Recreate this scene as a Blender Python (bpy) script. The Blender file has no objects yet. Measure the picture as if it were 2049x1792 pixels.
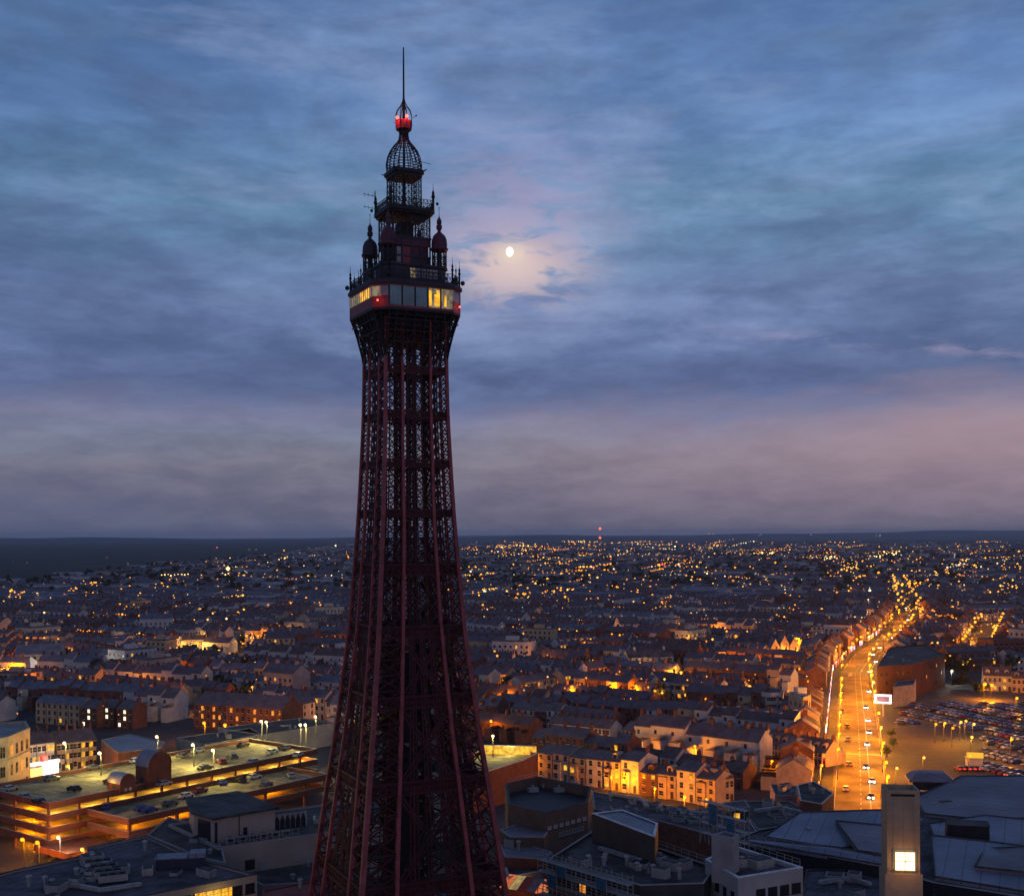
import bpy, math, random
from mathutils import Vector, Matrix
R = random.Random(11)
scene = bpy.context.scene
C = scene.collection
rad = math.radians

# ------------------------------------------------------------------ camera
F = 1180.0; CAMZ = 76.0; HX, HY = 512.0, 534.0; ROLL = rad(0.25)
cd = bpy.data.cameras.new("camera"); cam = bpy.data.objects.new("camera", cd); C.objects.link(cam)
cam.location = (0, 0, CAMZ)
cam.rotation_mode = 'QUATERNION'
cam.rotation_quaternion = (Matrix.Rotation(rad(90), 3, 'X') @ Matrix.Rotation(-ROLL, 3, 'Z')).to_quaternion()
cd.sensor_width = 36.0; cd.lens = 36.0 * F / 1024.0
cd.shift_y = (HY - 447.5) / 1024.0
cd.clip_start = 1.0; cd.clip_end = 200000.0
scene.camera = cam
_c, _s = math.cos(ROLL), math.sin(ROLL)
def unroll(x, y):
    u, v = x - HX, y - HY
    return u * _c - v * _s, v * _c + u * _s
def P(x, y, z=0.0):
    """the place at height z that is seen at photo pixel x, y"""
    u, v = unroll(x, y)
    Y = (CAMZ - z) * F / v
    return Vector((u * Y / F, Y, z))
def PD(x, y, Y):
    u, v = unroll(x, y)
    return Vector((u * Y / F, Y, CAMZ - v * Y / F))

# ------------------------------------------------------------------ render settings
scene.view_settings.view_transform = 'Standard'
scene.view_settings.look = 'None'
scene.view_settings.exposure = 0.0
scene.view_settings.gamma = 1.0
scene.render.engine = 'CYCLES'
cy = scene.cycles
cy.use_light_tree = True
cy.max_bounces = 4; cy.diffuse_bounces = 2; cy.glossy_bounces = 2; cy.transmission_bounces = 2; cy.volume_bounces = 0
cy.caustics_reflective = False; cy.caustics_refractive = False
cy.sample_clamp_indirect = 4.0
cy.use_adaptive_sampling = False
cy.use_denoising = True
try: cy.denoiser = 'OPENIMAGEDENOISE'; cy.denoising_input_passes = 'RGB_ALBEDO_NORMAL'; cy.denoising_prefilter = 'ACCURATE'
except Exception: pass

# ------------------------------------------------------------------ sky
def srgb(r, g, b):
    f = lambda c: (c / 255.0) / 12.92 if c <= 10 else (((c / 255.0) + 0.055) / 1.055) ** 2.4
    return (f(r), f(g), f(b), 1.0)

world = bpy.data.worlds.new("World"); scene.world = world; world.use_nodes = True
wt = world.node_tree; wt.nodes.clear()
def wn(t, **kw):
    n = wt.nodes.new(t)
    for k, v in kw.items(): setattr(n, k, v)
    return n
def wl(a, b): wt.links.new(a, b)
def wmath(op, a, b=None, clamp=False):
    n = wn('ShaderNodeMath', operation=op); n.use_clamp = clamp
    for i, q in enumerate((a, b)):
        if q is None: continue
        if isinstance(q, (int, float)): n.inputs[i].default_value = q
        else: wl(q, n.inputs[i])
    return n.outputs[0]
def wmix(kind, fac, a, b):
    n = wn('ShaderNodeMix', data_type='RGBA', blend_type=kind)
    for i, q in ((0, fac), (6, a), (7, b)):
        if isinstance(q, (int, float)): n.inputs[i].default_value = q
        elif isinstance(q, tuple): n.inputs[i].default_value = q
        else: wl(q, n.inputs[i])
    return n.outputs[2]
def wramp(fac, stops, interp='LINEAR'):
    n = wn('ShaderNodeValToRGB'); n.color_ramp.interpolation = interp
    el = n.color_ramp.elements
    while len(el) < len(stops): el.new(0.5)
    for e, (p, col) in zip(el, stops): e.position = p; e.color = col
    wl(fac, n.inputs[0]); return n.outputs[0]
def wnoise(vec, scale, detail=6.0, rough=0.55, dist=0.0):
    n = wn('ShaderNodeTexNoise'); n.inputs['Scale'].default_value = scale
    n.inputs['Detail'].default_value = detail; n.inputs['Roughness'].default_value = rough
    n.inputs['Distortion'].default_value = dist
    wl(vec, n.inputs['Vector']); return n.outputs[0]

tc = wn('ShaderNodeTexCoord')
sep = wn('ShaderNodeSeparateXYZ'); wl(tc.outputs['Generated'], sep.inputs[0])
dx, dy, dz = sep.outputs
zz = wmath('MAXIMUM', dz, 0.0)
den = wmath('ADD', zz, 0.10)
comb = wn('ShaderNodeCombineXYZ')
wl(wmath('DIVIDE', dx, den), comb.inputs[0]); wl(wmath('DIVIDE', dy, den), comb.inputs[1]); comb.inputs[2].default_value = 3.7
cp = comb.outputs[0]                                           # a flat cloud layer seen in perspective
cst = wn('ShaderNodeCombineXYZ')                               # the same sky, stretched sideways, for the streaks
wl(wmath('MULTIPLY', dx, 2.6), cst.inputs[0]); wl(wmath('MULTIPLY', dz, 8.5), cst.inputs[1]); wl(dy, cst.inputs[2])
n_big = wnoise(cp, 0.75, 6.0, 0.6, 0.3)
n_mid = wnoise(cst.outputs[0], 1.55, 8.0, 0.6, 0.25)
n_fine = wnoise(cst.outputs[0], 6.5, 7.0, 0.62, 0.15)
zw = wmath('ADD', zz, wmath('ADD', wmath('MULTIPLY', wmath('SUBTRACT', n_mid, 0.5), 0.07), wmath('MULTIPLY', wmath('SUBTRACT', n_fine, 0.5), 0.022)))
base = wramp(zw, [
    (0.000, srgb(94, 95, 116)), (0.030, srgb(104, 102, 122)), (0.060, srgb(117, 116, 131)), (0.085, srgb(113, 121, 144)),
    (0.096, srgb(116, 120, 148)), (0.121, srgb(84, 100, 140)), (0.150, srgb(90, 110, 152)),
    (0.190, srgb(106, 126, 168)), (0.235, srgb(98, 130, 168)), (0.270, srgb(98, 136, 170)),
    (0.320, srgb(104, 138, 186)), (0.365, srgb(90, 122, 172)), (0.420, srgb(78, 108, 156)), (0.75, srgb(46, 70, 112)),
    (1.0, srgb(34, 54, 92))])
dark = wmath('MULTIPLY', wramp(n_big, [(0.46, (0, 0, 0, 1)), (0.60, (1, 1, 1, 1))]), 0.62)
zfade = wramp(zz, [(0.09, (0, 0, 0, 1)), (0.16, (1, 1, 1, 1))])
dark = wmath('MULTIPLY', dark, zfade)
sky = wmix('MULTIPLY', dark, base, srgb(198, 208, 212))
puff = wmath('MULTIPLY', wramp(wnoise(cp, 1.7, 7.0, 0.62, 0.2), [(0.50, (0, 0, 0, 1)), (0.66, (1, 1, 1, 1))]), wmath('MULTIPLY', wramp(zz, [(0.15, (0, 0, 0, 1)), (0.26, (1, 1, 1, 1))]), 0.5))
sky = wmix('MIX', puff, sky, srgb(124, 150, 192))
murk = wmath('MULTIPLY', wramp(wnoise(cp, 2.6, 7.0, 0.62, 0.3), [(0.50, (0, 0, 0, 1)), (0.64, (1, 1, 1, 1))]), wmath('MULTIPLY', wramp(zz, [(0.14, (0, 0, 0, 1)), (0.24, (1, 1, 1, 1))]), 0.42))
sky = wmix('MIX', murk, sky, srgb(78, 106, 138))
light = wmath('MULTIPLY', wramp(n_mid, [(0.52, (0, 0, 0, 1)), (0.64, (1, 1, 1, 1))]), 0.42)
sky = wmix('MIX', wmath('MULTIPLY', light, zfade), sky, srgb(132, 150, 188))
shade = wmath('MULTIPLY', wramp(n_mid, [(0.38, (1, 1, 1, 1)), (0.49, (0, 0, 0, 1))]), 0.4)
sky = wmix('MIX', wmath('MULTIPLY', shade, zfade), sky, srgb(78, 98, 134))
fine = wramp(n_fine, [(0.38, (0.83, 0.85, 0.885, 1)), (0.62, (1.19, 1.165, 1.12, 1))])
sky = wmix('MULTIPLY', 0.75, sky, fine)
# the last pink light low over the land to the right, the blue-grey left
pink_z = wramp(zw, [(0.0, (0.25, 0.25, 0.25, 1)), (0.035, (0.6, 0.6, 0.6, 1)), (0.080, (1, 1, 1, 1)), (0.120, (0, 0, 0, 1))])
pink_x = wramp(wmath('ADD', wmath('MULTIPLY', dx, 1.0), 0.5), [(0.40, (0, 0, 0, 1)), (0.85, (1, 1, 1, 1))])
sky = wmix('MIX', wmath('MULTIPLY', wmath('MULTIPLY', pink_z, pink_x), 0.62), sky, srgb(172, 140, 148))
left_x = wramp(wmath('ADD', dx, 0.5), [(0.08, (1, 1, 1, 1)), (0.42, (0, 0, 0, 1))])
left_z = wramp(zz, [(0.0, (1, 1, 1, 1)), (0.10, (0, 0, 0, 1))])
sky = wmix('MIX', wmath('MULTIPLY', wmath('MULTIPLY', left_x, left_z), 0.55), sky, srgb(80, 92, 124))
left_m = wramp(zz, [(0.12, (0, 0, 0, 1)), (0.20, (1, 1, 1, 1)), (0.34, (1, 1, 1, 1)), (0.40, (0.3, 0.3, 0.3, 1))])
sky = wmix('MULTIPLY', wmath('MULTIPLY', wmath('MULTIPLY', left_x, left_m), 0.75), sky, srgb(205, 212, 224))
# a streak of still lit high cloud low on the right
stx = wmath('SUBTRACT', dx, 0.335); stz = wmath('ADD', wmath('SUBTRACT', dz, 0.143), wmath('MULTIPLY', stx, 0.155))
stz = wmath('ADD', stz, wmath('MULTIPLY', wmath('SUBTRACT', n_mid, 0.5), 0.03))
streak = wmath('MULTIPLY', wmath('EXPONENT', wmath('MULTIPLY', wmath('POWER', wmath('DIVIDE', stx, 0.13), 2.0), -1.0)),
               wmath('EXPONENT', wmath('MULTIPLY', wmath('POWER', wmath('DIVIDE', wmath('ABSOLUTE', stz), 0.005), 2.0), -1.0)))
sky = wmix('MIX', wmath('MULTIPLY', wmath('MULTIPLY', streak, wramp(n_fine, [(0.42, (0, 0, 0, 1)), (0.62, (1, 1, 1, 1))])), 0.45), sky, srgb(176, 158, 184))
# thin cloud lit by the moon behind it
MU, MV = unroll(509.7, 251.5)
mdir = Vector((MU, F, -MV)).normalized()
mx = wmath('SUBTRACT', dx, mdir.x + 0.002); mz = wmath('SUBTRACT', dz, mdir.z - 0.004)
r2 = wmath('ADD', wmath('POWER', wmath('ABSOLUTE', wmath('DIVIDE', mx, 0.050)), 2.0), wmath('POWER', wmath('ABSOLUTE', wmath('DIVIDE', wmath('ADD', mz, 0.006), 0.026)), 2.0))
halo = wmath('EXPONENT', wmath('MULTIPLY', r2, -1.0))
patch = wramp(wnoise(cst.outputs[0], 9.0, 4.0, 0.55, 0.6), [(0.40, (0, 0, 0, 1)), (0.54, (1, 1, 1, 1))])
halo = wmath('MULTIPLY', halo, wmath('ADD', wmath('MULTIPLY', patch, 0.9), 0.10))
sky = wmix('MIX', halo, sky, srgb(222, 196, 184))
mz2 = wmath('SUBTRACT', dz, mdir.z + 0.030)
r3 = wmath('ADD', wmath('POWER', wmath('ABSOLUTE', wmath('DIVIDE', mx, 0.075)), 2.0), wmath('POWER', wmath('ABSOLUTE', wmath('DIVIDE', mz2, 0.055)), 2.0))
halo2 = wmath('MULTIPLY', wmath('MULTIPLY', wmath('EXPONENT', wmath('MULTIPLY', r3, -1.0)), wmath('ADD', wmath('MULTIPLY', patch, 0.6), 0.4)), 0.55)
sky = wmix('MIX', halo2, sky, srgb(162, 146, 180))
core = wmath('EXPONENT', wmath('MULTIPLY', wmath('ADD', wmath('POWER', wmath('ABSOLUTE', wmath('DIVIDE', mx, 0.014)), 2.0), wmath('POWER', wmath('ABSOLUTE', wmath('DIVIDE', wmath('SUBTRACT', mz, 0.003), 0.009)), 2.0)), -1.0))
sky = wmix('MIX', wmath('MULTIPLY', core, 0.7), sky, srgb(226, 208, 186))
# the brighter western sky behind the camera
west = wmath('MULTIPLY', wramp(wmath('MULTIPLY', dy, -1.0), [(0.0, (0, 0, 0, 1)), (0.9, (1, 1, 1, 1))]),
             wramp(dz, [(0.0, (1, 1, 1, 1)), (0.5, (0, 0, 0, 1))]))
sky = wmix('MIX', wmath('MULTIPLY', west, 0.8), sky, srgb(150, 128, 150))
nis = wn('ShaderNodeTexSky', sky_type='NISHITA'); nis.sun_disc = False
SUN_EL, SUN_ROT = rad(-2.0), rad(180.0)
nis.sun_elevation = max(SUN_EL, rad(-4)); nis.sun_rotation = SUN_ROT
bg1 = wn('ShaderNodeBackground'); wl(nis.outputs[0], bg1.inputs[0]); bg1.inputs[1].default_value = 0.05
bg2 = wn('ShaderNodeBackground'); wl(sky, bg2.inputs[0]); bg2.inputs[1].default_value = 1.12
addb = wn('ShaderNodeAddShader'); wl(bg1.outputs[0], addb.inputs[0]); wl(bg2.outputs[0], addb.inputs[1])
wo = wn('ShaderNodeOutputWorld'); wl(addb.outputs[0], wo.inputs[0])

# the last of the set sun: a faint, very soft light from the sea behind the camera
sd = bpy.data.lights.new("afterglow_sun", 'SUN'); so = bpy.data.objects.new("afterglow_sun", sd); C.objects.link(so)
sd.energy = 0.10; sd.angle = rad(25); sd.color = (1.0, 0.78, 0.80)
so.rotation_euler = (rad(80), 0, rad(8))

# ------------------------------------------------------------------ materials
MATS = {}
def mat(name, col, rough=0.8, var=0.25, scale=0.6, metal=0.0, spec=0.3, col2=None, stretch=None, world_pos=False, seams=None):
    if name in MATS: return MATS[name]
    m = bpy.data.materials.new(name); m.use_nodes = True; t = m.node_tree
    b = t.nodes['Principled BSDF']
    b.inputs['Roughness'].default_value = rough; b.inputs['Metallic'].default_value = metal
    b.inputs['Specular IOR Level'].default_value = spec
    nz = t.nodes.new('ShaderNodeTexNoise'); nz.inputs['Scale'].default_value = scale
    nz.inputs['Detail'].default_value = 5.0; nz.inputs['Roughness'].default_value = 0.6
    if world_pos:
        g = t.nodes.new('ShaderNodeNewGeometry'); src = g.outputs['Position']
    else:
        g = t.nodes.new('ShaderNodeTexCoord'); src = g.outputs['Object']
    if stretch:
        mp = t.nodes.new('ShaderNodeMapping'); mp.inputs['Scale'].default_value = stretch
        t.links.new(src, mp.inputs[0]); src = mp.outputs[0]
    t.links.new(src, nz.inputs['Vector'])
    rp = t.nodes.new('ShaderNodeValToRGB')
    c2 = col2 or tuple(min(1, c * (1 + var)) for c in col)
    c1 = tuple(c * (1 - var) for c in col) if not col2 else col
    rp.color_ramp.elements[0].position = 0.34; rp.color_ramp.elements[0].color = (*c1, 1)
    rp.color_ramp.elements[1].position = 0.66; rp.color_ramp.elements[1].color = (*c2, 1)
    t.links.new(nz.outputs[0], rp.inputs[0]); t.links.new(rp.outputs[0], b.inputs['Base Color'])
    if seams:
        ang, dist, dk = seams; mp2 = t.nodes.new('ShaderNodeMapping'); mp2.inputs['Rotation'].default_value = (0, 0, ang)
        t.links.new(g.outputs['Position' if world_pos else 'Object'], mp2.inputs[0]); sx_ = t.nodes.new('ShaderNodeSeparateXYZ'); t.links.new(mp2.outputs[0], sx_.inputs[0])
        m1 = t.nodes.new('ShaderNodeMath'); m1.operation = 'PINGPONG'; m1.inputs[1].default_value = dist; t.links.new(sx_.outputs[0], m1.inputs[0])
        m2 = t.nodes.new('ShaderNodeMath'); m2.operation = 'GREATER_THAN'; m2.inputs[1].default_value = .10; t.links.new(m1.outputs[0], m2.inputs[0])
        mx_ = t.nodes.new('ShaderNodeMix'); mx_.data_type = 'RGBA'; mx_.inputs[6].default_value = tuple(c * dk for c in col) + (1,)
        t.links.new(m2.outputs[0], mx_.inputs[0]); t.links.new(rp.outputs[0], mx_.inputs[7]); t.links.new(mx_.outputs[2], b.inputs['Base Color'])
    MATS[name] = m; return m
def emit(name, col, strength, var=0.0, scale=1.0):
    if name in MATS: return MATS[name]
    m = bpy.data.materials.new(name); m.use_nodes = True; t = m.node_tree
    b = t.nodes['Principled BSDF']; b.inputs['Base Color'].default_value = (0.05, 0.05, 0.05, 1)
    b.inputs['Emission Color'].default_value = (*col, 1); b.inputs['Emission Strength'].default_value = strength
    if var:
        nz = t.nodes.new('ShaderNodeTexNoise'); nz.inputs['Scale'].default_value = scale
        tcx = t.nodes.new('ShaderNodeTexCoord'); t.links.new(tcx.outputs['Object'], nz.inputs['Vector'])
        mr = t.nodes.new('ShaderNodeMapRange'); mr.inputs[1].default_value = 0.35; mr.inputs[2].default_value = 0.65
        mr.inputs[3].default_value = strength * (1 - var); mr.inputs[4].default_value = strength * (1 + var)
        t.links.new(nz.outputs[0], mr.inputs[0]); t.links.new(mr.outputs[0], b.inputs['Emission Strength'])
    MATS[name] = m
    try: m.cycles.emission_sampling = 'NONE' if strength < 30 else 'AUTO'
    except Exception: pass
    return m

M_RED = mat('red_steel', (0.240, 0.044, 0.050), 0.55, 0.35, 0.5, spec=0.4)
M_REDD = mat('shaded_red_steel', (0.052, 0.007, 0.010), 0.6, 0.35, 0.5)  # the red steel darkened, shade inside the lattice put into its colour
M_BLK = mat('black_iron', (0.016, 0.014, 0.020), 0.6, 0.3, 0.8)
M_PURP = mat('plum_panel', (0.075, 0.025, 0.045), 0.6, 0.3, 0.4)
M_NAVY = mat('navy_panel', (0.030, 0.025, 0.045), 0.6, 0.3, 0.4)
M_FASC = mat('maroon_fascia', (0.20, 0.035, 0.045), 0.5, 0.25, 0.5)
M_GLASS = mat('teal_glass', (0.10, 0.20, 0.21), 0.15, 0.35, 0.35, spec=0.8)
M_GLASSD = mat('dark_window_glass', (0.018, 0.018, 0.024), 0.25, 0.3, 0.5, spec=0.6)
M_GLASSG = mat('grey_window_glass', (0.22, 0.22, 0.24), 0.25, 0.3, 0.5, spec=0.6)
M_TRIM = mat('pale_paint', (0.48, 0.45, 0.42), 0.7, 0.15, 0.7)
M_LITY = emit('lit_yellow_window', (1.0, 0.47, 0.025), 1.0, 0.5, 0.9)
M_LITP = emit('lit_cream_window', (0.80, 0.62, 0.34), 0.22, 0.5, 1.3)
M_LITO = emit('lit_orange_window', (1.0, 0.33, 0.03), 0.95, 0.4, 1.0)
M_LITW = emit('lit_white_window', (1.0, 0.86, 0.62), 1.6, 0.3, 1.0)
M_BEAC = emit('red_beacon', (1.0, 0.10, 0.04), 4.0)
M_SLATE = mat('slate_roof', (0.090, 0.072, 0.092), 0.6, 0.35, 0.35, spec=0.4, world_pos=True)
M_SLATE2 = mat('brown_tile_roof', (0.090, 0.060, 0.064), 0.7, 0.35, 0.35, world_pos=True)
M_SLATE3 = mat('grey_blue_slate_roof', (0.110, 0.112, 0.150), 0.55, 0.35, 0.3, spec=0.4, world_pos=True)
M_BRICK = mat('red_brick', (0.135, 0.056, 0.042), 0.85, 0.3, 0.5)
M_CREAM = mat('cream_render', (0.50, 0.43, 0.34), 0.85, 0.18, 0.4)
M_PALE = mat('pale_grey_render', (0.44, 0.42, 0.43), 0.85, 0.18, 0.4)
M_OCHRE = mat('ochre_render', (0.44, 0.31, 0.20), 0.85, 0.2, 0.4)
M_STONE = mat('weathered_stone', (0.38, 0.32, 0.25), 0.85, 0.22, 0.3)
M_BEIGE = mat('beige_cladding', (0.34, 0.27, 0.23), 0.8, 0.15, 0.15)
M_GREYC = mat('grey_concrete', (0.27, 0.26, 0.26), 0.85, 0.2, 0.25)
M_FELT = mat('dark_roof_felt', (0.085, 0.066, 0.080), 0.8, 0.7, 0.20, world_pos=True, seams=(rad(30), 1.1, .55))
M_FELT2 = mat('charcoal_roof_felt', (0.066, 0.055, 0.054), 0.8, 0.7, 0.17, world_pos=True, seams=(rad(-35), 1.3, .55))
M_METAL = mat('blue_grey_metal_roof', (0.175, 0.180, 0.235), 0.5, 0.3, 0.08, metal=0.0, spec=0.4, world_pos=True, seams=(rad(24), 1.6, .5))
M_METAL2 = mat('mauve_grey_metal_roof', (0.175, 0.145, 0.175), 0.55, 0.3, 0.08, spec=0.4, world_pos=True, seams=(rad(-62), 1.6, .5))
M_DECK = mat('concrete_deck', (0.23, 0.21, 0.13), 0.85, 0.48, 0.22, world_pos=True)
M_STREET = mat('sodium_tinted_asphalt', (0.155, 0.110, 0.045), 0.85, 0.45, 0.10, world_pos=True, spec=0.2)  # warm, low-blue tone holds part of the orange lamplight
M_ASPH = mat('asphalt', (0.075, 0.068, 0.062), 0.8, 0.35, 0.18, world_pos=True)
M_PAVE = mat('paving', (0.050, 0.042, 0.035), 0.85, 0.25, 0.3, world_pos=True)
M_MARK = mat('road_paint', (0.55, 0.52, 0.45), 0.8, 0.15, 1.0, world_pos=True)
M_LEAF = mat('dark_foliage', (0.035, 0.05, 0.025), 0.8, 0.5, 0.8)
M_BARK = mat('bark', (0.06, 0.045, 0.035), 0.9, 0.3, 2.0)
M_STEEL = mat('galvanised_steel', (0.30, 0.30, 0.30), 0.5, 0.2, 1.0, metal=0.3)
M_RUBBER = mat('tyre_rubber', (0.015, 0.015, 0.016), 0.8, 0.2, 3.0)
M_REDROOF = mat('red_tile_roof', (0.22, 0.05, 0.04), 0.75, 0.25, 0.3, world_pos=True)
E_ORANGE = emit('orange_lamp_glow', (1.0, 0.31, 0.012), 2.3)
E_AMBER = emit('amber_lamp_glow', (1.0, 0.45, 0.05), 2.3)
E_WHITE = emit('white_lamp_glow', (1.0, 0.82, 0.46), 2.0)
E_DIMO = emit('dim_orange_glow', (1.0, 0.30, 0.04), 0.9)
E_DIMW = emit('dim_white_glow', (0.9, 0.85, 0.72), 0.5)
E_YEL = emit('deck_lamp_glow', (1.0, 0.80, 0.36), 4.0)
E_TAIL = emit('tail_lamp_glow', (1.0, 0.04, 0.02), 5.0)
E_HEAD = emit('head_lamp_glow', (1.0, 0.93, 0.72), 12.0)
COL_O = (1.0, 0.285, 0.0); COL_A = (1.0, 0.46, 0.06); COL_Y = (1.0, 0.76, 0.22); COL_W = (1.0, 0.88, 0.70)

# ------------------------------------------------------------------ mesh helpers
class MB:
    def __init__(s): s.v = []; s.f = []; s.m = []
    def poly(s, pts, m=0):
        b = len(s.v); s.v.extend([tuple(p) for p in pts]); s.f.append(tuple(range(b, b + len(pts)))); s.m.append(m)
    def box(s, x0, x1, y0, y1, z0, z1, m=0, mt=None):
        b = len(s.v)
        s.v += [(x0, y0, z0), (x1, y0, z0), (x1, y1, z0), (x0, y1, z0), (x0, y0, z1), (x1, y0, z1), (x1, y1, z1), (x0, y1, z1)]
        for q in ((0, 3, 2, 1), (4, 5, 6, 7), (0, 1, 5, 4), (1, 2, 6, 5), (2, 3, 7, 6), (3, 0, 4, 7)):
            s.f.append(tuple(b + i for i in q)); s.m.append(m)
        if mt is not None: s.m[-5] = mt
    def beam(s, a, b_, t, m=0, t2=None):
        a = Vector(a); b_ = Vector(b_); d = b_ - a
        if d.length < 1e-6: return
        d.normalize(); up = Vector((0, 0, 1)) if abs(d.z) < 0.9 else Vector((0, 1, 0))
        x = d.cross(up).normalized(); y = x.cross(d)
        h = t / 2; h2 = (t2 if t2 is not None else t) / 2
        b = len(s.v)
        for p, k in ((a, h), (b_, h2)):
            for sx, sy in ((-1, -1), (1, -1), (1, 1), (-1, 1)): s.v.append(tuple(p + x * (k * sx) + y * (k * sy)))
        for q in ((0, 1, 5, 4), (1, 2, 6, 5), (2, 3, 7, 6), (3, 0, 4, 7), (3, 2, 1, 0), (4, 5, 6, 7)):
            s.f.append(tuple(b + i for i in q)); s.m.append(m)
    def prism(s, pts, z0, z1, m=0, mt=None, bottom=True):
        n = len(pts); b = len(s.v)
        ar = sum(pts[i][0] * pts[(i + 1) % n][1] - pts[(i + 1) % n][0] * pts[i][1] for i in range(n))
        if ar < 0: pts = list(reversed(pts))
        s.v += [(p[0], p[1], z0) for p in pts] + [(p[0], p[1], z1) for p in pts]
        for i in range(n):
            j = (i + 1) % n; s.f.append((b + i, b + j, b + n + j, b + n + i)); s.m.append(m)
        s.f.append(tuple(b + n + i for i in range(n))); s.m.append(m if mt is None else mt)
        if bottom: s.f.append(tuple(b + n - 1 - i for i in range(n))); s.m.append(m)
    def lathe(s, prof, n=16, cx=0, cy=0, m=0, cap=True):
        b = len(s.v)
        for r, z in prof:
            for k in range(n):
                a = 2 * math.pi * k / n; s.v.append((cx + r * math.cos(a), cy + r * math.sin(a), z))
        for i in range(len(prof) - 1):
            for k in range(n):
                j = (k + 1) % n
                s.f.append((b + i * n + k, b + i * n + j, b + (i + 1) * n + j, b + (i + 1) * n + k)); s.m.append(m)
        if cap:
            s.f.append(tuple(b + k for k in reversed(range(n)))); s.m.append(m)
            e = b + (len(prof) - 1) * n; s.f.append(tuple(e + k for k in range(n))); s.m.append(m)
    def ball(s, c, r, m=0, n=8, rings=5, sz=1.0):
        pr = [(max(r * math.sin(math.pi * i / rings), r * 0.02), c[2] - r * sz * math.cos(math.pi * i / rings)) for i in range(rings + 1)]
        s.lathe(pr, n, c[0], c[1], m)
    def lattice(s, a0, a1, b0, b1, t, m=0, horiz=True):
        """one X between the posts a0-a1 (left, bottom to top) and b0-b1 (right)"""
        s.beam(a0, b1, t, m); s.beam(b0, a1, t, m)
        if horiz: s.beam(a0, b0, t, m)
    def add(s, o, M=None):
        b = len(s.v)
        if M is None: s.v += o.v
        else: s.v += [tuple(M @ Vector(p)) for p in o.v]
        s.f += [tuple(b + i for i in q) for q in o.f]; s.m += o.m
    def mesh(s, name, mats):
        me = bpy.data.meshes.new(name); me.from_pydata(s.v, [], s.f)
        for q in mats: me.materials.append(q)
        if len(mats) > 1: me.polygons.foreach_set('material_index', s.m)
        me.update(); return me
    def build(s, name, mats, parent=None, loc=None, rz=0.0):
        o = bpy.data.objects.new(name, s.mesh(name, mats if isinstance(mats, (list, tuple)) else [mats]))
        C.objects.link(o)
        if parent: o.parent = parent
        if loc is not None: o.location = loc
        o.rotation_euler[2] = rz
        return o
def tag(o, label=None, cat=None, group=None, kind=None):
    if label: o['label'] = label
    if cat: o['category'] = cat
    if group: o['group'] = group
    if kind: o['kind'] = kind
    return o
def empty(name, loc=(0, 0, 0), rz=0.0, label=None, cat=None, group=None):
    o = bpy.data.objects.new(name, None); C.objects.link(o); o.location = loc; o.rotation_euler[2] = rz
    o.empty_display_size = 1.0
    return tag(o, label, cat, group)
def link_mesh(name, me, parent=None, loc=None, rz=0.0):
    o = bpy.data.objects.new(name, me); C.objects.link(o)
    if parent: o.parent = parent
    if loc is not None: o.location = loc
    o.rotation_euler[2] = rz
    return o
def point(parent, loc, power, col, r=0.0):
    l = bpy.data.lights.new('lamp_light', 'POINT'); l.energy = power; l.color = col; l.shadow_soft_size = r
    o = bpy.data.objects.new('lamp_light', l); C.objects.link(o); o.location = loc
    if parent: o.parent = parent
    return o
def in_poly(x, y, poly):
    c = False; n = len(poly)
    for i in range(n):
        x0, y0 = poly[i][0], poly[i][1]; x1, y1 = poly[i - 1][0], poly[i - 1][1]
        if (y0 > y) != (y1 > y) and x < (x1 - x0) * (y - y0) / (y1 - y0) + x0: c = not c
    return c
def seg_dist(px, py, a, b):
    vx, vy = b[0] - a[0], b[1] - a[1]; l2 = vx * vx + vy * vy
    t = max(0, min(1, ((px - a[0]) * vx + (py - a[1]) * vy) / l2)) if l2 else 0
    return math.hypot(px - a[0] - t * vx, py - a[1] - t * vy)

# ------------------------------------------------------------------ ground, hills, moon
g = MB()
gr = [0, 150, 300, 500, 800, 1300, 2200, 4000, 8000, 16000, 34000]
xs = [-34000, -16000, -8000, -4000, -2000, -1000, -500, 0, 500, 1000, 2000, 4000, 8000, 16000, 34000]
ysg = [-400] + gr[1:]
for i in range(len(ysg) - 1):
    for j in range(len(xs) - 1):
        g.poly([(xs[j], ysg[i], 0), (xs[j + 1], ysg[i], 0), (xs[j + 1], ysg[i + 1], 0), (xs[j], ysg[i + 1], 0)])
M_GROUND = mat('town_ground', (0.045, 0.043, 0.052), 0.9, 0.5, 0.02, world_pos=True)
tag(g.build('ground', M_GROUND), 'dark ground of the town reaching to the horizon', 'ground', kind='structure')
# the dark fields and parkland left of the town
M_FIELD = mat('dark_fields', (0.018, 0.030, 0.022), 0.95, 0.5, 0.004, world_pos=True)
fl = MB()
fpts = [P(-60, 590, 0), P(40, 580, 0), P(90, 573, 0), P(150, 566, 0), P(215, 560, 0), P(290, 551, 0), P(340, 545, 0), P(340, 539.5, 0), P(100, 538.5, 0), P(-150, 538.5, 0)]
fl.poly([(p.x, p.y, 0.6) for p in fpts])
tag(fl.build('field', M_FIELD), 'unlit dark fields beyond the left edge of the town', 'fields', kind='structure')
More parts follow.
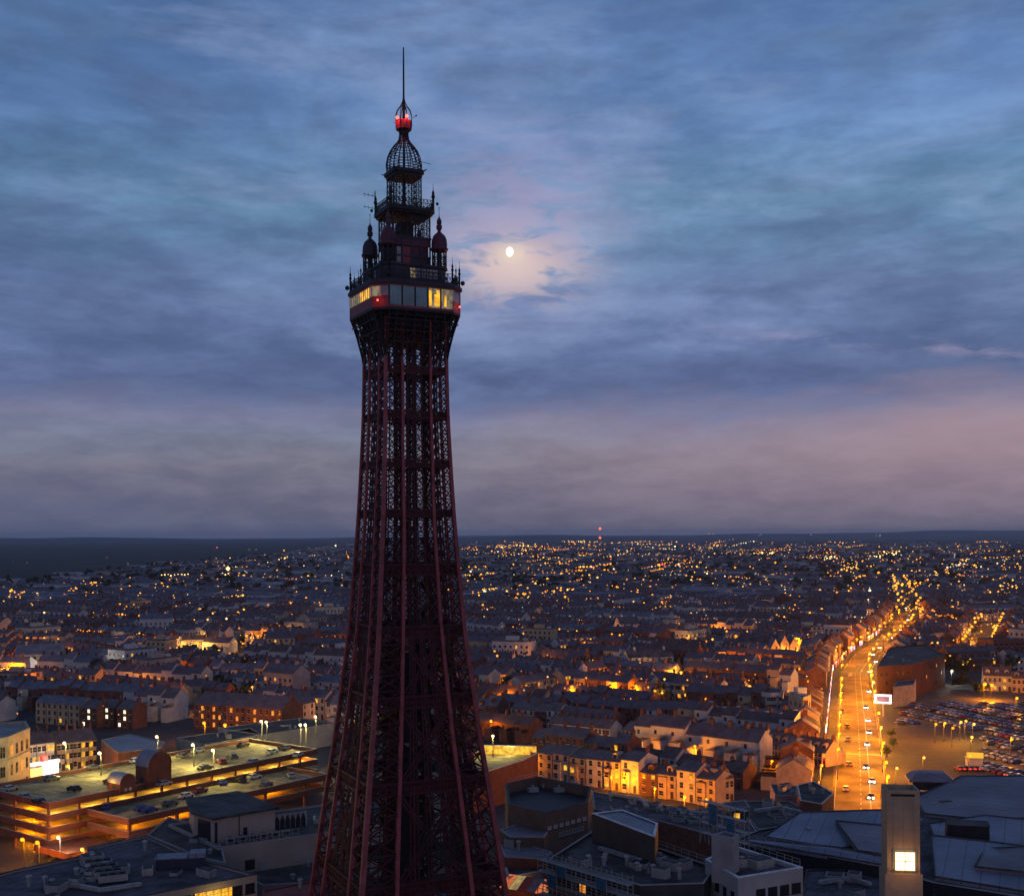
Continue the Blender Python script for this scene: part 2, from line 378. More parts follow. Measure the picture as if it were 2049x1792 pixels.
# low hills along the horizon
M_HILL = mat('far_hill', (0.020, 0.030, 0.040), 0.95, 0.3, 0.001, world_pos=True)
hl = MB()
def hill_ridge(Y, dep, x0, x1, hmax, seed, n=90):
    rr = random.Random(seed); ph = [rr.uniform(0, 6.3) for _ in range(5)]
    def hh(t): return hmax * (0.55 + 0.25 * math.sin(5 * t + ph[0]) + 0.12 * math.sin(13 * t + ph[1]) + 0.08 * math.sin(31 * t + ph[2]) + 0.04 * math.sin(67 * t + ph[3])) * min(1, 6 * t, 6 * (1 - t))
    pr = [(x0 + (x1 - x0) * i / n, max(1, hh(i / n))) for i in range(n + 1)]
    for (a, ha), (b, hb) in zip(pr, pr[1:]):
        hl.poly([(a, Y - dep, 0), (b, Y - dep, 0), (b, Y, hb), (a, Y, ha)])
        hl.poly([(a, Y, ha), (b, Y, hb), (b, Y + dep, 0), (a, Y + dep, 0)])
hill_ridge(17000, 2500, -11000, 3000, 90, 3)
hill_ridge(25000, 3000, -6000, 16000, 128, 5)
hill_ridge(21000, 2500, 2500, 13000, 86, 8)
tag(hl.build('hills', M_HILL), 'low dark hills along the horizon', 'hills', kind='structure')

# moon: a bright gibbous disc behind thin cloud
MOON_D = 90000.0
mo = MB(); rm = MOON_D * 4.3 / F
mo.ball((0, 0, 0), rm, 0, 32, 20)
M_MOON = bpy.data.materials.new('moonlit_rock'); M_MOON.use_nodes = True
t = M_MOON.node_tree; b = t.nodes['Principled BSDF']
b.inputs['Base Color'].default_value = (0.1, 0.1, 0.1, 1); b.inputs['Roughness'].default_value = 1
tcx = t.nodes.new('ShaderNodeTexCoord'); nz = t.nodes.new('ShaderNodeTexNoise'); nz.inputs['Scale'].default_value = 0.004
t.links.new(tcx.outputs['Object'], nz.inputs['Vector'])
rp = t.nodes.new('ShaderNodeValToRGB')
rp.color_ramp.elements[0].position = 0.4; rp.color_ramp.elements[0].color = (1.0, 0.84, 0.58, 1)
rp.color_ramp.elements[1].position = 0.6; rp.color_ramp.elements[1].color = (1.0, 0.97, 0.86, 1)
t.links.new(nz.outputs[0], rp.inputs[0]); t.links.new(rp.outputs[0], b.inputs['Emission Color'])
b.inputs['Emission Strength'].default_value = 1.7
moon = mo.build('moon', M_MOON, loc=Vector((0, 0, CAMZ)) + mdir * MOON_D)
moon.scale = (0.84, 0.84, 1.10)
for p in moon.data.polygons: p.use_smooth = True
tag(moon, 'bright cream moon glowing behind thin cloud right of the tower', 'moon')

# ------------------------------------------------------------------ the tower
AX = rad(26.0); TX, TY = -17.95, 199.0
tower = empty('lattice_tower', (TX, TY, 0), AX, 'tall dark red iron lattice tower with lit observation deck and onion spire', 'tower')
HZ = [(0, 15.0), (14.3, 13.2), (31.3, 11.15), (44.5, 9.45), (60.2, 7.75), (77.9, 6.54), (85.3, 6.17), (96, 5.72), (105.8, 5.58), (112, 5.58)]
BZ = [(0, 6.5), (14, 6.0), (31, 5.3), (45, 4.7), (60, 4.1), (78, 3.6), (90, 3.1), (106, 2.85), (113, 2.85)]
def interp(tab, z):
    for (z0, a), (z1, b_) in zip(tab, tab[1:]):
        if z <= z1: return a + (b_ - a) * (z - z0) / (z1 - z0)
    return tab[-1][1]
def hz(z): return (interp(HZ, z - 3) + 2 * interp(HZ, z) + interp(HZ, min(z + 3, 112))) / 4 if z > 3 else interp(HZ, z)
def bz(z): return interp(BZ, z)
lv = [2.0]
while lv[-1] < 111.0: lv.append(min(112.0, lv[-1] + bz(lv[-1]) * 0.56))
def tcol(z): return 0.86 - 0.38 * min(1, z / 105)
RINGS = [20.0, 35.6, 49.0, 60.2, 70.3, 79.6, 87.8, 95.8, 103.2]
for sx in (-1, 1):
    for sy in (-1, 1):
        lat = MB()
        def cor(z, i, j):
            h, b_ = hz(z) - tcol(z) / 2, bz(z)
            return (sx * (h - (b_ if i else 0)), sy * (h - (b_ if j else 0)), z)
        for z0, z1 in zip(lv, lv[1:]):
            tl = 0.125 + 0.11 * (1 - z0 / 112)
            for (a, b_) in (((0, 0), (1, 0)), ((0, 0), (0, 1)), ((1, 1), (1, 0)), ((1, 1), (0, 1))):
                lat.lattice(cor(z0, *a), cor(z1, *a), cor(z0, *b_), cor(z1, *b_), tl)
        leg = lat.build('leg', M_REDD, tower)
        for i in (0, 1):
            for j in (0, 1):
                cb = MB()
                for z0, z1 in zip(lv, lv[1:]): cb.beam(cor(z0, i, j), cor(z1, i, j), tcol(z0) * (1.0 if not (i or j) else 0.82), t2=tcol(z1) * (1.0 if not (i or j) else 0.82))
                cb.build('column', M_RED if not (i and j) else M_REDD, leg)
# bracing between the legs of each face
for f in range(4):
    fb = MB(); rot = Matrix.Rotation(f * math.pi / 2, 4, 'Z')
    k = 0
    for z0, z1 in zip(lv, lv[1:]):
        if z0 < 6: continue
        def pt(u, z, inset=0.25):
            h = hz(z) - tcol(z) / 2; g_ = h - bz(z)
            return rot @ Vector((u * g_, -(h - inset), z))
        t1 = 0.15 + 0.08 * (1 - z0 / 112)
        if z0 > 56:                                             # upper shaft: two slim lattice posts in the opening
            for u0, u1 in ((-0.62, -0.22), (-0.06, 0.34)):
                fb.beam(pt(u1, z0), pt(u1, z1), 0.17); fb.beam(pt(u0, z0), pt(u0, z1), 0.15)
                fb.lattice(pt(u0, z0), pt(u0, z1), pt(u1, z0), pt(u1, z1), t1 * 0.7, horiz=False)
        k += 1
    zr = [6.0] + RINGS
    for z0, z1 in zip(zr, zr[1:]):                              # big cross braces, each a small truss
        if z1 > 62: break
        n = 7
        for (ua, ub) in ((-1, 1), (1, -1)):
            for off in (0, 1.1):
                pa = [pt(ua + (ub - ua) * i / n, z0 + (z1 - z0 - 1.4) * i / n + off) for i in range(n + 1)]
                for p, q in zip(pa, pa[1:]): fb.beam(p, q, 0.26)
            for i in range(n):
                fb.beam(pt(ua + (ub - ua) * i / n, z0 + (z1 - z0 - 1.4) * i / n), pt(ua + (ub - ua) * (i + 1) / n, z0 + (z1 - z0 - 1.4) * (i + 1) / n + 1.1), 0.16)
        for u in (-0.5, 0.0, 0.5):
            fb.beam(pt(u, z0), pt(u, z1), 0.22)
            nn = int((z1 - z0) / 1.6)
            for i in range(nn):
                za, zb = z0 + (z1 - z0) * i / nn, z0 + (z1 - z0) * (i + 1) / nn
                fb.beam(pt(u - 0.12, za), pt(u + 0.12, zb), 0.12); fb.beam(pt(u + 0.12, za), pt(u - 0.12, zb), 0.12)
            fb.beam(pt(u - 0.12, z0), pt(u - 0.12, z1), 0.16); fb.beam(pt(u + 0.12, z0), pt(u + 0.12, z1), 0.16)
    fb.build('face_bracing', M_REDD, tower)
# ring girders with floors
for z in RINGS:
    rg = MB(); h = hz(z) - 0.5; hi = max(2.4, h - bz(z) * 0.9); d = (1.5 + 0.6 * (1 - z / 112)) if z < 75 else 1.0
    for f in range(4):
        rot = Matrix.Rotation(f * math.pi / 2, 4, 'Z')
        n = max(6, int(h * 2 / 1.1))
        for zz_ in (z - d / 2, z + d / 2): rg.beam(rot @ Vector((-h, -h, zz_)), rot @ Vector((h, -h, zz_)), 0.34)
        for i in range(n):
            xa, xb = -h + 2 * h * i / n, -h + 2 * h * (i + 1) / n
            rg.lattice(rot @ Vector((xa, -h, z - d / 2)), rot @ Vector((xa, -h, z + d / 2)), rot @ Vector((xb, -h, z - d / 2)), rot @ Vector((xb, -h, z + d / 2)), 0.17, horiz=False)
        q = MB(); q.box(-h, h, -h, -(hi if z < 75 else h - 1.1), z - 0.15 - 0.003 * f, z + 0.12 + 0.003 * f); z < 75 and q.box(-h * 0.62, h * 0.62, -h + 0.3, -h + 0.42, z - d / 2, z + d / 2)
        rg.add(q, rot)
    rg.build('ring_girder', M_REDD, tower)
# lift shaft with stair flights, dark plates added low down to blacken the interior
ls = MB(); sh = 2.3
for z0 in [x * 2.6 for x in range(3, 43)]:
    z1 = z0 + 2.6
    sh = 3.0 if z0 < 57 else 1.35
    cs = [(-sh, -sh), (sh, -sh), (sh, sh), (-sh, sh)]
    for (a, b_) in zip(cs, cs[1:] + cs[:1]):
        ls.beam((*a, z0), (*a, z1), 0.32); ls.lattice((*a, z0), (*a, z1), (*b_, z0), (*b_, z1), 0.14)
        if z0 < 62: ls.beam(((a[0] + b_[0]) / 2, (a[1] + b_[1]) / 2, z0), ((a[0] + b_[0]) / 2, (a[1] + b_[1]) / 2, z1), 0.2)
    if z0 < 57:
        ls.box(-sh + .2, sh * .35, -sh + .15, -sh + .25, z0 + .05, z1 - (.05 if int(z0) % 3 else .7)); ls.box(-sh + .15, -sh + .25, -sh + .3, sh - .3, z0 + .05, z1 - .2)
        ls.box(sh * .5, sh - .2, sh - .3, sh - .2, z0 + .05, z1 - (.05 if int(z0) % 2 else .8)); ls.box(-sh + .2, sh - .2, -.4, -.3, z0 + .05, z1 - (.3 if int(z0) % 3 else 1.2))
    s_ = 1 if int(z0 / 2.6) % 2 else -1
    if z0 > 75: continue
    ls.beam((3.9, -2.6 * s_, z0), (3.9, 2.6 * s_, z1), 0.55); ls.beam((-3.9, 2.6 * s_, z0), (-3.9, -2.6 * s_, z1), 0.5)
    ls.box(3.2, 4.4, 2.6 * s_ - .5, 2.6 * s_ + .5, z1 - .1, z1)
ls.build('lift_shaft', M_BLK, tower)
# round frame of the illuminated sign hung low on the sea face (unlit)
sg = MB()
for r_ in (1.0, 1.7, 2.4, 3.1, 3.7):
    ring = [(1.2 + r_ * math.cos(2 * math.pi * k / 28), -(hz(23) - 0.15), 26.8 + r_ * math.sin(2 * math.pi * k / 28)) for k in range(29)]
    for a, b_ in zip(ring, ring[1:]): sg.beam(a, b_, 0.14)
sg.beam((-2.5, -(hz(23) - 0.15), 26.8), (4.9, -(hz(23) - 0.15), 26.8), .14); sg.beam((1.2, -(hz(23) - 0.15), 23.1), (1.2, -(hz(23) - 0.15), 30.5), .14)
sg.build('sign_frame', M_BLK, tower)
# brick base building round the feet of the tower
bb = MB(); bb.box(-17, 17, -13, 17, 0, 9.6); bb.box(-17.2, 17.2, -13.2, 17.2, 9.6, 9.9, 1); bb.box(-17.2, 17.2, -13.2, -12.8, 9.9, 10.8); bb.box(-17.2, -16.8, -12.8, 17.2, 9.9, 10.8); bb.box(16.8, 17.2, -12.8, 17.2, 9.9, 10.8)
bbo = bb.build('base_building', [M_BRICK, M_FELT], tower)
for x in range(-14, 15, 4):
    wb = MB(); wb.box(x - .8, x + .8, -13.06, -12.98, 5.5, 8.2, 1); wb.box(x - .65, x + .65, -13.09, -13.04, 5.65, 8.05, 0)
    wb.build('window', [M_GLASSD, M_TRIM], bbo)

# observation deck: octagonal cabin on curved brackets
def octa(H, c): return [(H - c, -H), (H, -H + c), (H, H - c), (H - c, H), (-H + c, H), (-H, H - c), (-H, -H + c), (-H + c, -H)]
DH, DC = 7.8, 2.2
dk = MB(); dk.prism(octa(DH, DC), 112.3, 112.7); dk.prism(octa(DH - 1.0, DC), 111.7, 112.3); dk.prism(octa(5.0, 1.4), 110.9, 111.7)
deck = dk.build('observation_deck', M_BLK, tower)
fs = MB(); o1 = octa(DH + .05, DC); n8 = 8
# panes face by face: face 7 is between point 7 and 0 = the sea face
def face_pts(H, c, i): o = octa(H, c); return Vector((*o[i], 0)), Vector((*o[(i + 1) % 8], 0))
core_ = MB(); core_.prism(octa(DH - 1.3, DC), 112.7, 116.6); core_.build('cabin_core', M_BLK, deck)
rf = MB(); rf.prism(octa(DH + .25, DC), 116.55, 117.1); rf.prism(octa(DH + .1, DC), 117.1, 117.35); rf.build('cabin_roof', M_NAVY, deck)
def panel(p, q, u0, u1, z0, z1, th, out):
    d = (q - p); nrm = Vector((d.y, -d.x, 0)).normalized(); a = p + d * u0 + nrm * out; b_ = p + d * u1 + nrm * out
    m_ = MB(); a2, b2 = a - nrm * th, b_ - nrm * th
    pts = [a, b_, b2, a2]
    m_.prism([(v.x, v.y) for v in pts], z0, z1); return m_
for i in range(8):
    p, q = face_pts(DH, DC, i)
    if i == 7:
        cols = [M_GLASS, M_GLASS, M_GLASS, M_LITP, M_LITP]
        us = [0, .20, .40, .60, .80, 1.0]
        sill = panel(p, q, 0, 1, 112.72, 113.1, .12, .02); sill.build('fascia', M_FASC, deck)
        hd = panel(p, q, 0, 1, 116.25, 116.54, .14, .04); hd.build('window_head', M_FASC, deck)
        for k in range(5):
            panel(p, q, us[k] + .012, us[k + 1] - .012, 113.1, 116.25, .08, -.02).build('glass_wall_pane', cols[k], deck)
            panel(p, q, us[k] - .008, us[k] + .011, 113.1, 116.25, .16, .05).build('mullion', M_BLK, deck)
            if k < 3:
                for u in (.3, .62): panel(p, q, us[k] + .2 * u, us[k] + .2 * u + .006, 113.12, 115.6 - u, .05, -.16 + .2).build('glazing_bar', M_GLASSG, deck)
        for u, w, zt in ((.61, .045, 115.9), (.70, .06, 115.3), (.735, .05, 116.0), (.86, .03, 115.2)):
            panel(p, q, u, u + w, 113.4, zt, .05, .035).build('lit_display', M_LITY, deck)
    else:
        panel(p, q, 0, 1, 112.72, 114.45, .14, .03).build('fascia', M_FASC, deck)
        panel(p, q, 0, 1, 116.2, 116.54, .14, .03).build('window_head', M_FASC, deck)
        nW = 11 if i % 2 == 1 else 2
        for k in range(nW):
            u0, u1 = k / nW, (k + 1) / nW
            if i == 5:   mm = M_LITY if 5 <= k <= 9 else M_LITP       # the left face runs from the back to the front corner
            elif i == 6: mm = M_LITP if k == 0 else M_GLASSG
            elif i == 0: mm = M_GLASSG
            elif i == 1: mm = M_LITP
            else: mm = M_LITP if k % 3 else M_LITY
            e_ = .09 / nW * (1 if nW > 2 else .8)
            panel(p, q, u0 + e_, u1 - e_, 114.55, 116.15, .06, -.04).build('window_pane', mm, deck)
            panel(p, q, u0 - e_, u0 + e_, 114.45, 116.2, .12, .01).build('mullion', M_TRIM if i in (0, 5, 6) else M_FASC, deck)
def beacon(par, c, r, pw):
    bm_ = MB(); bm_.ball((0, 0, 0), r, 0, 10, 6); o = bm_.build('beacon_lamp', M_BEAC, par, c)
    return o
for i, u in ((6, .42), (0, .5), (2, .5), (4, .5)):
    p, q = face_pts(DH + .35, DC, i); c = p + (q - p) * u; beacon(deck, (c.x, c.y, 113.75), .17, 60)
    n_ = c.normalized() * .55; point(tower, (c.x + n_.x, c.y + n_.y, 113.75), 30, (1, .06, .03))
# curved brackets from the columns out to the deck edge
br = MB()
for f in range(4):
    rot = Matrix.Rotation(f * math.pi / 2, 4, 'Z')
    for x in (-5.3, -4.1, -2.6, -0.9, 0.9, 2.6, 4.1, 5.3):
        pv = None
        xo = x * 1.02
        for k in range(8):
            t_ = k / 7; z = 105.2 + 7.2 * t_; out = 5.45 + 2.2 * t_ ** 1.7 + 0.25 * math.sin(math.pi * t_); xx = x + (xo - x) * t_
            pnt = rot @ Vector((xx, -out, z)); pin = rot @ Vector((xx, -5.45, z))
            if pv: br.beam(pv[0], pnt, 0.24); br.beam(pv[1], pnt, 0.12); br.beam(pv[0], pin, 0.12)
            pv = (pnt, pin)
    for z, out in ((107.5, 6.05), (109.3, 6.6), (111.0, 7.35)): br.beam(rot @ Vector((-out * .78, -out, z)), rot @ Vector((out * .78, -out, z)), 0.16)
    for sx in (-1, 1):
        pv = None
        for k in range(8):
            t_ = k / 7; z = 105.2 + 7.2 * t_; out = 5.45 + 1.9 * t_ ** 1.7 + 0.3 * math.sin(math.pi * t_)
            pnt = rot @ Vector((sx * out * (1 - .08 * t_), -out * (1 - .08 * t_), z)); pin = rot @ Vector((sx * 5.3, -5.3, z))
            if pv: br.beam(pv[0], pnt, 0.3); br.beam(pv[1], pnt, 0.12); br.beam(pv[0], pin, 0.12)
            pv = (pnt, pin)
br.box(-4.9, 4.9, -4.9, 4.9, 108.2, 108.5); br.box(-5.4, 5.4, -5.4, 5.4, 110.2, 110.7)
br.build('deck_bracket', M_BLK, tower)

# railing and finials round the cabin roof
rl = MB()
def rail_run(mb, p, q, z, hh, step, t=.09):
    d = q - p; n = max(2, int(d.length / step))
    for k in range(n + 1): s_ = p + d * (k / n); mb.beam((s_.x, s_.y, z), (s_.x, s_.y, z + hh), t)
    for zz_ in (z + hh, z + hh * .55, z + .12): mb.beam((p.x, p.y, zz_), (q.x, q.y, zz_), t * 1.1)
    for k in range(n):
        a = p + d * (k / n); b_ = p + d * ((k + 1) / n); mb.beam((a.x, a.y, z), (b_.x, b_.y, z + hh), t * .7); mb.beam((b_.x, b_.y, z), (a.x, a.y, z + hh), t * .7)
for i in range(8):
    p, q = face_pts(DH - .1, DC, i); rail_run(rl, p, q, 117.35, 1.55, .8)
    for v in (p, q):
        rl.lathe([(.16, 117.3), (.16, 119.4), (.28, 119.6), (.12, 119.9), (.2, 120.2), (.05, 120.6), (.03, 121.7)], 6, v.x, v.y)
    m_ = (p + q) / 2; rl.lathe([(.1, 117.3), (.1, 119.6), (.18, 119.8), (.03, 120.2), (.02, 120.9)], 6, m_.x, m_.y)
    d_ = (p * 1.06); rl.ball((d_.x, d_.y, 118.0), .4, 0, 8, 5)
rl.build('walkway_railing', M_BLK, tower)
# second storey, set back
t2 = MB(); t2.prism(octa(5.7, 1.3), 117.3, 120.1); t2.prism(octa(5.95, 1.35), 120.1, 120.5); t2.prism(octa(5.85, 1.3), 117.35, 117.7)
st2 = t2.build('upper_storey', M_NAVY, tower)
for k, (xa, mm) in enumerate(((-1.15, M_LITP), (-.25, M_GLASSG), (.75, M_GLASSG), (1.8, M_GLASSG), (2.8, M_GLASSG))):
    wb = MB(); wb.box(xa, xa + .85, -5.76, -5.69, 118.2, 119.75); wb.box(xa + .39, xa + .46, -5.8, -5.75, 118.2, 119.75, 1); wb.box(xa, xa + .85, -5.8, -5.75, 119.2, 119.28, 1)
    wb.build('window', [mm, M_NAVY], st2)
for k, ya in enumerate((3.2, 1.6, 0.0, -1.6)):
    wb = MB(); wb.box(-5.77, -5.7, ya - .5, ya + .5, 118.4, 119.6); wb.build('window', M_GLASSD, st2)
# corner turrets with onion caps
for sx in (-1, 1):
    for sy in (-1, 1):
        cx_, cy_ = sx * 4.5, sy * 4.5
        tb = MB()
        for k in range(8):
            a = 2 * math.pi * (k + .5) / 8; x_, y_ = cx_ + 1.12 * math.cos(a), cy_ + 1.12 * math.sin(a)
            tb.beam((x_, y_, 120.4), (x_, y_, 123.8), .2)
            a2 = 2 * math.pi * (k + 1.5) / 8; x2, y2 = cx_ + 1.12 * math.cos(a2), cy_ + 1.12 * math.sin(a2)
            tb.lattice((x_, y_, 120.6), (x_, y_, 121.7), (x2, y2, 120.6), (x2, y2, 121.7), .09)
            tb.lattice((x_, y_, 121.7), (x_, y_, 122.8), (x2, y2, 121.7), (x2, y2, 122.8), .09)
        tb.lathe([(.45, 120.4), (.45, 123.6)], 8, cx_, cy_)
        tu = tb.build('turret', M_BLK, tower)
        cp_ = MB(); cp_.lathe([(1.22, 123.2), (1.5, 123.45), (1.5, 123.7), (1.3, 123.8), (1.34, 124.4), (1.25, 125.2), (1.0, 125.8), (.6, 126.2), (.3, 126.45), (.28, 126.8), (.46, 126.95), (.5, 127.5), (.3, 127.75), (.42, 127.9), (.4, 128.4), (.12, 128.9), (.05, 129.2), (.03, 130.6)], 12, cx_, cy_)
        cp_.ball((cx_, cy_, 130.5), .12, 0, 6, 4)
        dm = cp_.build('turret_dome', M_PURP if sx * sy > 0 or sx > 0 else M_NAVY, tu)
# central block
cb = MB(); cb.box(-3.3, 3.3, -3.3, 3.3, 120.5, 122.2); cb.box(-3.1, 3.1, -3.1, 3.1, 122.2, 125.3, 1); cb.box(-3.5, 3.5, -3.5, 3.5, 125.2, 125.6); cb.box(-3.45, 3.45, -3.45, 3.45, 122.1, 122.4)
for k in range(5):
    x_ = -3.3 + k * 1.65
    cb.box(x_ - .12, x_ + .12, -3.42, -3.28, 120.5, 125.2); cb.box(-3.42, -3.28, x_ - .12, x_ + .12, 120.5, 125.2)
cb.box(-3.38, 3.38, -3.37, -3.3, 124.0, 125.2, 1); cb.box(-3.37, -3.3, -3.3, 3.3, 123.9, 125.2, 1)
cbo = cb.build('central_block', [M_NAVY, M_PURP], tower)
wb = MB(); wb.box(-2.6, -1.9, -3.36, -3.29, 120.9, 123.6); wb.build('window', M_GLASSG, cbo)
wb = MB(); wb.box(-3.37, -3.29, -2.6, -.2, 122.7, 123.4); wb.build('window', M_GLASSG, cbo)
wb = MB(); wb.box(-1.5, -.2, -3.36, -3.29, 120.9, 123.7); wb.build('door', M_FASC, cbo)
# open lattice stages
def stage(name, hb, z0, z1, n, nz, t, m=M_BLK, ht=None):
    sb = MB(); ht = ht if ht is not None else hb
    for f in range(4):
        rot = Matrix.Rotation(f * math.pi / 2, 4, 'Z')
        def q(u, w): h = hb + (ht - hb) * w; return rot @ Vector((-h + 2 * h * u, -h, z0 + (z1 - z0) * w))
        for k in range(n):
            for j in range(nz):
                sb.lattice(q(k / n, j / nz), q(k / n, (j + 1) / nz), q((k + 1) / n, j / nz), q((k + 1) / n, (j + 1) / nz), t * .55)
            sb.beam(q(k / n, 0), q(k / n, 1), t * (1.5 if k == 0 else .9))
    return sb
s1 = stage('', 3.3, 125.6, 129.5, 5, 3, .13); s1.box(-1.2, 1.2, -1.2, 1.2, 125.6, 128.4); s1.box(.3, 2.6, -3.2, -3.0, 128.2, 129.4); s1.beam((-2.2, -1.5, 125.6), (1.5, 2.2, 129.4), .4)
s1.build('lattice_stage', M_BLK, tower)
bl = MB(); bl.prism(octa(3.9, .8), 129.4, 129.75); bl.prism(octa(4.2, .9), 129.75, 130.35)
bal = bl.build('balcony', M_BLK, tower)
rl = MB(); o = octa(4.1, .9)
for i in range(8):
    p, q = Vector((*o[i], 0)), Vector((*o[(i + 1) % 8], 0)); rail_run(rl, p, q, 130.35, 1.35, .6, .08)
for sx in (-1, 1):
    for sy in (-1, 1):
        x_, y_ = sx * 3.75, sy * 3.75
        rl.lathe([(.22, 130.3), (.22, 132.2), (.36, 132.4), (.2, 132.9), (.26, 133.1), (.06, 133.6), (.03, 134.6)], 8, x_, y_)
        rl.ball((x_ * 1.14, y_ * 1.14, 131.2), .28, 0, 6, 4)
rl.build('balcony_railing', M_BLK, bal)
an = MB()
for zz_ in (131.3, 133.4):
    an.beam((-4.1, 3.2, zz_), (-6.2, 2.9, zz_ + .1), .07)
    for k in range(3): an.beam((-4.6 - k * .7, 3.0, zz_ - .22), (-4.6 - k * .7, 3.0, zz_ + .3), .05)
an.beam((-4.1, 3.2, 130.3), (-4.1, 3.2, 134.2), .08); an.build('aerial', M_BLK, bal)
s2 = stage('', 2.25, 130.35, 136.2, 4, 6, .105, ht=2.2); s2.lathe([(.22, 130.4), (.22, 136.2)], 6); s2.build('upper_lattice_stage', M_BLK, tower)
sl = MB(); sl.prism(octa(2.5, .5), 136.0, 136.5); sl.prism(octa(2.75, .5), 136.5, 137.1)
for sx in (-1, 1):
    for sy in (-1, 1): sl.beam((sx * 2.3, sy * 2.3, 136.8), (sx * 3.0, sy * 3.0, 137.2), .3, t2=.08)
slo = sl.build('upper_balcony', M_BLK, tower)
a2 = MB(); a2.beam((2.6, -1.2, 137), (2.6, -1.2, 139), .08); a2.beam((2.2, -1.4, 138.9), (4.6, -.6, 138.9), .07); a2.build('aerial', M_BLK, slo)
# open ribbed onion dome
on = MB(); prof = [(2.9, 137.1), (3.0, 138.3), (2.75, 139.6), (2.3, 140.6), (1.75, 141.4), (1.2, 142.0), (.85, 142.6), (.72, 143.4), (.78, 144.3)]
nr = 20
for k in range(nr):
    a = 2 * math.pi * k / nr
    for (r0, z0), (r1, z1) in zip(prof, prof[1:]): on.beam((r0 * math.cos(a), r0 * math.sin(a), z0), (r1 * math.cos(a), r1 * math.sin(a), z1), .12)
zz_ = 137.3
while zz_ < 144.2:
    r_ = interp([(z, r) for r, z in prof], zz_)
    for k in range(nr):
        a, b_ = 2 * math.pi * k / nr, 2 * math.pi * (k + 1) / nr
        on.beam((r_ * math.cos(a), r_ * math.sin(a), zz_), (r_ * math.cos(b_), r_ * math.sin(b_), zz_), .085)
    zz_ += .45
on.lathe([(.22, 137), (.18, 144)], 8); on.build('onion_dome', M_BLK, tower)
ln = MB(); ln.prism([(1.35 * math.cos(2 * math.pi * k / 12), 1.35 * math.sin(2 * math.pi * k / 12)) for k in range(12)], 144.3, 144.6)
ln.lathe([(1.38, 144.6), (1.42, 145.6), (1.38, 145.7)], 12, cap=False)
lno = ln.build('lantern_gallery', M_FASC, tower)
lc = MB()
cage = [(.8, 143.9), (1.3, 144.3), (1.45, 145.2), (1.42, 146.6), (1.15, 147.5), (.6, 148.2), (.25, 148.9), (.15, 149.4)]
for k in range(8):
    a = 2 * math.pi * k / 8
    for (r0, z0), (r1, z1) in zip(cage, cage[1:]): lc.beam((r0 * math.cos(a), r0 * math.sin(a), z0), (r1 * math.cos(a), r1 * math.sin(a), z1), .1)
lc.lathe([(.28, 144.6), (.22, 149)], 8); lc.beam((1.3, -.7, 146.2), (2.2, -.4, 146.9), .07); lc.ball((2.1, -.4, 146.85), .15, 0, 6, 4); lc.beam((-1.3, 0, 145.4), (-1.8, .1, 145.2), .07)
lc.build('lantern_cage', M_BLK, lno)
ia = -AX
def cam_side(x, z, y=-1.0): return (x * math.cos(ia) - y * math.sin(ia), x * math.sin(ia) + y * math.cos(ia), z)
for x, z in ((-.98, 145.9), (.62, 146.15)):
    beacon(lno, cam_side(x, z, -1.25), .27, 80); point(tower, cam_side(x * 1.4, z + .1, -1.75), 260, (1, .05, .03))
ms = MB(); ms.lathe([(.24, 148.6), (.17, 150), (.15, 155), (.11, 158), (.04, 158.25)], 8); ms.build('mast', M_BLK, tower)

# ------------------------------------------------------------------ roads and surfaces
def strip(pts, w0, w1, z, mb, m=0):
    """a ribbon along pts (world xy) whose half width runs from w0 to w1"""
    n = len(pts); L = []
    for i, p in enumerate(pts):
        a = Vector(pts[max(0, i - 1)][:2]); b_ = Vector(pts[min(n - 1, i + 1)][:2]); d = (b_ - a).normalized()
        nn = Vector((-d.y, d.x)); w = w0 + (w1 - w0) * i / (n - 1); q = Vector(p[:2])
        L.append((q + nn * w, q - nn * w))
    for (a, b_), (c_, d_) in zip(L, L[1:]):
        mb.poly([(b_.x, b_.y, z), (d_.x, d_.y, z), (c_.x, c_.y, z), (a.x, a.y, z)], m)
    return L
CH_PX = [(862, 835), (861, 800), (860, 760), (858, 720), (856, 690), (855, 672), (868, 654), (888, 640), (903, 628), (909, 614), (908, 602), (902, 590), (897, 580)]
CH = [P(x, y) for x, y in CH_PX]
SD_PX = [(974, 655), (982, 640), (992, 622)]
SD = [P(x, y) for x, y in SD_PX]
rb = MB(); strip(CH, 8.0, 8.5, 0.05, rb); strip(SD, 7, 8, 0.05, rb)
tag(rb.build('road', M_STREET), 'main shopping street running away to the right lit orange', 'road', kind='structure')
pv = MB()
for sgn in (-1, 1):
    L = strip(CH, 8, 8.5, 0, MB())
    for (a, b_), (c_, d_) in zip(L, L[1:]):
        e0, e1 = (a, c_) if sgn > 0 else (b_, d_)
        o0 = (a - b_).normalized() * (3.2 * sgn); o1 = (c_ - d_).normalized() * (3.2 * sgn)
        pv.prism([(e0.x, e0.y), (e1.x, e1.y), ((e1 + o1).x, (e1 + o1).y), ((e0 + o0).x, (e0 + o0).y)], 0.0, 0.17)
tag(pv.build('pavement', M_PAVE), 'raised pavements along both sides of the main street', 'pavement', kind='structure')
mk = MB()
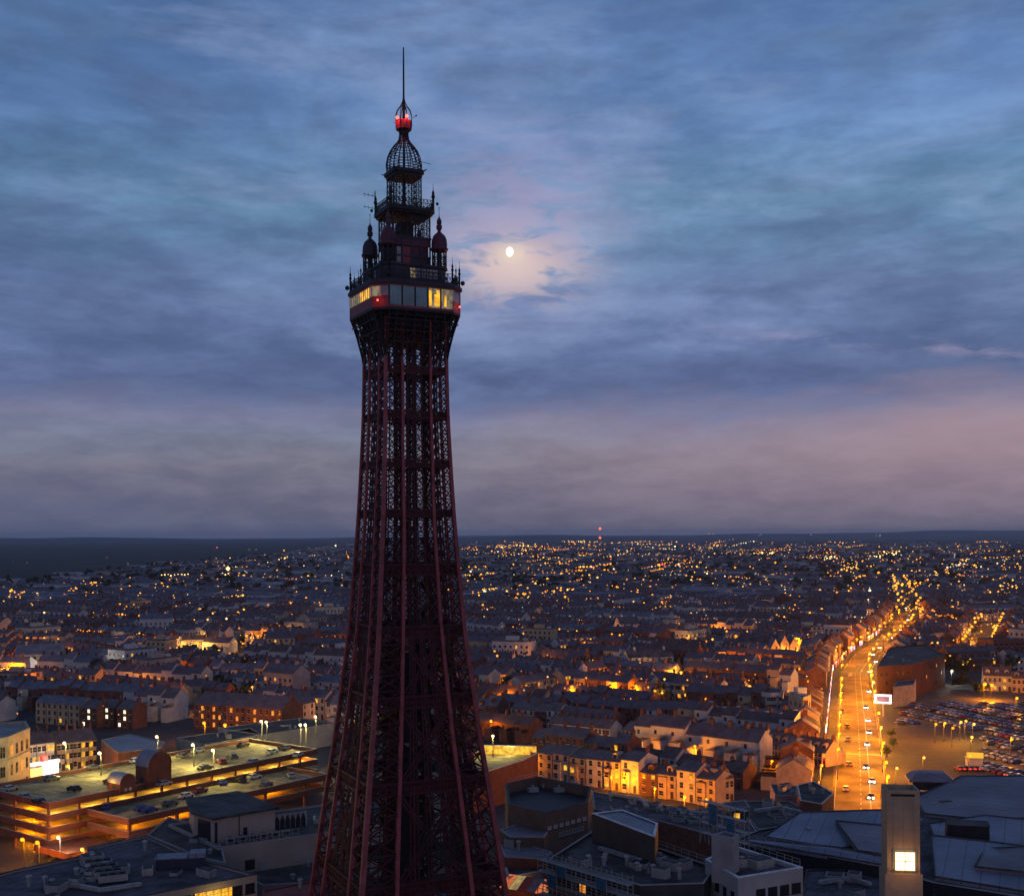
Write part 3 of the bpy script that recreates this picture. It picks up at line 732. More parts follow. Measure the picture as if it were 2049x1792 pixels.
for a, b_ in zip(CH[:7], CH[1:7]):
    d = (b_ - a); L_ = d.length; d.normalize(); nn = Vector((-d.y, d.x, 0)); k = 0.0
    while k < L_ - 3:
        p, q = a + d * k, a + d * (k + 3); mk.poly([(p + nn * .1)[:2] + (0.056,), (p - nn * .1)[:2] + (0.056,), (q - nn * .1)[:2] + (0.056,), (q + nn * .1)[:2] + (0.056,)]); k += 7
    for o in (-7.2, 7.2, -2.6):
        p, q = a + nn * o, b_ + nn * o; mk.poly([(p + nn * .08)[:2] + (0.054,), (p - nn * .08)[:2] + (0.054,), (q - nn * .08)[:2] + (0.054,), (q + nn * .08)[:2] + (0.054,)])
for t_ in (0.30, 0.62):
    a, b_ = CH[1], CH[4]; p = a + (b_ - a) * t_; d = (b_ - a).normalized(); nn = Vector((-d.y, d.x, 0))
    mk.poly([(p + nn * 7.5)[:2] + (0.058,), (p - nn * 7.5)[:2] + (0.058,), (p - nn * 7.5 + d * .5)[:2] + (0.058,), (p + nn * 7.5 + d * .5)[:2] + (0.058,)])
tag(mk.build('road_marking', M_MARK), 'painted lines on the main street', 'road markings', kind='structure')
def pxpoly(name, pts, z, m, label, cat):
    q = MB(); w = [P(x, y) for x, y in pts]
    if sum(w[i].x * w[(i + 1) % len(w)].y - w[(i + 1) % len(w)].x * w[i].y for i in range(len(w))) < 0: w.reverse()
    q.poly([(p.x, p.y, z) for p in w]); return tag(q.build(name, m), label, cat, kind='structure'), w
_, PLAZA = pxpoly('plaza', [(886, 772), (886, 733), (950, 731), (974, 736), (978, 764), (972, 776)], 0.05, M_PAVE, 'dark empty paved yard right of the main street', 'yard')
_, LOT = pxpoly('parking_surface', [(893, 727), (915, 700), (962, 696), (1075, 690), (1110, 735), (1075, 792), (985, 782), (982, 736), (950, 726)], 0.045, M_ASPH, 'open air parking surface full of cars on the right', 'car park')
xs2, _q = pxpoly('road', [(935, 690), (1000, 684), (1090, 690), (1090, 697), (1000, 694), (940, 697)], 0.05, M_ASPH, 'side road along the far edge of the open car park', 'road')

# ------------------------------------------------------------------ houses
WALLS = {'brick': M_BRICK, 'cream': M_CREAM, 'pale': M_PALE, 'ochre': M_OCHRE}
ROOFS = {'slate': M_SLATE, 'brown': M_SLATE2, 'blue': M_SLATE3}
def house_parts(w, d, e, rh, st, bay=False, dormer=False, lit=(), chim=True, rear=True, nw=0):
    """parts of one terraced house; front at -y; returns [(name, mesh builder, slot)]"""
    hw, hd = w / 2, d / 2; out = []
    wall = MB()
    wall.poly([(-hw, -hd, 0), (hw, -hd, 0), (hw, -hd, e), (-hw, -hd, e)]); wall.poly([(hw, hd, 0), (-hw, hd, 0), (-hw, hd, e), (hw, hd, e)])
    wall.poly([(hw, -hd, 0), (hw, hd, 0), (hw, hd, e), (hw, 0, e + rh), (hw, -hd, e)]); wall.poly([(-hw, hd, 0), (-hw, -hd, 0), (-hw, -hd, e), (-hw, 0, e + rh), (-hw, hd, e)])
    if bay: wall.box(-hw + .6, -hw + .6 + w * .42, -hd - .8, -hd - .002, 0, 3.1 * min(2, st))
    if rear: wall.box(-hw + .1, -hw + w * .5, hd + .002, hd + 4.5, 0, e * .62)
    out.append(('wall', wall, 'wall'))
    rf_ = MB(); ov = .3; sl_ = rh / hd
    for s_ in (-1, 1):
        a = [(-hw, s_ * (hd + ov), e - ov * sl_), (hw, s_ * (hd + ov), e - ov * sl_), (hw, 0, e + rh), (-hw, 0, e + rh)]
        bq = [(x, y, z + .16) for x, y, z in a]
        if s_ > 0: a, bq = [a[1], a[0], a[3], a[2]], [bq[1], bq[0], bq[3], bq[2]]
        rf_.poly(bq); rf_.poly([a[0], a[1], bq[1], bq[0]]); rf_.poly([a[1], a[2], bq[2], bq[1]]); rf_.poly([a[3], a[0], bq[0], bq[3]])
    if rear:
        z0 = e * .62
        rf_.poly([(-hw + w * .5 + .15, hd + .02, z0 + .1), (-hw + w * .5 + .15, hd + 4.7, z0 + .1), (-hw - .02, hd + 4.7, z0 + 1.3), (-hw - .02, hd + .02, z0 + 1.3)])
        rf_.poly([(-hw - .02, hd + 4.7, z0), (-hw - .02, hd + 4.7, z0 + 1.3), (-hw + w * .5 + .15, hd + 4.7, z0 + .1), (-hw + w * .5 + .15, hd + 4.7, z0)])
    if bay: rf_.box(-hw + .5, -hw + .7 + w * .42, -hd - .9, -hd - .01, 3.1 * min(2, st), 3.1 * min(2, st) + .2)
    out.append(('roof', rf_, 'roof'))
    if chim:
        c_ = MB(); c_.box(hw - .55, hw - .02, -.8, .8, e + rh * .55, e + rh + 1.3); c_.box(hw - .62, hw + .05, -.87, .87, e + rh + 1.3, e + rh + 1.48)
        for y_ in (-.5, 0, .5): c_.lathe([(.14, e + rh + 1.48), (.11, e + rh + 2.0)], 5, hw - .28, y_)
        out.append(('chimney', c_, 'chim'))
    if dormer:
        dm = MB(); y0 = -hd * .72; z0 = e + rh * .12; dm.box(-.9, .9, y0, y0 + hd * .5, z0, z0 + 1.7)
        dm.poly([(-1.1, y0 - .2, z0 + 1.7), (0, y0 - .2, z0 + 2.3), (0, y0 + hd * .62, z0 + 2.3), (-1.1, y0 + hd * .62, z0 + 1.7)]); dm.poly([(0, y0 - .2, z0 + 2.3), (1.1, y0 - .2, z0 + 1.7), (1.1, y0 + hd * .62, z0 + 1.7), (0, y0 + hd * .62, z0 + 2.3)])
        dm.poly([(-1.0, y0 - .02, z0 + 1.7), (1.0, y0 - .02, z0 + 1.7), (0, y0 - .02, z0 + 2.25)])
        out.append(('dormer', dm, 'wall'))
        dw = MB(); dw.box(-.6, .6, y0 - .06, y0 - .005, z0 + .4, z0 + 1.5); out.append(('window', dw, 'glass'))
    if nw == 0 and st > 2:
        pp = MB(); pp.beam((hw - .12, -hd - .1, .2), (hw - .12, -hd - .1, e - .2), .13); out.append(('drainpipe', pp, 'door'))
        bd = MB(); bd.box(-hw + .02, hw - .02, -hd - .16, -hd - .003, e * .335, e * .335 + .28); bd.box(-hw + .02, hw - .02, -hd - .22, -hd - .003, e - .32, e - .02); out.append(('string_course', bd, 'wall'))
    fl_h = (e - .3) / st; k = 0
    for f in range(st):
        z0 = f * fl_h + 1.0; zt = z0 + min(1.6, fl_h * .56)
        nW = nw or (2 if w < 6.6 else 3)
        for i in range(nW):
            x_ = -hw + w * (i + .5) / nW; inbay = bay and f < min(2, st) and x_ < -hw + .6 + w * .42
            if f == 0 and i == nW - 1:
                dr = MB(); dr.box(x_ - .5, x_ + .5, -hd - .07, -hd - .01, 0.1, 2.3); out.append(('door', dr, 'door')); k += 1; continue
            y_ = -hd - (.8 if inbay else 0); wd_ = MB(); hw_ = .72 if inbay else .55
            wd_.box(x_ - hw_, x_ + hw_, y_ - .05, y_ - .004, z0, zt); wd_.box(x_ - hw_ - .1, x_ + hw_ + .1, y_ - .12, y_ - .002, z0 - .14, z0 - .003, 1)
            wd_.box(x_ - hw_, x_ + hw_, y_ - .075, y_ - .052, (z0 + zt) / 2 - .03, (z0 + zt) / 2 + .03, 1)
            out.append(('window', wd_, 'lit' if k in lit else 'glass')); k += 1
    for f in range(st):                                         # back windows
        wd_ = MB(); z0 = f * fl_h + 1.0; wd_.box(hw * .3, hw * .3 + 1.0, hd + .004, hd + .05, z0, z0 + 1.4); out.append(('window', wd_, 'glass'))
    return out
DOORM = mat('dark_painted_door', (0.05, 0.03, 0.03), 0.5, 0.4, 1.0)
def slotmat(slot, wall, roof, litm): return {'wall': wall, 'roof': roof, 'chim': M_BRICK, 'glass': M_GLASSD, 'lit': litm, 'door': DOORM}[slot]
_hcache = {}
def house_key(w, d, e, rh, st, bay, dormer, lit, wall, roof): return (w, d, e, rh, st, bay, dormer, tuple(lit), wall, roof)
def house(loc, rz, wall='brick', roof='slate', w=6.0, d=8.5, e=6.2, rh=2.6, st=2, bay=False, dormer=False, lit=(), split=False, label=None, group=None, name='terraced_house', cat='house', litm=None, rear=True, nw=0):
    litm = litm or M_LITY
    key = house_key(w, d, e, rh, st, bay, dormer, lit, wall, roof) + (split, litm.name, rear, nw)
    if key not in _hcache:
        ps = house_parts(w, d, e, rh, st, bay, dormer, lit, rear=rear, nw=nw)
        if split:
            L = []
            for n_, mb, sl in ps:
                ms_ = [slotmat(sl, WALLS[wall], ROOFS[roof], litm)] + ([M_TRIM] if n_ == 'window' else [])
                L.append((n_, mb.mesh(n_, ms_)))
            _hcache[key] = L
        else:
            order = ['wall', 'roof', 'chim', 'glass', 'lit', 'door', 'trim']; big = MB()
            for n_, mb, sl in ps:
                b0 = len(big.m); big.add(mb); 
                for i in range(b0, len(big.m)): big.m[i] = 6 if (n_ == 'window' and big.m[i] == 1) else order.index(sl)
            _hcache[key] = big.mesh(name, [slotmat(o, WALLS[wall], ROOFS[roof], litm) for o in order[:-1]] + [M_TRIM])
    if split:
        r_ = empty(name, loc, rz, label, cat, group); roofo = None
        for n_, me in _hcache[key]:
            o = bpy.data.objects.new(n_, me); C.objects.link(o); o.parent = r_
            if n_ == 'roof': roofo = o
            elif n_ in ('chimney', 'dormer') and roofo: o.parent = roofo
        return r_
    return tag(link_mesh(name, _hcache[key], None, loc, rz), label, cat, group)

FOOT = []                                                        # footprints that keep the ordinary rows away
ORD = ['first', 'second', 'third', 'fourth', 'fifth', 'sixth', 'seventh', 'eighth', 'ninth', 'tenth', 'eleventh', 'twelfth', 'thirteenth', 'fourteenth', 'fifteenth', 'sixteenth']
ROW_I = [0]
def row(p0, p1, n, what, wall='cream', group=None, split=False, mix=None, litp=0.25, face=None, **kw):
    """n houses side by side along the ground line p0 -> p1 (left to right in the photo), fronts towards the camera"""
    a, b_ = P(*p0), P(*p1); d = b_ - a; w = d.length / n; rz = math.atan2(d.y, d.x); ROW_I[0] += 1
    dep = kw.pop('d', 9.0); nrm = Vector((-math.sin(rz), math.cos(rz), 0))
    rr = random.Random(ROW_I[0] * 7 + 3)
    FOOT.append([(q.x, q.y) for q in (a - nrm * 15, b_ - nrm * 15, b_ + nrm * (dep + 6), a + nrm * (dep + 6))])
    for i in range(n):
        c_ = a + d * ((i + .5) / n) + nrm * (dep / 2)
        k2 = dict(kw)
        if mix: k2.update(mix[i % len(mix)])
        wl_ = k2.pop('wall', wall)
        lit = tuple(sorted(k for k in range(10) if rr.random() < litp))
        lab = ('%s %s' % (what[0], what[1])) if n == 1 else '%s %s, %s from left' % (what[0], what[1], ORD[i]) if n <= 16 else what[0] + ' ' + what[1]
        if n > 1 and i == n - 1: lab = '%s %s, last on right' % (what[0], what[1])
        house((c_.x, c_.y, 0), rz, wl_, w=round(w - .02, 2), d=dep, lit=lit, split=split, label=lab, group=group, **k2)

# the orange lit terrace right of the tower
mixD = [dict(wall='ochre', e=7.9, st=3, dormer=False), dict(wall='cream', e=8.5, st=3, bay=True), dict(wall='ochre', e=8.1, st=3, bay=True), dict(wall='cream', e=8.3, st=3), dict(wall='ochre', e=8.5, st=3, bay=True, dormer=True),
        dict(wall='pale', e=9.5, st=3, bay=True), dict(wall='brick', e=6.5, st=3, dormer=True), dict(wall='ochre', e=6.9, st=3, dormer=True, bay=True), dict(wall='cream', e=8.8, st=3), dict(wall='ochre', e=7.3, st=3, bay=True)]
row((537, 777), (716, 806), 10, ('lamp lit house in the orange terrace', 'right of the tower'), group='houses of the long orange lit terrace', split=True, mix=mixD, litp=.16, rh=1.9, d=10)
row((716, 804), (734, 801), 2, ('dim house with a dormer', 'ending the orange terrace'), wall='ochre', split=True, e=7.0, st=2, dormer=True, rh=2.6)
row((523, 697), (561, 690), 6, ('pale terrace house in the lamp lit row', 'beside the tower'), group='pale lamp lit row beside the tower', wall='cream', split=True, e=7.0, st=2, bay=True)
row((565, 692), (583, 689), 3, ('orange lit brick house on the corner', 'behind the flat grey roofs'), wall='ochre', split=True, e=8, st=3)
row((589, 686), (607, 684), 3, ('glowing tall corner house', 'where two lit rows meet'), wall='ochre', split=True, e=9, st=3, rh=3)
row((622, 690), (648, 692), 4, ('pink lit house with dark windows', 'in the row right of the corner'), wall='cream', split=True, e=7.0, st=2)
row((672, 698), (719, 703), 7, ('cream two storey house', 'in the lamp lit middle row'), group='cream houses of the middle row', wall='cream', split=True, e=7.5, st=2, bay=True, mix=[dict(wall='cream'), dict(wall='ochre'), dict(wall='pale')])
row((722, 704), (752, 707), 5, ('small orange lit house', 'before the white block'), wall='ochre', split=True, e=5.2, st=2)
row((733, 751), (762, 755), 4, ('white rendered house with gable', 'at the left of the dormer row'), wall='pale', split=True, e=6.0, st=2)
row((763, 756), (826, 767), 8, ('dormer house over orange wall', 'left of main street'), group='dormer row left of the main street', wall='ochre', split=True, e=4.8, st=2, dormer=True, rh=3.6)
row((548, 738), (610, 745), 8, ('low pale house', 'in the row above the orange terrace'), wall='pale', e=6, st=2, group='low pale row above the orange terrace', split=True)
row((622, 744), (652, 750), 4, ('low house by bright lamp', 'above the orange terrace'), wall='ochre', e=5.5, st=2, split=True)
row((690, 660), (712, 661), 4, ('dim house', 'left of the string of orange lamps'), wall='ochre', e=6)
row((712, 664), (752, 665), 8, ('brown house behind the lamp string', 'left of the lit church'), group='houses behind the string of lamps', wall='ochre', e=6)
row((634, 655), (660, 658), 5, ('pale house', 'in the gabled row left of the church'), wall='pale', e=7, st=2, dormer=True, rh=3.2)
row((560, 655), (600, 651), 6, ('dim gabled house', 'in the far row right of the tower'), wall='pale', e=7, st=2, dormer=True, rh=3.4)
row((474, 668), (512, 669), 7, ('pinkish row house', 'just right of the tower'), wall='pale', e=6.5)
row((1012, 692), (1060, 694), 5, ('brown villa', 'right of the yellow lit villa'), wall='ochre', e=7, split=True, dormer=True)
row((983, 690), (1012, 691), 3, ('yellow lit gabled villa', 'beyond the open car park'), wall='cream', e=7.5, split=True, dormer=True, rh=3.6, litp=.4)
row((962, 671), (1000, 671), 5, ('dark house', 'behind the yellow lit villas'), wall='brick', e=7, dormer=True)
# left of the tower
row((126, 699), (176, 706), 7, ('beige lamp lit house', 'in the row left of the brick hall'), group='beige row left of the brick hall', wall='ochre', split=True, e=7.4, st=2)
row((78, 692), (95, 693), 2, ('plain beige house', 'in the middle of the left roofs'), wall='ochre', split=True, e=9, st=3)
row((38, 686), (76, 690), 6, ('low lit row house', 'at the left among slate roofs'), wall='ochre', e=5.5)
row((22, 660), (53, 658), 5, ('house glowing orange', 'in the bright cluster at far left'), wall='ochre', e=8, st=3, split=True, litp=.4)
row((56, 660), (92, 664), 6, ('pale house', 'right of the orange cluster at far left'), wall='cream', e=9, st=3)
row((93, 665), (122, 664), 4, ('pale house', 'left of the green lawn'), wall='cream', e=8, st=3)
row((176, 652), (204, 651), 4, ('white house with grey roof', 'in the floodlit group left of the tower'), wall='pale', e=8, st=2, split=True)
row((204, 650), (218, 650), 1, ('white gabled house', 'at the right end of the floodlit group'), wall='pale', e=9, st=3, rh=4, split=True)
row((247, 639), (262, 638), 2, ('red brick house with white gable edge', 'left of the tower'), wall='brick', e=7, rh=4.2, split=True)
row((262, 645), (310, 645), 8, ('lit row house', 'between the red gable and the tower'), wall='ochre', e=7)
row((312, 651), (344, 650), 6, ('orange lit row house', 'touching the tower outline on the left'), wall='cream', e=6)
row((312, 627), (343, 626), 6, ('pale house', 'left of the tower in the upper row'), wall='pale', e=7)
row((222, 622), (262, 621), 6, ('house under orange lamps', 'in the upper left row'), wall='ochre', e=7)
row((85, 618), (140, 618), 8, ('brick house', 'in the upper row at far left'), wall='brick', e=7)

# ------------------------------------------------------------------ flat roofed buildings
def ccw(p):
    p = [Vector((q[0], q[1], 0)) for q in p]; n = len(p)
    if sum(p[i].x * p[(i + 1) % n].y - p[(i + 1) % n].x * p[i].y for i in range(n)) < 0: p.reverse()
    return p
def inset(p, t):
    n = len(p); out = []
    for i in range(n):
        a, b_, c_ = p[i - 1], p[i], p[(i + 1) % n]
        d0 = (b_ - a).normalized(); d1 = (c_ - b_).normalized(); n0 = Vector((-d0.y, d0.x, 0)); n1 = Vector((-d1.y, d1.x, 0))
        k = (n0 + n1); q = k.dot(k); k = k * (2 / q) * 1.0 if q > 0.2 else n0
        out.append(b_ + k * t)
    return out
def flat_building(name, label, cat, pts, z1, z0=0.0, wall=M_BRICK, roof=M_FELT, cop=None, ph=0.9, pt=0.35, world_pts=False, group=None, clutter=0, seed=1):
    w = ccw(pts if world_pts else [P(x, y, z1) for x, y in pts])
    cx_ = sum(q.x for q in w) / len(w); cy_ = sum(q.y for q in w) / len(w); c_ = Vector((cx_, cy_, 0))
    root = empty(name, (cx_, cy_, z0), 0, label, cat, group); w = [q - c_ for q in w]
    mb = MB(); mb.prism([(q.x, q.y) for q in w], 0, z1 - z0 - ph); wo_ = mb.build('wall', wall, root)
    ins = inset(w, pt); zr = z1 - z0 - ph
    mb = MB(); mb.prism([(q.x, q.y) for q in ins], zr - .2, zr + .05); ro = mb.build('roof', roof, root)
    mb = MB(); n = len(w)
    for i in range(n):
        a, b_, c2, d_ = w[i], w[(i + 1) % n], ins[(i + 1) % n], ins[i]
        for zq0, zq1, m_ in ((zr + .002, z1 - z0 - .15, 0), (z1 - z0 - .15, z1 - z0, 1)):
            mb.poly([(a.x, a.y, zq0), (b_.x, b_.y, zq0), (b_.x, b_.y, zq1), (a.x, a.y, zq1)], m_); mb.poly([(c2.x, c2.y, zq0), (d_.x, d_.y, zq0), (d_.x, d_.y, zq1), (c2.x, c2.y, zq1)], m_)
        mb.poly([(a.x, a.y, z1 - z0), (b_.x, b_.y, z1 - z0), (c2.x, c2.y, z1 - z0), (d_.x, d_.y, z1 - z0)], 1)
    mb.build('parapet', [wall, cop or M_GREYC], root)
    rr = random.Random(seed); k = 0
    while k < clutter:
        i = rr.randrange(n); u, v = rr.random(), rr.random(); q = Vector((0, 0, 0)).lerp(ins[i].lerp(ins[(i + 1) % n], u), v * .8)
        mb = MB(); sx, sy, sz = rr.uniform(.6, 2.2), rr.uniform(.6, 1.8), rr.uniform(.5, 1.7)
        if rr.random() < .55:
            mb.box(-sx, sx, -sy, sy, 0, sz); mb.box(-sx * .8, sx * .8, -sy * .8, sy * .8, sz, sz + .12, 1); nm = 'roof_vent_box'
        else:
            mb.lathe([(.35, 0), (.35, sz), (.55, sz + .1), (.5, sz + .35), (.1, sz + .5)], 8); nm = 'roof_cowl'
        mb.build(nm, [M_STEEL if rr.random() < .5 else M_GREYC, M_BLK], root, (q.x, q.y, zr + .05), rr.uniform(0, 1.5)); k += 1
    return root, w, wo_
def wall_windows(root, a, b_, zs, n, ww, wh, glass, frame=M_TRIM, u0=0.04, u1=0.96, skip=0.0, lit=None, litp=0.0, seed=2, name='window'):
    """a row of n windows at each height in zs on the wall a -> b_ (outside on the right hand of a -> b_)"""
    d = b_ - a; L_ = d.length; d = d.normalized(); nn = Vector((d.y, -d.x, 0)); rz = math.atan2(d.y, d.x); rr = random.Random(seed)
    ms_ = {}
    for z in zs:
        for k in range(n):
            if rr.random() < skip: continue
            mm = lit if (lit and rr.random() < litp) else glass
            if mm.name not in ms_:
                mb = MB(); mb.box(-ww / 2, ww / 2, -.06, .0, 0, wh); mb.box(-ww / 2 - .1, ww / 2 + .1, -.13, -.001, -.16, -.002, 1); mb.box(-.04, .04, -.09, -.061, 0, wh, 1)
                mb.box(-ww / 2, ww / 2, -.085, -.0615, wh * .55, wh * .55 + .06, 1)
                ms_[mm.name] = mb.mesh(name, [mm, frame])
            p = a + d * (L_ * (u0 + (u1 - u0) * (k + .5) / n)) + nn * .012
            link_mesh(name, ms_[mm.name], root, (p.x, p.y, z), rz)
def edge(w, i): return w[i], w[(i + 1) % len(w)]
def facing(w):
    """edges of w sorted by how squarely they face the camera side (-y)"""
    L = []
    for i in range(len(w)):
        a, b_ = edge(w, i); d = (b_ - a); L.append((d.normalized().x * 1.0, i))
    return [i for _, i in sorted(L, reverse=True)]

# ---- left foreground
r1, w1, _ = flat_building('flat_roofed_hall', 'wide dark flat roofed building filling the bottom left corner, yellow windows below its edge', 'building',
    [(-60, 890), (12, 869), (88, 853), (87, 846), (147, 834), (200, 858), (257, 873), (157, 892), (60, 912), (-40, 935)], 17, wall=M_BEIGE, roof=M_FELT, cop=M_FELT2, ph=.5, pt=.5, clutter=26, seed=4)
a_, b_ = P(157, 892, 17), P(257, 873, 17); c0 = Vector((r1.location.x, r1.location.y, 0))
wall_windows(r1, Vector((a_.x, a_.y, 0)) - c0, Vector((b_.x, b_.y, 0)) - c0, [13.9], 7, 1.75, 1.7, M_GLASSD, M_BLK, .08, .99, lit=M_LITY, litp=.0, seed=5)
d_ = (b_ - a_).normalized(); nn_ = Vector((d_.y, -d_.x, 0))
for k, u in enumerate((.40, .475, .55, .625, .70)):
    mb = MB(); mb.box(-.62, .62, -.1, 0, 0, 1.75); mb.box(-.03, .03, -.13, -.1, 0, 1.75, 1); mb.box(-.62, .62, -.13, -.1, 1.1, 1.16, 1)
    p = a_ + (b_ - a_) * u + nn_ * .09 - c0; mb.build('lit_window', [M_LITY, M_BLK], r1, (p.x, p.y, 13.9), math.atan2(d_.y, d_.x))
point(r1, tuple((a_ + (b_ - a_) * .55 + nn_ * 2.0 - c0)[:2]) + (14.5,), 180, COL_Y)
# rooftop plant on that hall
for k, (x, y) in enumerate(((98, 868), (103, 873), (108, 878), (113, 882))):
    p = P(x, y, 16.6); mb = MB()
    mb.box(-2.4, 2.4, -.75, .75, .35, 1.5); mb.box(-2.2, 2.2, -.6, .6, 1.5, 1.62, 1)
    for x_ in (-2, 0, 2): mb.box(x_ - .1, x_ + .1, -.7, .7, 0, .35, 1); mb.lathe([(.5, 1.62), (.5, 1.8), (.42, 1.8)], 10, x_ * .75, 0, 1)
    tag(mb.build('air_unit', [M_STEEL, M_BLK], None, p, rad(24)), 'grey air conditioning unit on the dark corner roof, ' + ('farthest of four', 'second farthest of four', 'second nearest of four', 'nearest of four')[k], 'air unit', 'air units on the dark corner roof')
p = P(181, 866, 16.6); mb = MB()
mb.box(-4.2, 4.2, -1.6, 1.6, 0, 1.9); mb.box(-4.4, 1.2, -1.8, 1.8, 1.9, 2.1, 1); mb.box(1.6, 4.3, -1.7, 1.5, 1.9, 2.7, 1); mb.beam((-4, -1.7, 2.1), (-4, -1.7, 3.2), .1); mb.beam((3, 1.2, 2.7), (3, 1.2, 3.6), .12)
tag(mb.build('plant_enclosure', [mat('blue_black_steel', (.02, .025, .05), .5), M_METAL], None, p, rad(10)), 'blue black plant enclosure on the dark corner roof', 'plant box')

# beige block with its flat topped box
ph0 = rad(30); u30 = Vector((math.cos(ph0), math.sin(ph0), 0)); v30 = Vector((-math.sin(ph0), math.cos(ph0), 0))
W1 = P(219, 846, 15); W1.z = 0
r2, w2, _ = flat_building('beige_hall', 'beige clad low hall with long blank wall left of the tower foot', 'building', [W1, W1 + u30 * 50, W1 + u30 * 50 + v30 * 24, W1 + v30 * 24 - u30 * 4], 15, wall=M_BEIGE, roof=M_FELT2, cop=M_GREYC, ph=.5, world_pts=True, clutter=5, seed=9)
c0 = r2.location.copy(); c0.z = 0
mb = MB(); mb.box(-1, 1, -.08, .03, 0, 2.0); p = W1 + u30 * 6.2 - c0; mb.build('door', M_BLK, r2, (p.x, p.y, 9.6), ph0)
rl_ = MB()
for k in range(13):
    p = W1 + u30 * (.6 + k * 1.35) + v30 * 1.2 - c0; rl_.beam((p.x, p.y, 14.6), (p.x, p.y, 16.3), .09)
    q = W1 + u30 * (.6 + k * 1.35 + 1.35) + v30 * 1.2 - c0
    if k < 12:
        for zz_ in (15.3, 16.2): rl_.beam((p.x, p.y, zz_), (q.x, q.y, zz_), .08)
rl_.build('guard_rail', M_STEEL, r2)
for k in range(6):
    p = W1 + u30 * (3 + k * 2.3) + v30 * 2.6 ; mb = MB(); mb.box(-.8, .8, -.5, .5, .1, 1.3); mb.box(-.6, .6, -.53, -.5, .3, 1.1, 1); mb.lathe([(.35, 1.3), (.35, 1.42)], 8, 0, 0, 1)
    tag(mb.build('condenser', [M_GREYC, M_BLK], None, (p.x, p.y, 14.55), ph0), 'small grey condenser behind the rail of the beige hall, ' + ORD[k] + ' from the left', 'air unit', 'condensers along the beige hall edge')
BX = [P(194, 810, 20), P(214, 815.5, 20), P(275, 805, 20), P(237, 790, 20), P(189, 797, 20)]
r3, w3, _ = flat_building('beige_rooftop_box', 'beige box building with dark overhanging roof above the beige hall', 'building', BX, 19.4, z0=14.5, wall=M_BEIGE, roof=M_FELT2, cop=M_FELT2, ph=.25, world_pts=True)
c0 = r3.location.copy(); c0.z = 0
mb = MB(); wq = inset(ccw(BX), -.7); mb.prism([(q.x - c0.x, q.y - c0.y) for q in wq], 4.9, 5.3); mb.build('roof_edge', M_FELT2, r3)
A_, B_ = P(214, 815.5, 20), P(275, 805, 20); A_.z = B_.z = 0; d_ = (B_ - A_).normalized(); n_ = Vector((d_.y, -d_.x, 0)); rzb = math.atan2(d_.y, d_.x)
for u, w_, z0_, z1_, nm, mm in ((.03, .5, .1, 4.2, 'corner_pier', M_BLK), (.40, .12, .1, 4.9, 'downpipe', M_REDD), (.50, .8, .1, 2.2, 'door', M_BLK), (.56, .1, .1, 2.0, 'downpipe', M_TRIM)):
    mb = MB(); mb.box(-w_ / 2, w_ / 2, -.15, .02, z0_, z1_); p = A_ + (B_ - A_) * u - c0; mb.build(nm, mm, r3, (p.x, p.y, 0), rzb)
L_, M_ = P(194, 810, 20), P(214, 815.5, 20); L_.z = M_.z = 0; dl = (M_ - L_).normalized()
mb = MB(); mb.box(-2.2, 2.2, -.1, .02, .2, 4.2); p = L_ + (M_ - L_) * .52 - c0; mb.build('loading_opening', M_BLK, r3, (p.x, p.y, 0), math.atan2(dl.y, dl.x))
# pointed screen fence beside the box
fe = empty('screen_fence', P(275, 829, 14.6), ph0, 'black fence of pointed arches right of the beige box', 'fence')
for k in range(6):
    mb = MB(); x_ = k * 1.15; mb.prism([(x_, 0), (x_ + .95, 0), (x_ + .95, .1), (x_, .1)], 0, 1.7); mb.poly([(x_, 0, 1.7), (x_ + .95, 0, 1.7), (x_ + .475, 0, 2.9)]); mb.poly([(x_ + .95, .1, 1.7), (x_, .1, 1.7), (x_ + .475, .1, 2.9)])
    mb.build('fence_panel', M_BLK, fe)
mb = MB(); mb.box(-.2, 7.1, .15, .3, 0, 3.1); mb.build('back_wall', M_GREYC, fe)
flat_building('low_dark_annexe', 'low dark flat roof in front of the blank beige wall', 'building', [(219, 859), (330, 846), (330, 880), (262, 884)], 9.5, wall=M_GREYC, roof=M_FELT2, ph=.4, clutter=3, seed=12)
flat_building('red_roofed_block', 'red roofed block at the bottom edge just left of the tower', 'building', [(262, 889), (320, 878), (324, 905), (266, 915)], 13.2, wall=M_BRICK, roof=M_REDROOF, cop=M_REDROOF, ph=.3, clutter=1, seed=13)
flat_building('grey_terrace_block', 'dark grey terrace roof between the beige box and the corner roof', 'building', [(147, 834), (168, 816), (192, 822), (222, 845), (226, 862), (203, 857)], 14.6, wall=M_GREYC, roof=M_FELT2, ph=.35, clutter=3, seed=15)

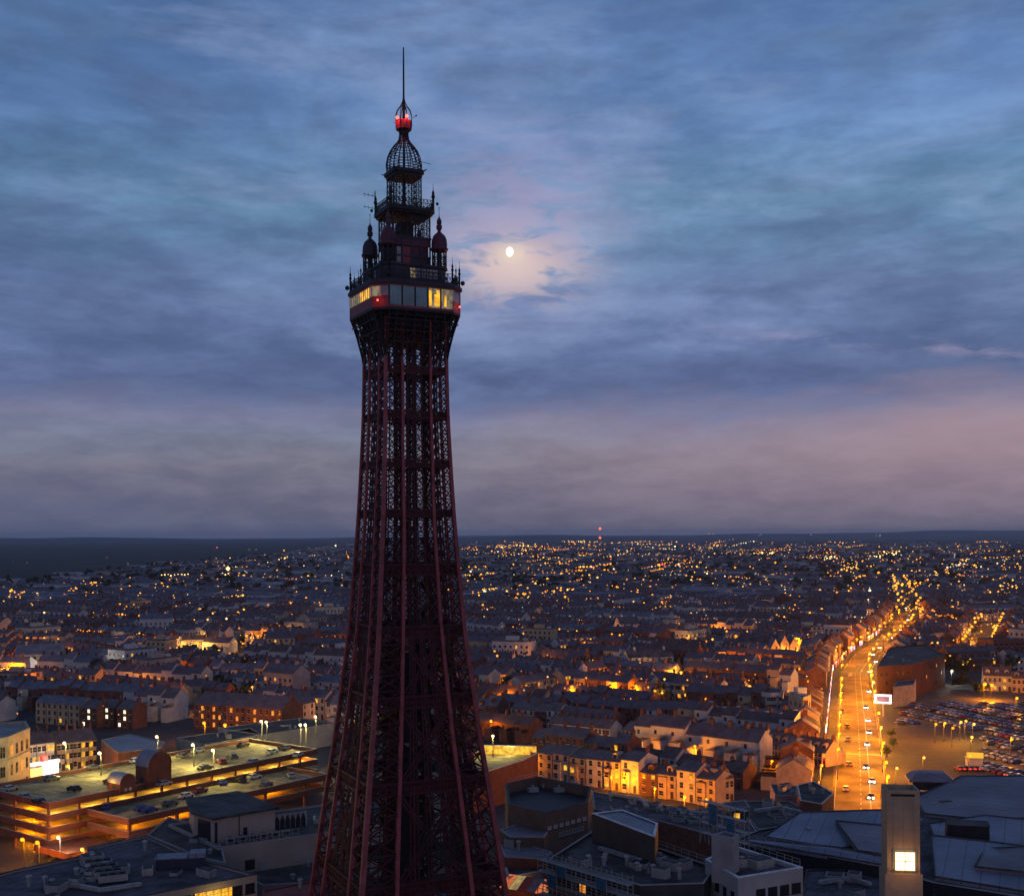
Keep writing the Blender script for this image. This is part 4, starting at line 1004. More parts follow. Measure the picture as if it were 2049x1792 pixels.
# ---- multi storey car park
CPA = rad(52.9)
cpk = empty('multistorey_car_park', (-110, 280, 0), CPA, 'brick multistorey car park with lamp lit roof deck at the left', 'car park')
def cp(x, y, z=0): return Vector((-110, 280, z)) + Matrix.Rotation(CPA, 3, 'Z') @ Vector((x, y, 0))
M_CPB = mat('car_park_brick', (0.15, 0.055, 0.032), 0.85, 0.25, 0.4)
for z, nm in ((3.0, 0), (6.0, 0), (9.0, 0), (12.0, 1)):
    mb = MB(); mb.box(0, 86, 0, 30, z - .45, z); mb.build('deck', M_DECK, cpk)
    for (x0, x1, y0, y1, nme) in ((0, 86, -.3, .0, 'parapet'), (0, 86, 30, 30.3, 'parapet'), (-.3, 0, -.3, 30.3, 'parapet'), (86, 86.3, -.3, 30.3, 'parapet')):
        mb = MB(); mb.box(x0, x1, y0, y1, z - .6, z + .95); mb.box(x0 - .03, x1 + .03, y0 - .03, y1 + .03, z + .952, z + 1.06, 1); mb.build(nme, [M_CPB, M_GREYC], cpk)
for x in range(0, 87, 8):
    for y in (.45, 15, 29.4):
        mb = MB(); mb.box(x - .28, x + .28, y - .28, y + .28, 0, 11.54); mb.build('pillar', M_CPB, cpk)
mb = MB(); mb.box(8, 80, 17, 17.3, 0, 11.5); mb.build('inner_wall', M_CPB, cpk)
for z in (1.9, 4.9, 7.9, 10.9):
    for x in range(4, 86, 10):
        mb = MB(); mb.box(x - 1.6, x + 1.6, 3.8, 4.2, z + .42, z + .52); mb.build('strip_light', E_AMBER, cpk)
        if x < 50 and (x // 2) % 2 == 0 or z > 10: point(cpk, (x, 4.0, z), 2600, COL_O if z < 10 else COL_A)
    mb = MB(); mb.box(3.8, 4.2, 8, 22, z + .42, z + .52); mb.build('strip_light', E_AMBER, cpk); point(cpk, (3.5, 14, z), 2400, COL_O)
mk = MB()
for k in range(32):
    for y0, y1 in ((1.0, 5.6), (24.6, 29.2), (12.5, 17.1)): mk.box(1.5 + k * 2.6, 1.68 + k * 2.6, y0, y1, 12.002, 12.010)
mk.box(1, 85, 8.6, 8.75, 12.002, 12.010); mk.build('bay_lines', M_MARK, cpk)
# lower front deck
for z in (5.6, 8.7):
    mb = MB(); mb.box(10, 74, -17, -.32, z - .45, z); mb.build('deck', M_DECK, cpk)
    for (x0, x1, y0, y1) in ((10, 74, -17.3, -17), (9.7, 10, -17.3, -.4), (74, 74.3, -17.3, -.4)):
        mb = MB(); mb.box(x0, x1, y0, y1, z - .6, z + .9); mb.box(x0 - .03, x1 + .03, y0 - .03, y1 + .03, z + .902, z + 1.0, 1); mb.build('parapet', [M_CPB, M_GREYC], cpk)
    for x in (16, 30, 44, 60): point(cpk, (x, -9, z - 1.0), 1800, COL_O); mb = MB(); mb.box(x - 1.4, x + 1.4, -9.2, -8.8, z - .62, z - .5); mb.build('strip_light', E_AMBER, cpk)
for x in (10.4, 24, 38, 52, 66, 73.6):
    mb = MB(); mb.box(x - .3, x + .3, -16.8, -16.2, 0, 8.2); mb.build('pillar', M_CPB, cpk)
for x in range(14, 74, 5):
    mb = MB(); mb.box(x - .06, x + .06, -6.0, -1.2, 8.702, 8.71); mb.build('bay_lines', M_MARK, cpk)
mb = MB()
for k in range(5): mb.box(62 + k * 2.4, 62.3 + k * 2.4, -15, -6, 8.702, 8.71)
mb.build('bay_lines', M_MARK, cpk)
# entrance block below the front corner
for z in (2.8,):
    mb = MB(); mb.box(-4, 9.5, -14, -.4, z, z + .4); mb.box(-4, 9.5, -14.3, -14, z - .3, z + 1.1); mb.box(-4.3, -4, -14.3, -.4, z - .3, z + 1.1); mb.build('entrance_canopy', M_CPB, cpk)
mb = MB(); mb.box(1, 8.5, -13.6, -.5, 0, 2.7); mb.box(2, 4.5, -13.7, -13.61, .2, 2.4, 1); mb.box(5.2, 8, -13.7, -13.61, .2, 2.4, 1); mb.build('entrance_room', [M_CPB, M_LITO], cpk)
point(cpk, (0, -17, 3.2), 900, COL_O); point(cpk, (-9, -9, 3.2), 800, COL_O); point(cpk, (6, -20, 3.2), 900, COL_A)
# vaulted brick stair towers on the deck
def vault(name, x0, x1, y0, y1, z0, zs, m, label, glow=None):
    r_ = empty(name, cp((x0 + x1) / 2, (y0 + y1) / 2, z0), CPA, label, 'stair tower'); hw = (x1 - x0) / 2; hd = (y1 - y0) / 2; n = 12; h0 = zs - z0
    prof = [(-hw, 0), (hw, 0)] + [(hw * math.cos(math.pi * k / n), h0 + hw * math.sin(math.pi * k / n)) for k in range(n + 1)]
    mb = MB(); mb.poly([(x, -hd, z) for x, z in prof]); mb.poly([(x, hd, z) for x, z in reversed(prof)])
    mb.poly([(-hw, hd, 0), (-hw, -hd, 0), (-hw, -hd, h0), (-hw, hd, h0)]); mb.poly([(hw, -hd, 0), (hw, hd, 0), (hw, hd, h0), (hw, -hd, h0)]); mb.build('wall', M_CPB, r_)
    mb = MB()
    for k in range(n):
        a0, a1 = math.pi * k / n, math.pi * (k + 1) / n; R0 = hw + .12
        q = [(R0 * math.cos(a0), h0 + R0 * math.sin(a0)), (R0 * math.cos(a1), h0 + R0 * math.sin(a1))]
        mb.poly([(q[0][0], -hd - .1, q[0][1]), (q[0][0], hd + .1, q[0][1]), (q[1][0], hd + .1, q[1][1]), (q[1][0], -hd - .1, q[1][1])])
    mb.build('vault_roof', m, r_)
    for x in (-.3 * hw, .3 * hw):
        mb = MB(); mb.box(x - .35, x + .35, -hd - .05, -hd - .004, .3, 1.0); mb.build('vent', M_TRIM if hw < 3 else M_GREYC, r_)
    mb = MB(); mb.box(-hw - .06, -hw - .005, -.6, .6, .1, 2.3); mb.build('door', M_BLK, r_)
    if glow: point(r_, glow, 260, COL_A)
    return r_
vault('stair_tower', 26.5, 33.5, -1.6, 3.8, 12.0, 17.2, M_METAL, 'tall vaulted dark brick stair tower on the car park deck')
vault('stair_tower', 18.5, 23.0, -1.2, 4.2, 12.0, 14.2, M_TRIM, 'small vaulted stair tower glowing orange on the car park deck', (-3.6, .5, 2.2))

# ---- streets left of and behind the car park
r_, w_, _ = flat_building('stone_hall', 'weathered stone public building at the left edge above the car park', 'building', [(-30, 727), (-10, 722), (26, 720), (30, 727), (8, 736), (-28, 742)], 19, wall=M_STONE, roof=M_GREYC, cop=M_STONE, ph=1.0, pt=.8)
f_ = facing(w_)
for i in f_[:3]: wall_windows(r_, *edge(w_, i), [2, 7.6, 13.2], 4, 1.5, 3.0, M_GLASSD, M_STONE, lit=M_LITO, litp=.12, seed=20 + i)
for i in f_[:3]:
    a, b_ = edge(w_, i); mb = MB(); mb.beam((a.x, a.y, 12.2), (b_.x, b_.y, 12.2), .6); mb.build('cornice', M_STONE, r_)
row((57, 771), (97, 766), 5, ('three storey orange lit house', 'behind the car park deck'), wall='ochre', split=True, e=9.0, st=3, rh=3.2, d=12, group='three storey terrace behind the car park')
row((28, 776), (55, 772), 3, ('house above the bright shop front', 'beside the stone hall'), wall='cream', split=True, e=10, st=3, rh=3.0, d=12)
# the bright shop front
p0, p1 = P(29, 779), P(56, 774); d = (p1 - p0); rz_ = math.atan2(d.y, d.x); Ls = d.length
sh_ = empty('shop_front', (p0.x, p0.y, 0), rz_, 'dazzling white and yellow lit shop front below the stone hall', 'shop front')
mb = MB(); mb.box(0, Ls * .42, -1.4, -.8, .3, 3.4); mb.build('shop_window', emit('shop_yellow_light', (1, .62, .12), 2.2, .4, 1), sh_)
mb = MB(); mb.box(Ls * .45, Ls, -1.5, -.8, .2, 4.2); mb.build('shop_window', emit('shop_white_light', (1, .93, .84), 3.0, .3, 1), sh_)
mb = MB(); mb.box(-.3, Ls + .2, -1.9, -.7, 4.3, 5.2); mb.build('sign_band', emit('shop_sign_light', (.95, .80, .95), 2.0, .3, .6), sh_)
mb = MB(); mb.box(Ls * .35, Ls * .55, -2.3, -.7, 5.3, 7.2); mb.build('sign_panel', emit('red_sign_light', (1, .08, .06), 1.2, .5, .8), sh_)
point(sh_, (Ls * .7, -5.5, 4), 1800, COL_W); point(sh_, (Ls * .2, -5.0, 4), 900, COL_Y)
flat_building('blue_roofed_shed', 'blue grey roofed shed with pale roof edge behind the car park', 'building', [(101, 739), (130, 733), (165, 741), (160, 747), (118, 752)], 9.5, wall=M_BRICK, roof=M_METAL, cop=M_GREYC, ph=.3)
r_, w_, _ = flat_building('long_grey_shed', 'long low grey roofed shed behind the middle of the car park deck', 'building', [(176, 737), (250, 727), (262, 733), (205, 744)], 8.0, wall=M_GREYC, roof=M_FELT2, ph=.3, clutter=3, seed=31)
r_, w_, _ = flat_building('long_grey_shed', 'long low grey shed left of the tower behind the deck lamps', 'building', [(218, 727), (300, 717), (335, 722), (262, 734)], 8.0, wall=M_GREYC, roof=M_FELT2, ph=.3, clutter=4, seed=32)

# long brick hall lit from the street
a = P(194, 727); b_ = P(282, 734); d = b_ - a; rz_ = math.atan2(d.y, d.x); nrm = Vector((-math.sin(rz_), math.cos(rz_), 0)); c_ = a + d / 2 + nrm * 7
house((c_.x, c_.y, 0), rz_, 'brick', 'slate', w=round(d.length, 2), d=14, e=9.6, rh=4, st=3, nw=15, lit=(3, 7, 12, 16, 18, 19, 22, 25, 29, 31, 33, 36, 40, 43), split=True, litm=M_LITO, rear=False,
      label='long three storey red brick hall lit orange, left of the tower', name='brick_hall', cat='building')
FOOT.append([(q.x, q.y) for q in (a - nrm * 8, b_ - nrm * 8, b_ + nrm * 18, a + nrm * 18)])
a = P(283, 727); house((a.x + 4, a.y + 6, 0), rad(62), 'pale', 'slate', w=14, d=9, e=9, rh=4, st=3, split=True, label='pale gable ended building at the right end of the brick hall', rear=False)
FOOT.append([(a.x - 9, a.y - 5), (a.x + 14, a.y - 5), (a.x + 14, a.y + 18), (a.x - 9, a.y + 18)])
a = P(348, 733); house((a.x, a.y + 6, 0), rad(-20), 'pale', 'blue', w=12, d=10, e=11, rh=4.5, st=3, split=True, label='blue grey gabled building touching the tower on the left', rear=False, lit=(1, 5))
# brick flats with small white lamps
for k, (x, y, n_) in enumerate(((92, 728, 'left'), (110, 727, 'middle'), (128, 729, 'right'))):
    p = P(x, y); house((p.x, p.y + 5, 0), rad(-20), 'brick', 'slate', w=7.6, d=9, e=8, rh=2.6, st=3, split=True, label='dark brick block with white lamps on its front, ' + n_ + ' one of three', rear=False, lit=(0, 2, 4, 7), litm=M_LITW)
    FOOT.append([(p.x - 5, p.y - 3), (p.x + 5, p.y - 3), (p.x + 5, p.y + 12), (p.x - 5, p.y + 12)])

# ---- right of the tower, foreground
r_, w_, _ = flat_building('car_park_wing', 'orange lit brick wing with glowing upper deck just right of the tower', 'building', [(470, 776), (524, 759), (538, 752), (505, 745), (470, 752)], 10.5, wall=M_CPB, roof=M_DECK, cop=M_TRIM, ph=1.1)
c0 = r_.location.copy(); c0.z = 0
mb = MB(); mb.box(-8, 8, -.4, .4, 2.6, 2.8); mb.box(-8, 8, .2, .4, 0, 2.6, 1)
p = P(510, 752, 10); mb.build('canopy', [M_TRIM, M_LITY], r_, (p.x - c0.x, p.y - c0.y, 9.4), rad(-8))
point(r_, (p.x - c0.x, p.y - c0.y - 2.0, 11.8), 700, COL_Y); p = P(522, 775, 0); point(r_, (p.x - c0.x + 2, p.y - c0.y - 4, 5), 1500, COL_O)
r_, w_, _ = flat_building('brown_box_building', 'brown windowless building with sunken black roof right of the tower foot', 'building', [(505, 783), (538, 775.5), (592, 786), (588, 801), (545, 812), (508, 803)], 17.5, wall=mat('brown_brick', (.125, .075, .055), .85, .2, .3), roof=M_BLK, cop=M_FELT2, ph=2.4, pt=.6)
f_ = facing(w_)
c0 = r_.location.copy(); c0.z = 0; q0, q1 = P(545, 812, 17.5), P(588, 801, 17.5); q0.z = q1.z = 0
wall_windows(r_, q0 - c0, q1 - c0, [13.6], 7, 1.1, .8, M_TRIM, M_BLK, .03, .98)
wall_windows(r_, q0 - c0, q1 - c0, [11.4], 8, .7, 1.2, M_GREYC, M_BLK, .30, .9)
for k in range(5):
    p = P(520 + k * 13, 787 + (k % 2) * 5, 15); mb = MB(); mb.box(-1.2, 1.2, -.7, .7, 0, 1.0); mb.lathe([(.3, 1), (.3, 1.6)], 8); mb.build('roof_vent_box', M_GREYC, r_, (p.x - c0.x, p.y - c0.y, 15.2), .4)
flat_building('pitched_shed', 'grey roofed low block with brown walls at the tower foot on the right', 'building', [(500, 829), (519, 822), (548, 831), (544, 836), (510, 836)], 13.5, wall=mat('brown_brick', (.1, .06, .045)), roof=M_METAL2, cop=M_GREYC, ph=.25)
flat_building('pitched_shed', 'lower mauve roofed block under the brown walled shed', 'building', [(500, 845), (512, 839), (552, 851), (546, 858), (505, 856)], 11.5, wall=M_BRICK, roof=M_METAL2, cop=M_GREYC, ph=.25, clutter=2, seed=41)
r_, w_, _ = flat_building('buff_wall_building', 'buff fronted building beside the glazed arcade at the bottom', 'building', [(505, 866), (543, 858), (548, 864), (540, 870), (508, 876)], 9.5, wall=mat('buff_render', (.42, .27, .2), .85, .15, .3), roof=M_FELT2, cop=M_TRIM, ph=.4)
ar = empty('glazed_arcade', P(528, 884, 8), rad(-28), 'low glazed arcade roof with orange light at the bottom right of the tower', 'arcade')
for k in range(7):
    mb = MB(); x_ = -6 + k * 1.9; mb.poly([(x_, -4, 0), (x_ + 1.8, -4, 0), (x_ + 1.8, 0, 1.6), (x_, 0, 1.6)]); mb.poly([(x_, 0, 1.6), (x_ + 1.8, 0, 1.6), (x_ + 1.8, 4, 0), (x_, 4, 0)])
    mb.build('roof_pane', [M_METAL2, emit('arcade_orange_glass', (1, .22, .05), .55, .4, .6), emit('arcade_yellow_glass', (.9, .62, .2), .4, .4, .6), M_REDROOF][k % 4], ar)
mb = MB(); mb.box(-6.3, 7.6, -4.2, 4.2, -8, -.1); mb.build('wall', M_BRICK, ar)
point(ar, (0, -8, 1), 250, COL_O)

# stepped modern block
M_DARKC = mat('dark_cladding', (.035, .032, .036), .7, .3, .3)
r_, w_, _ = flat_building('modern_block', 'long stepped dark block with pale parapets and orange windows, bottom right of the tower', 'building', [(548, 858), (598, 826), (716, 866), (704, 882), (640, 884)], 17.5, wall=M_DARKC, roof=M_FELT2, cop=M_GREYC, ph=.7, clutter=22, seed=51)
c0 = r_.location.copy(); c0.z = 0
q0, q1 = P(548, 858, 17.5), P(640, 884, 17.5); q0.z = q1.z = 0
d_ = (q1 - q0).normalized(); n_ = Vector((d_.y, -d_.x, 0)); rzm = math.atan2(d_.y, d_.x)
for z in (15.4, 12.2, 9.0):
    mb = MB(); mb.box(0, (q1 - q0).length, -.5, -.02, z, z + .35); p = q0 - c0; mb.build('floor_band', M_GREYC, r_, (p.x, p.y, 0), rzm)
wall_windows(r_, q0 - c0, q1 - c0, [13.2, 10.0, 6.8], 9, 1.5, 1.6, M_GLASSD, M_DARKC, lit=M_LITO, litp=.22, seed=8)
wall_windows(r_, q1 - c0, P(704, 882, 17.5).xy.to_3d() - c0, [13.2, 10.0], 6, 1.5, 1.6, M_GLASSD, M_DARKC, lit=M_LITO, litp=.2, seed=3)
r5, w5, _ = flat_building('roof_storey', 'set back top storey with pale outlined flat roof on the stepped dark block', 'building', [(592, 812), (622.5, 808.5), (658, 822), (655, 836)], 22.5, z0=16.9, wall=M_DARKC, roof=M_METAL, cop=mat('pale_coping', (.62, .62, .66), .7), ph=.35, pt=.45)
r6, w6, _ = flat_building('lift_tower', 'plain grey lift box rising from the stepped dark block', 'building', [(711.5, 833.5), (724, 830), (739, 833.5), (733, 837)], 25, z0=16.9, wall=M_GREYC, roof=M_FELT, cop=M_GREYC, ph=.3)
r7, w7, _ = flat_building('white_parapet_block', 'flat roofed block with pale parapet walls and dark windows at the bottom right', 'building', [(705, 858), (737, 845), (803, 866), (738, 876.5)], 19.5, wall=mat('grey_render', (.33, .32, .32), .85, .15, .2), roof=M_FELT, cop=MATS['pale_coping'], ph=.8, pt=.5, clutter=4, seed=61)
c0 = r7.location.copy(); c0.z = 0; q0, q1 = P(738, 876.5, 19.5), P(803, 866, 19.5); q0.z = q1.z = 0
wall_windows(r7, q0 - c0, q1 - c0, [15.3, 11.8], 4, 1.9, 1.7, M_GLASSD, M_BLK, .25, .98)
q2 = P(705, 858, 19.5); q2.z = 0; wall_windows(r7, q2 - c0, q0 - c0, [15.3, 11.8], 4, 1.2, 1.4, M_GLASSD, M_BLK)
flat_building('low_roof_field', 'sprawling low dark roofs in front of the orange terrace', 'building', [(592, 790), (690, 809), (745, 813), (757, 830), (728, 838), (660, 820), (594, 808)], 10, wall=M_BRICK, roof=M_FELT, cop=M_GREYC, ph=.4, clutter=44, seed=71)
flat_building('low_roof_field', 'low dark roof with vents left of the main street', 'building', [(735, 800), (790, 800), (822, 818), (790, 826), (757, 828)], 9, wall=M_BRICK, roof=M_FELT2, cop=M_GREYC, ph=.4, clutter=12, seed=72)
r8, w8, _ = flat_building('roof_hut', 'small dark hut with one orange window on the low roofs', 'building', [(722, 802), (745, 799), (750, 806), (730, 810)], 12.2, z0=9.4, wall=M_DARKC, roof=M_FELT, ph=.2)
c0 = r8.location.copy(); c0.z = 0; mb = MB(); mb.box(-.9, .9, -.1, .02, .6, 2.0); p = P(736, 809, 12.2); mb.build('window', M_LITY, r8, (p.x - c0.x, p.y - c0.y - .1, 0), 0)
flat_building('corner_brick_building', 'brown brick building with white edged roof beside the main street', 'building', [(797, 784), (814, 780), (834, 792), (822, 803), (800, 799)], 12, wall=M_BRICK, roof=M_FELT2, cop=M_TRIM, ph=.5, clutter=3, seed=75)
flat_building('mauve_render_building', 'mauve rendered low building left of the brown corner building', 'building', [(770, 783), (797, 785), (797, 795), (775, 794)], 9, wall=mat('mauve_render', (.26, .19, .19), .85, .2, .3), roof=M_FELT, cop=M_GREYC, ph=.4, clutter=3, seed=76)

# shopping centre with blue metal roofs
rS, wS, _ = flat_building('shopping_centre', 'broad shopping centre under blue grey metal roofs filling the lower right', 'building', [(735, 838), (757, 829), (830, 815), (889, 813), (908, 791), (1080, 783), (1080, 905), (932, 881), (885, 866)], 13, wall=M_BLK, roof=M_FELT, cop=M_GREYC, ph=.5, clutter=24, seed=81)
c0 = rS.location.copy(); c0.z = 0
def metal_roof(px, z0_, z1_, m, hi=None):
    """a thin metal roof slab; the corners named in hi are raised"""
    pts = [P(x, y, z0_) for x, y in px]; mb = MB(); n = len(pts)
    top = [(q.x - c0.x, q.y - c0.y, z0_ + (z1_ - z0_ if (hi and i in hi) else 0)) for i, q in enumerate(pts)]
    cen = (sum(q[0] for q in top) / n, sum(q[1] for q in top) / n, sum(q[2] for q in top) / n + .25)
    ar = sum(top[i][0] * top[(i + 1) % n][1] - top[(i + 1) % n][0] * top[i][1] for i in range(n))
    if ar < 0: top.reverse()
    for i in range(n):
        a, b_ = top[i], top[(i + 1) % n]; mb.poly([a, b_, cen]); mb.poly([(a[0], a[1], a[2] - .7), (b_[0], b_[1], b_[2] - .7), b_, a])
    return mb.build('metal_roof', m, rS)
metal_roof([(764, 836), (800, 822), (888, 819), (888, 840), (838, 848)], 13.2, 15.4, M_METAL, (1, 2))
metal_roof([(750, 838), (836, 851), (884, 861), (884, 864.5), (742, 840)], 13.1, 14.0, M_METAL, (1, 2))
metal_roof([(836, 824), (888, 829), (888, 854), (858, 850)], 14.2, 15.0, M_METAL2, (1, 0))
metal_roof([(914, 797), (962, 786), (1080, 786), (1080, 815), (985, 819), (925, 813)], 13.4, 16, M_METAL2, (1, 2))
metal_roof([(929, 823), (985, 822), (1080, 832), (1080, 852), (1000, 846), (935, 839)], 13.4, 15, M_METAL, (1, 2))
metal_roof([(931, 844), (1000, 852), (1080, 862), (1080, 900), (935, 876)], 13.3, 15.2, M_METAL, (0, 1, 2))
metal_roof([(985, 848), (1030, 854), (1080, 872), (1030, 872), (975, 866)], 14.6, 16.2, M_METAL2, (1,))
pv_ = empty('roof_pavilion', P(930, 787, 13), rad(-10), 'hipped roof pavilion on top of the shopping centre beside the pale tower', 'pavilion')
mb = MB(); mb.box(-4.5, 4.5, -3, 3, 0, 2.4); mb.build('wall', M_DARKC, pv_)
mb = MB(); b0 = [(-5.4, -3.8, 2.4), (5.4, -3.8, 2.4), (5.4, 3.8, 2.4), (-5.4, 3.8, 2.4)]; t0_ = [(-3.4, -1.8, 4.0), (3.4, -1.8, 4.0), (3.4, 1.8, 4.0), (-3.4, 1.8, 4.0)]
for i in range(4): mb.poly([b0[i], b0[(i + 1) % 4], t0_[(i + 1) % 4], t0_[i]])
mb.poly(t0_); mb.poly([(x, y, z - .3) for x, y, z in reversed(b0)])
for i in range(4): a, b_ = b0[i], b0[(i + 1) % 4]; mb.poly([(a[0], a[1], 2.1), (b_[0], b_[1], 2.1), b_, a])
mb.build('roof', M_METAL2, pv_)
lb = empty('louvre_box', P(967, 840, 13), rad(-14), 'black louvred plant box on the blue shopping centre roof', 'plant box')
mb = MB(); mb.box(-4, 4, -2.2, 2.2, 0, 3.6)
for k in range(9): mb.box(-4.06, 4.06, -2.27, -2.2, .3 + k * .36, .48 + k * .36)
mb.build('louvre_body', M_BLK, lb)
mb = MB(); mb.box(-4.2, 4.2, -2.4, 2.4, 3.6, 3.75); mb.build('lid', M_FELT2, lb)
flat_building('dark_annexe', 'dark flat roof in front of the shopping centre at the bottom right', 'building', [(806, 868), (884, 869), (890, 905), (800, 912)], 11, wall=M_DARKC, roof=M_FELT, cop=M_FELT2, ph=.4, clutter=6, seed=91)
flat_building('dark_annexe', 'black flat roof in the bottom right corner', 'building', [(934, 886), (1080, 912), (1080, 960), (930, 940)], 11, wall=M_DARKC, roof=M_FELT2, cop=M_FELT2, ph=.4, clutter=3, seed=92)

# pale tower with the lit clock window
PY = 190.0; tl = PD(889, 788, PY); tr_ = PD(922, 788, PY)
ct = empty('stone_tower', ((tl.x + tr_.x) / 2, PY + 2.6, 0), rad(-7), 'pale square stone tower with one brightly lit square window at lower right', 'tower')
hw_ = (tr_.x - tl.x) / 2 * .97; H_ = tl.z - .3
M_TST = mat('pale_tower_stone', (.37, .265, .18), .85, .16, .35)
mb = MB(); mb.box(-hw_, hw_, -2.4, 2.4, 0, H_ - 1.2); mb.box(-hw_ - .35, hw_ + .35, -2.7, 2.6, 0, H_ - 13.5); mb.box(-hw_ - .02, hw_ + .02, -2.43, -2.2, H_ - 1.2, H_); mb.box(-hw_ - .02, -hw_ + .3, -2.2, 2.4, H_ - 1.2, H_); mb.box(hw_ - .3, hw_ + .02, -2.2, 2.4, H_ - 1.2, H_); mb.box(-hw_ + .3, hw_ - .3, 2.1, 2.4, H_ - 1.2, H_)
mb.build('wall', M_TST, ct)
mb = MB(); mb.box(-hw_ * .75, hw_ * .7, -2.475, -2.435, H_ - 1.0, H_ - .6); mb.build('slot', M_BLK, ct)
mb = MB(); mb.box(hw_ * -.95, hw_ * .95, -2.52, -2.44, H_ - 12.9, H_ - 12.7); mb.build('string_course', M_TST, ct)
for x_ in (-.62, .0, .62):
    mb = MB(); mb.box(hw_ * x_ - .03, hw_ * x_ + .03, -2.47, -2.435, H_ - 12, H_ - 1.4); mb.build('joint', M_STONE, ct)
c1 = PD(909.5, 860, PY); zc = c1.z; xc = .15
cf = MB(); cf.box(-1.52, 1.52, -.06, 0, -1.45, 1.45); cw = cf.build('lit_window', emit('window_light', (1, .86, .50), 2.3), ct, (xc, -2.78, zc))
mb = MB(); mb.box(-.05, .05, -.1, -.062, -1.45, 1.45); mb.box(-1.52, -.052, -.1, -.062, -.04, .04); mb.box(.052, 1.52, -.1, -.062, -.04, .04); mb.box(-1.7, -1.52, -.12, .0, -1.6, 1.6); mb.box(1.52, 1.7, -.12, .0, -1.6, 1.6); mb.box(-1.52, 1.52, -.12, 0, 1.45, 1.6); mb.box(-1.52, 1.52, -.12, 0, -1.6, -1.45)
mb.build('frame', M_OCHRE, cw)
mb = MB(); mb.beam((0, -.13, 0), (.22, -.13, -.14), .13); mb.ball((0, -.14, 0), .13, 0, 8, 6); mb.build('window_boss', M_STONE, cw)
for q in (-.76, .76):
    mb = MB(); mb.box(q - .02, q + .02, -.09, -.0625, -1.45, 1.45); mb.build('glazing_bar', M_OCHRE, cw); mb = MB(); mb.box(-1.52, 1.52, -.085, -.0627, q - .02, q + .02); mb.build('glazing_bar', M_OCHRE, cw)
point(ct, (xc, -5.0, zc), 260, COL_A)

# ---- middle distance, right
r_, w_, _ = flat_building('white_block', 'white flat roofed three storey block above the orange terrace', 'building', [(752, 689), (771, 686), (785, 689), (783, 692), (766, 692)], 11.5, wall=M_PALE, roof=M_FELT, cop=M_TRIM, ph=.5, clutter=2, seed=3)
for i in facing(w_)[:2]: wall_windows(r_, *edge(w_, i), [2, 5.2, 8.2], 6, 1.2, 1.5, M_GLASSD, M_TRIM, seed=i)
r_, w_, _ = flat_building('stone_block_with_tank', 'square lamp lit stone block with a white tank hut on top', 'building', [(788, 693), (800, 690.5), (811, 694), (803, 697)], 13, wall=M_OCHRE, roof=M_FELT, cop=M_TRIM, ph=.4)
for i in facing(w_)[:2]: wall_windows(r_, *edge(w_, i), [2, 5.6, 9], 3, 1.2, 1.6, M_GLASSD, M_TRIM, seed=i)
mb = MB(); mb.box(-2, 2, -1.5, 1.5, 0, 3.2); mb.build('tank_hut', M_PALE, r_, (0, 0, 12.6), .3)
# lit church like building with three gables
a = P(771, 664); b_ = P(799, 664); d = (b_ - a); rz_ = math.atan2(d.y, d.x)
ch = empty('gabled_church', (a.x, a.y, 0), rz_, 'yellow lit church with three pointed gables above the dark roofs', 'church'); Lc = d.length
for k in range(3):
    x0, x1 = Lc * k / 3 + .2, Lc * (k + 1) / 3 - .2; hc = (10, 12, 11)[k]
    mb = MB(); xm = (x0 + x1) / 2
    mb.poly([(x0, 0, 0), (x1, 0, 0), (x1, 0, hc), (xm, 0, hc + 5), (x0, 0, hc)]); mb.poly([(x1, 14, 0), (x0, 14, 0), (x0, 14, hc), (xm, 14, hc + 5), (x1, 14, hc)]); mb.poly([(x0, 14, 0), (x0, 0, 0), (x0, 0, hc), (x0, 14, hc)]); mb.poly([(x1, 0, 0), (x1, 14, 0), (x1, 14, hc), (x1, 0, hc)])
    g_ = mb.build('gable', M_OCHRE, ch)
    mb = MB(); mb.poly([(x0 - .3, -.2, hc - .3), (xm, -.2, hc + 5.2), (xm, 14.2, hc + 5.2), (x0 - .3, 14.2, hc - .3)]); mb.poly([(xm, -.2, hc + 5.2), (x1 + .3, -.2, hc - .3), (x1 + .3, 14.2, hc - .3), (xm, 14.2, hc + 5.2)]); mb.build('roof', M_SLATE, g_)
    for q in (-.5, .5):
        mb = MB(); mb.box(xm + q * 2 - .5, xm + q * 2 + .5, -.1, -.01, 2, 7.5); mb.build('window', M_LITY if k == 1 else M_GLASSD, g_)
point(ch, (Lc * .55, -7, 6), 5200, COL_O); point(ch, (Lc * .9, -6, 6), 2200, COL_A)
# large red brick block beside the street bend
B0 = [P(877, 700), P(912, 697), P(945, 686), P(925, 672), P(890, 676)]
r_, w_, _ = flat_building('red_brick_block', 'big dark red brick block at the bend of the main street', 'building', B0, 15.5, wall=mat('deep_red_brick', (.065, .024, .022), .85, .25, .2), roof=M_FELT2, cop=M_FELT2, ph=.6, world_pts=True, clutter=4, seed=95)
FOOT.append([(q.x, q.y) for q in inset(ccw(B0), -5)])
for i in facing(w_)[:2]: wall_windows(r_, *edge(w_, i), [3, 7, 11], 6, 1.0, 1.3, M_GLASSD, M_BLK, lit=M_LITO, litp=.04, skip=.35, seed=i)
flat_building('pale_annexe', 'small pale annexe at the foot of the big red brick block', 'building', [P(893, 707), P(914, 704), P(916, 698), P(897, 700)], 9, wall=M_OCHRE, roof=M_FELT, ph=.4, world_pts=True)
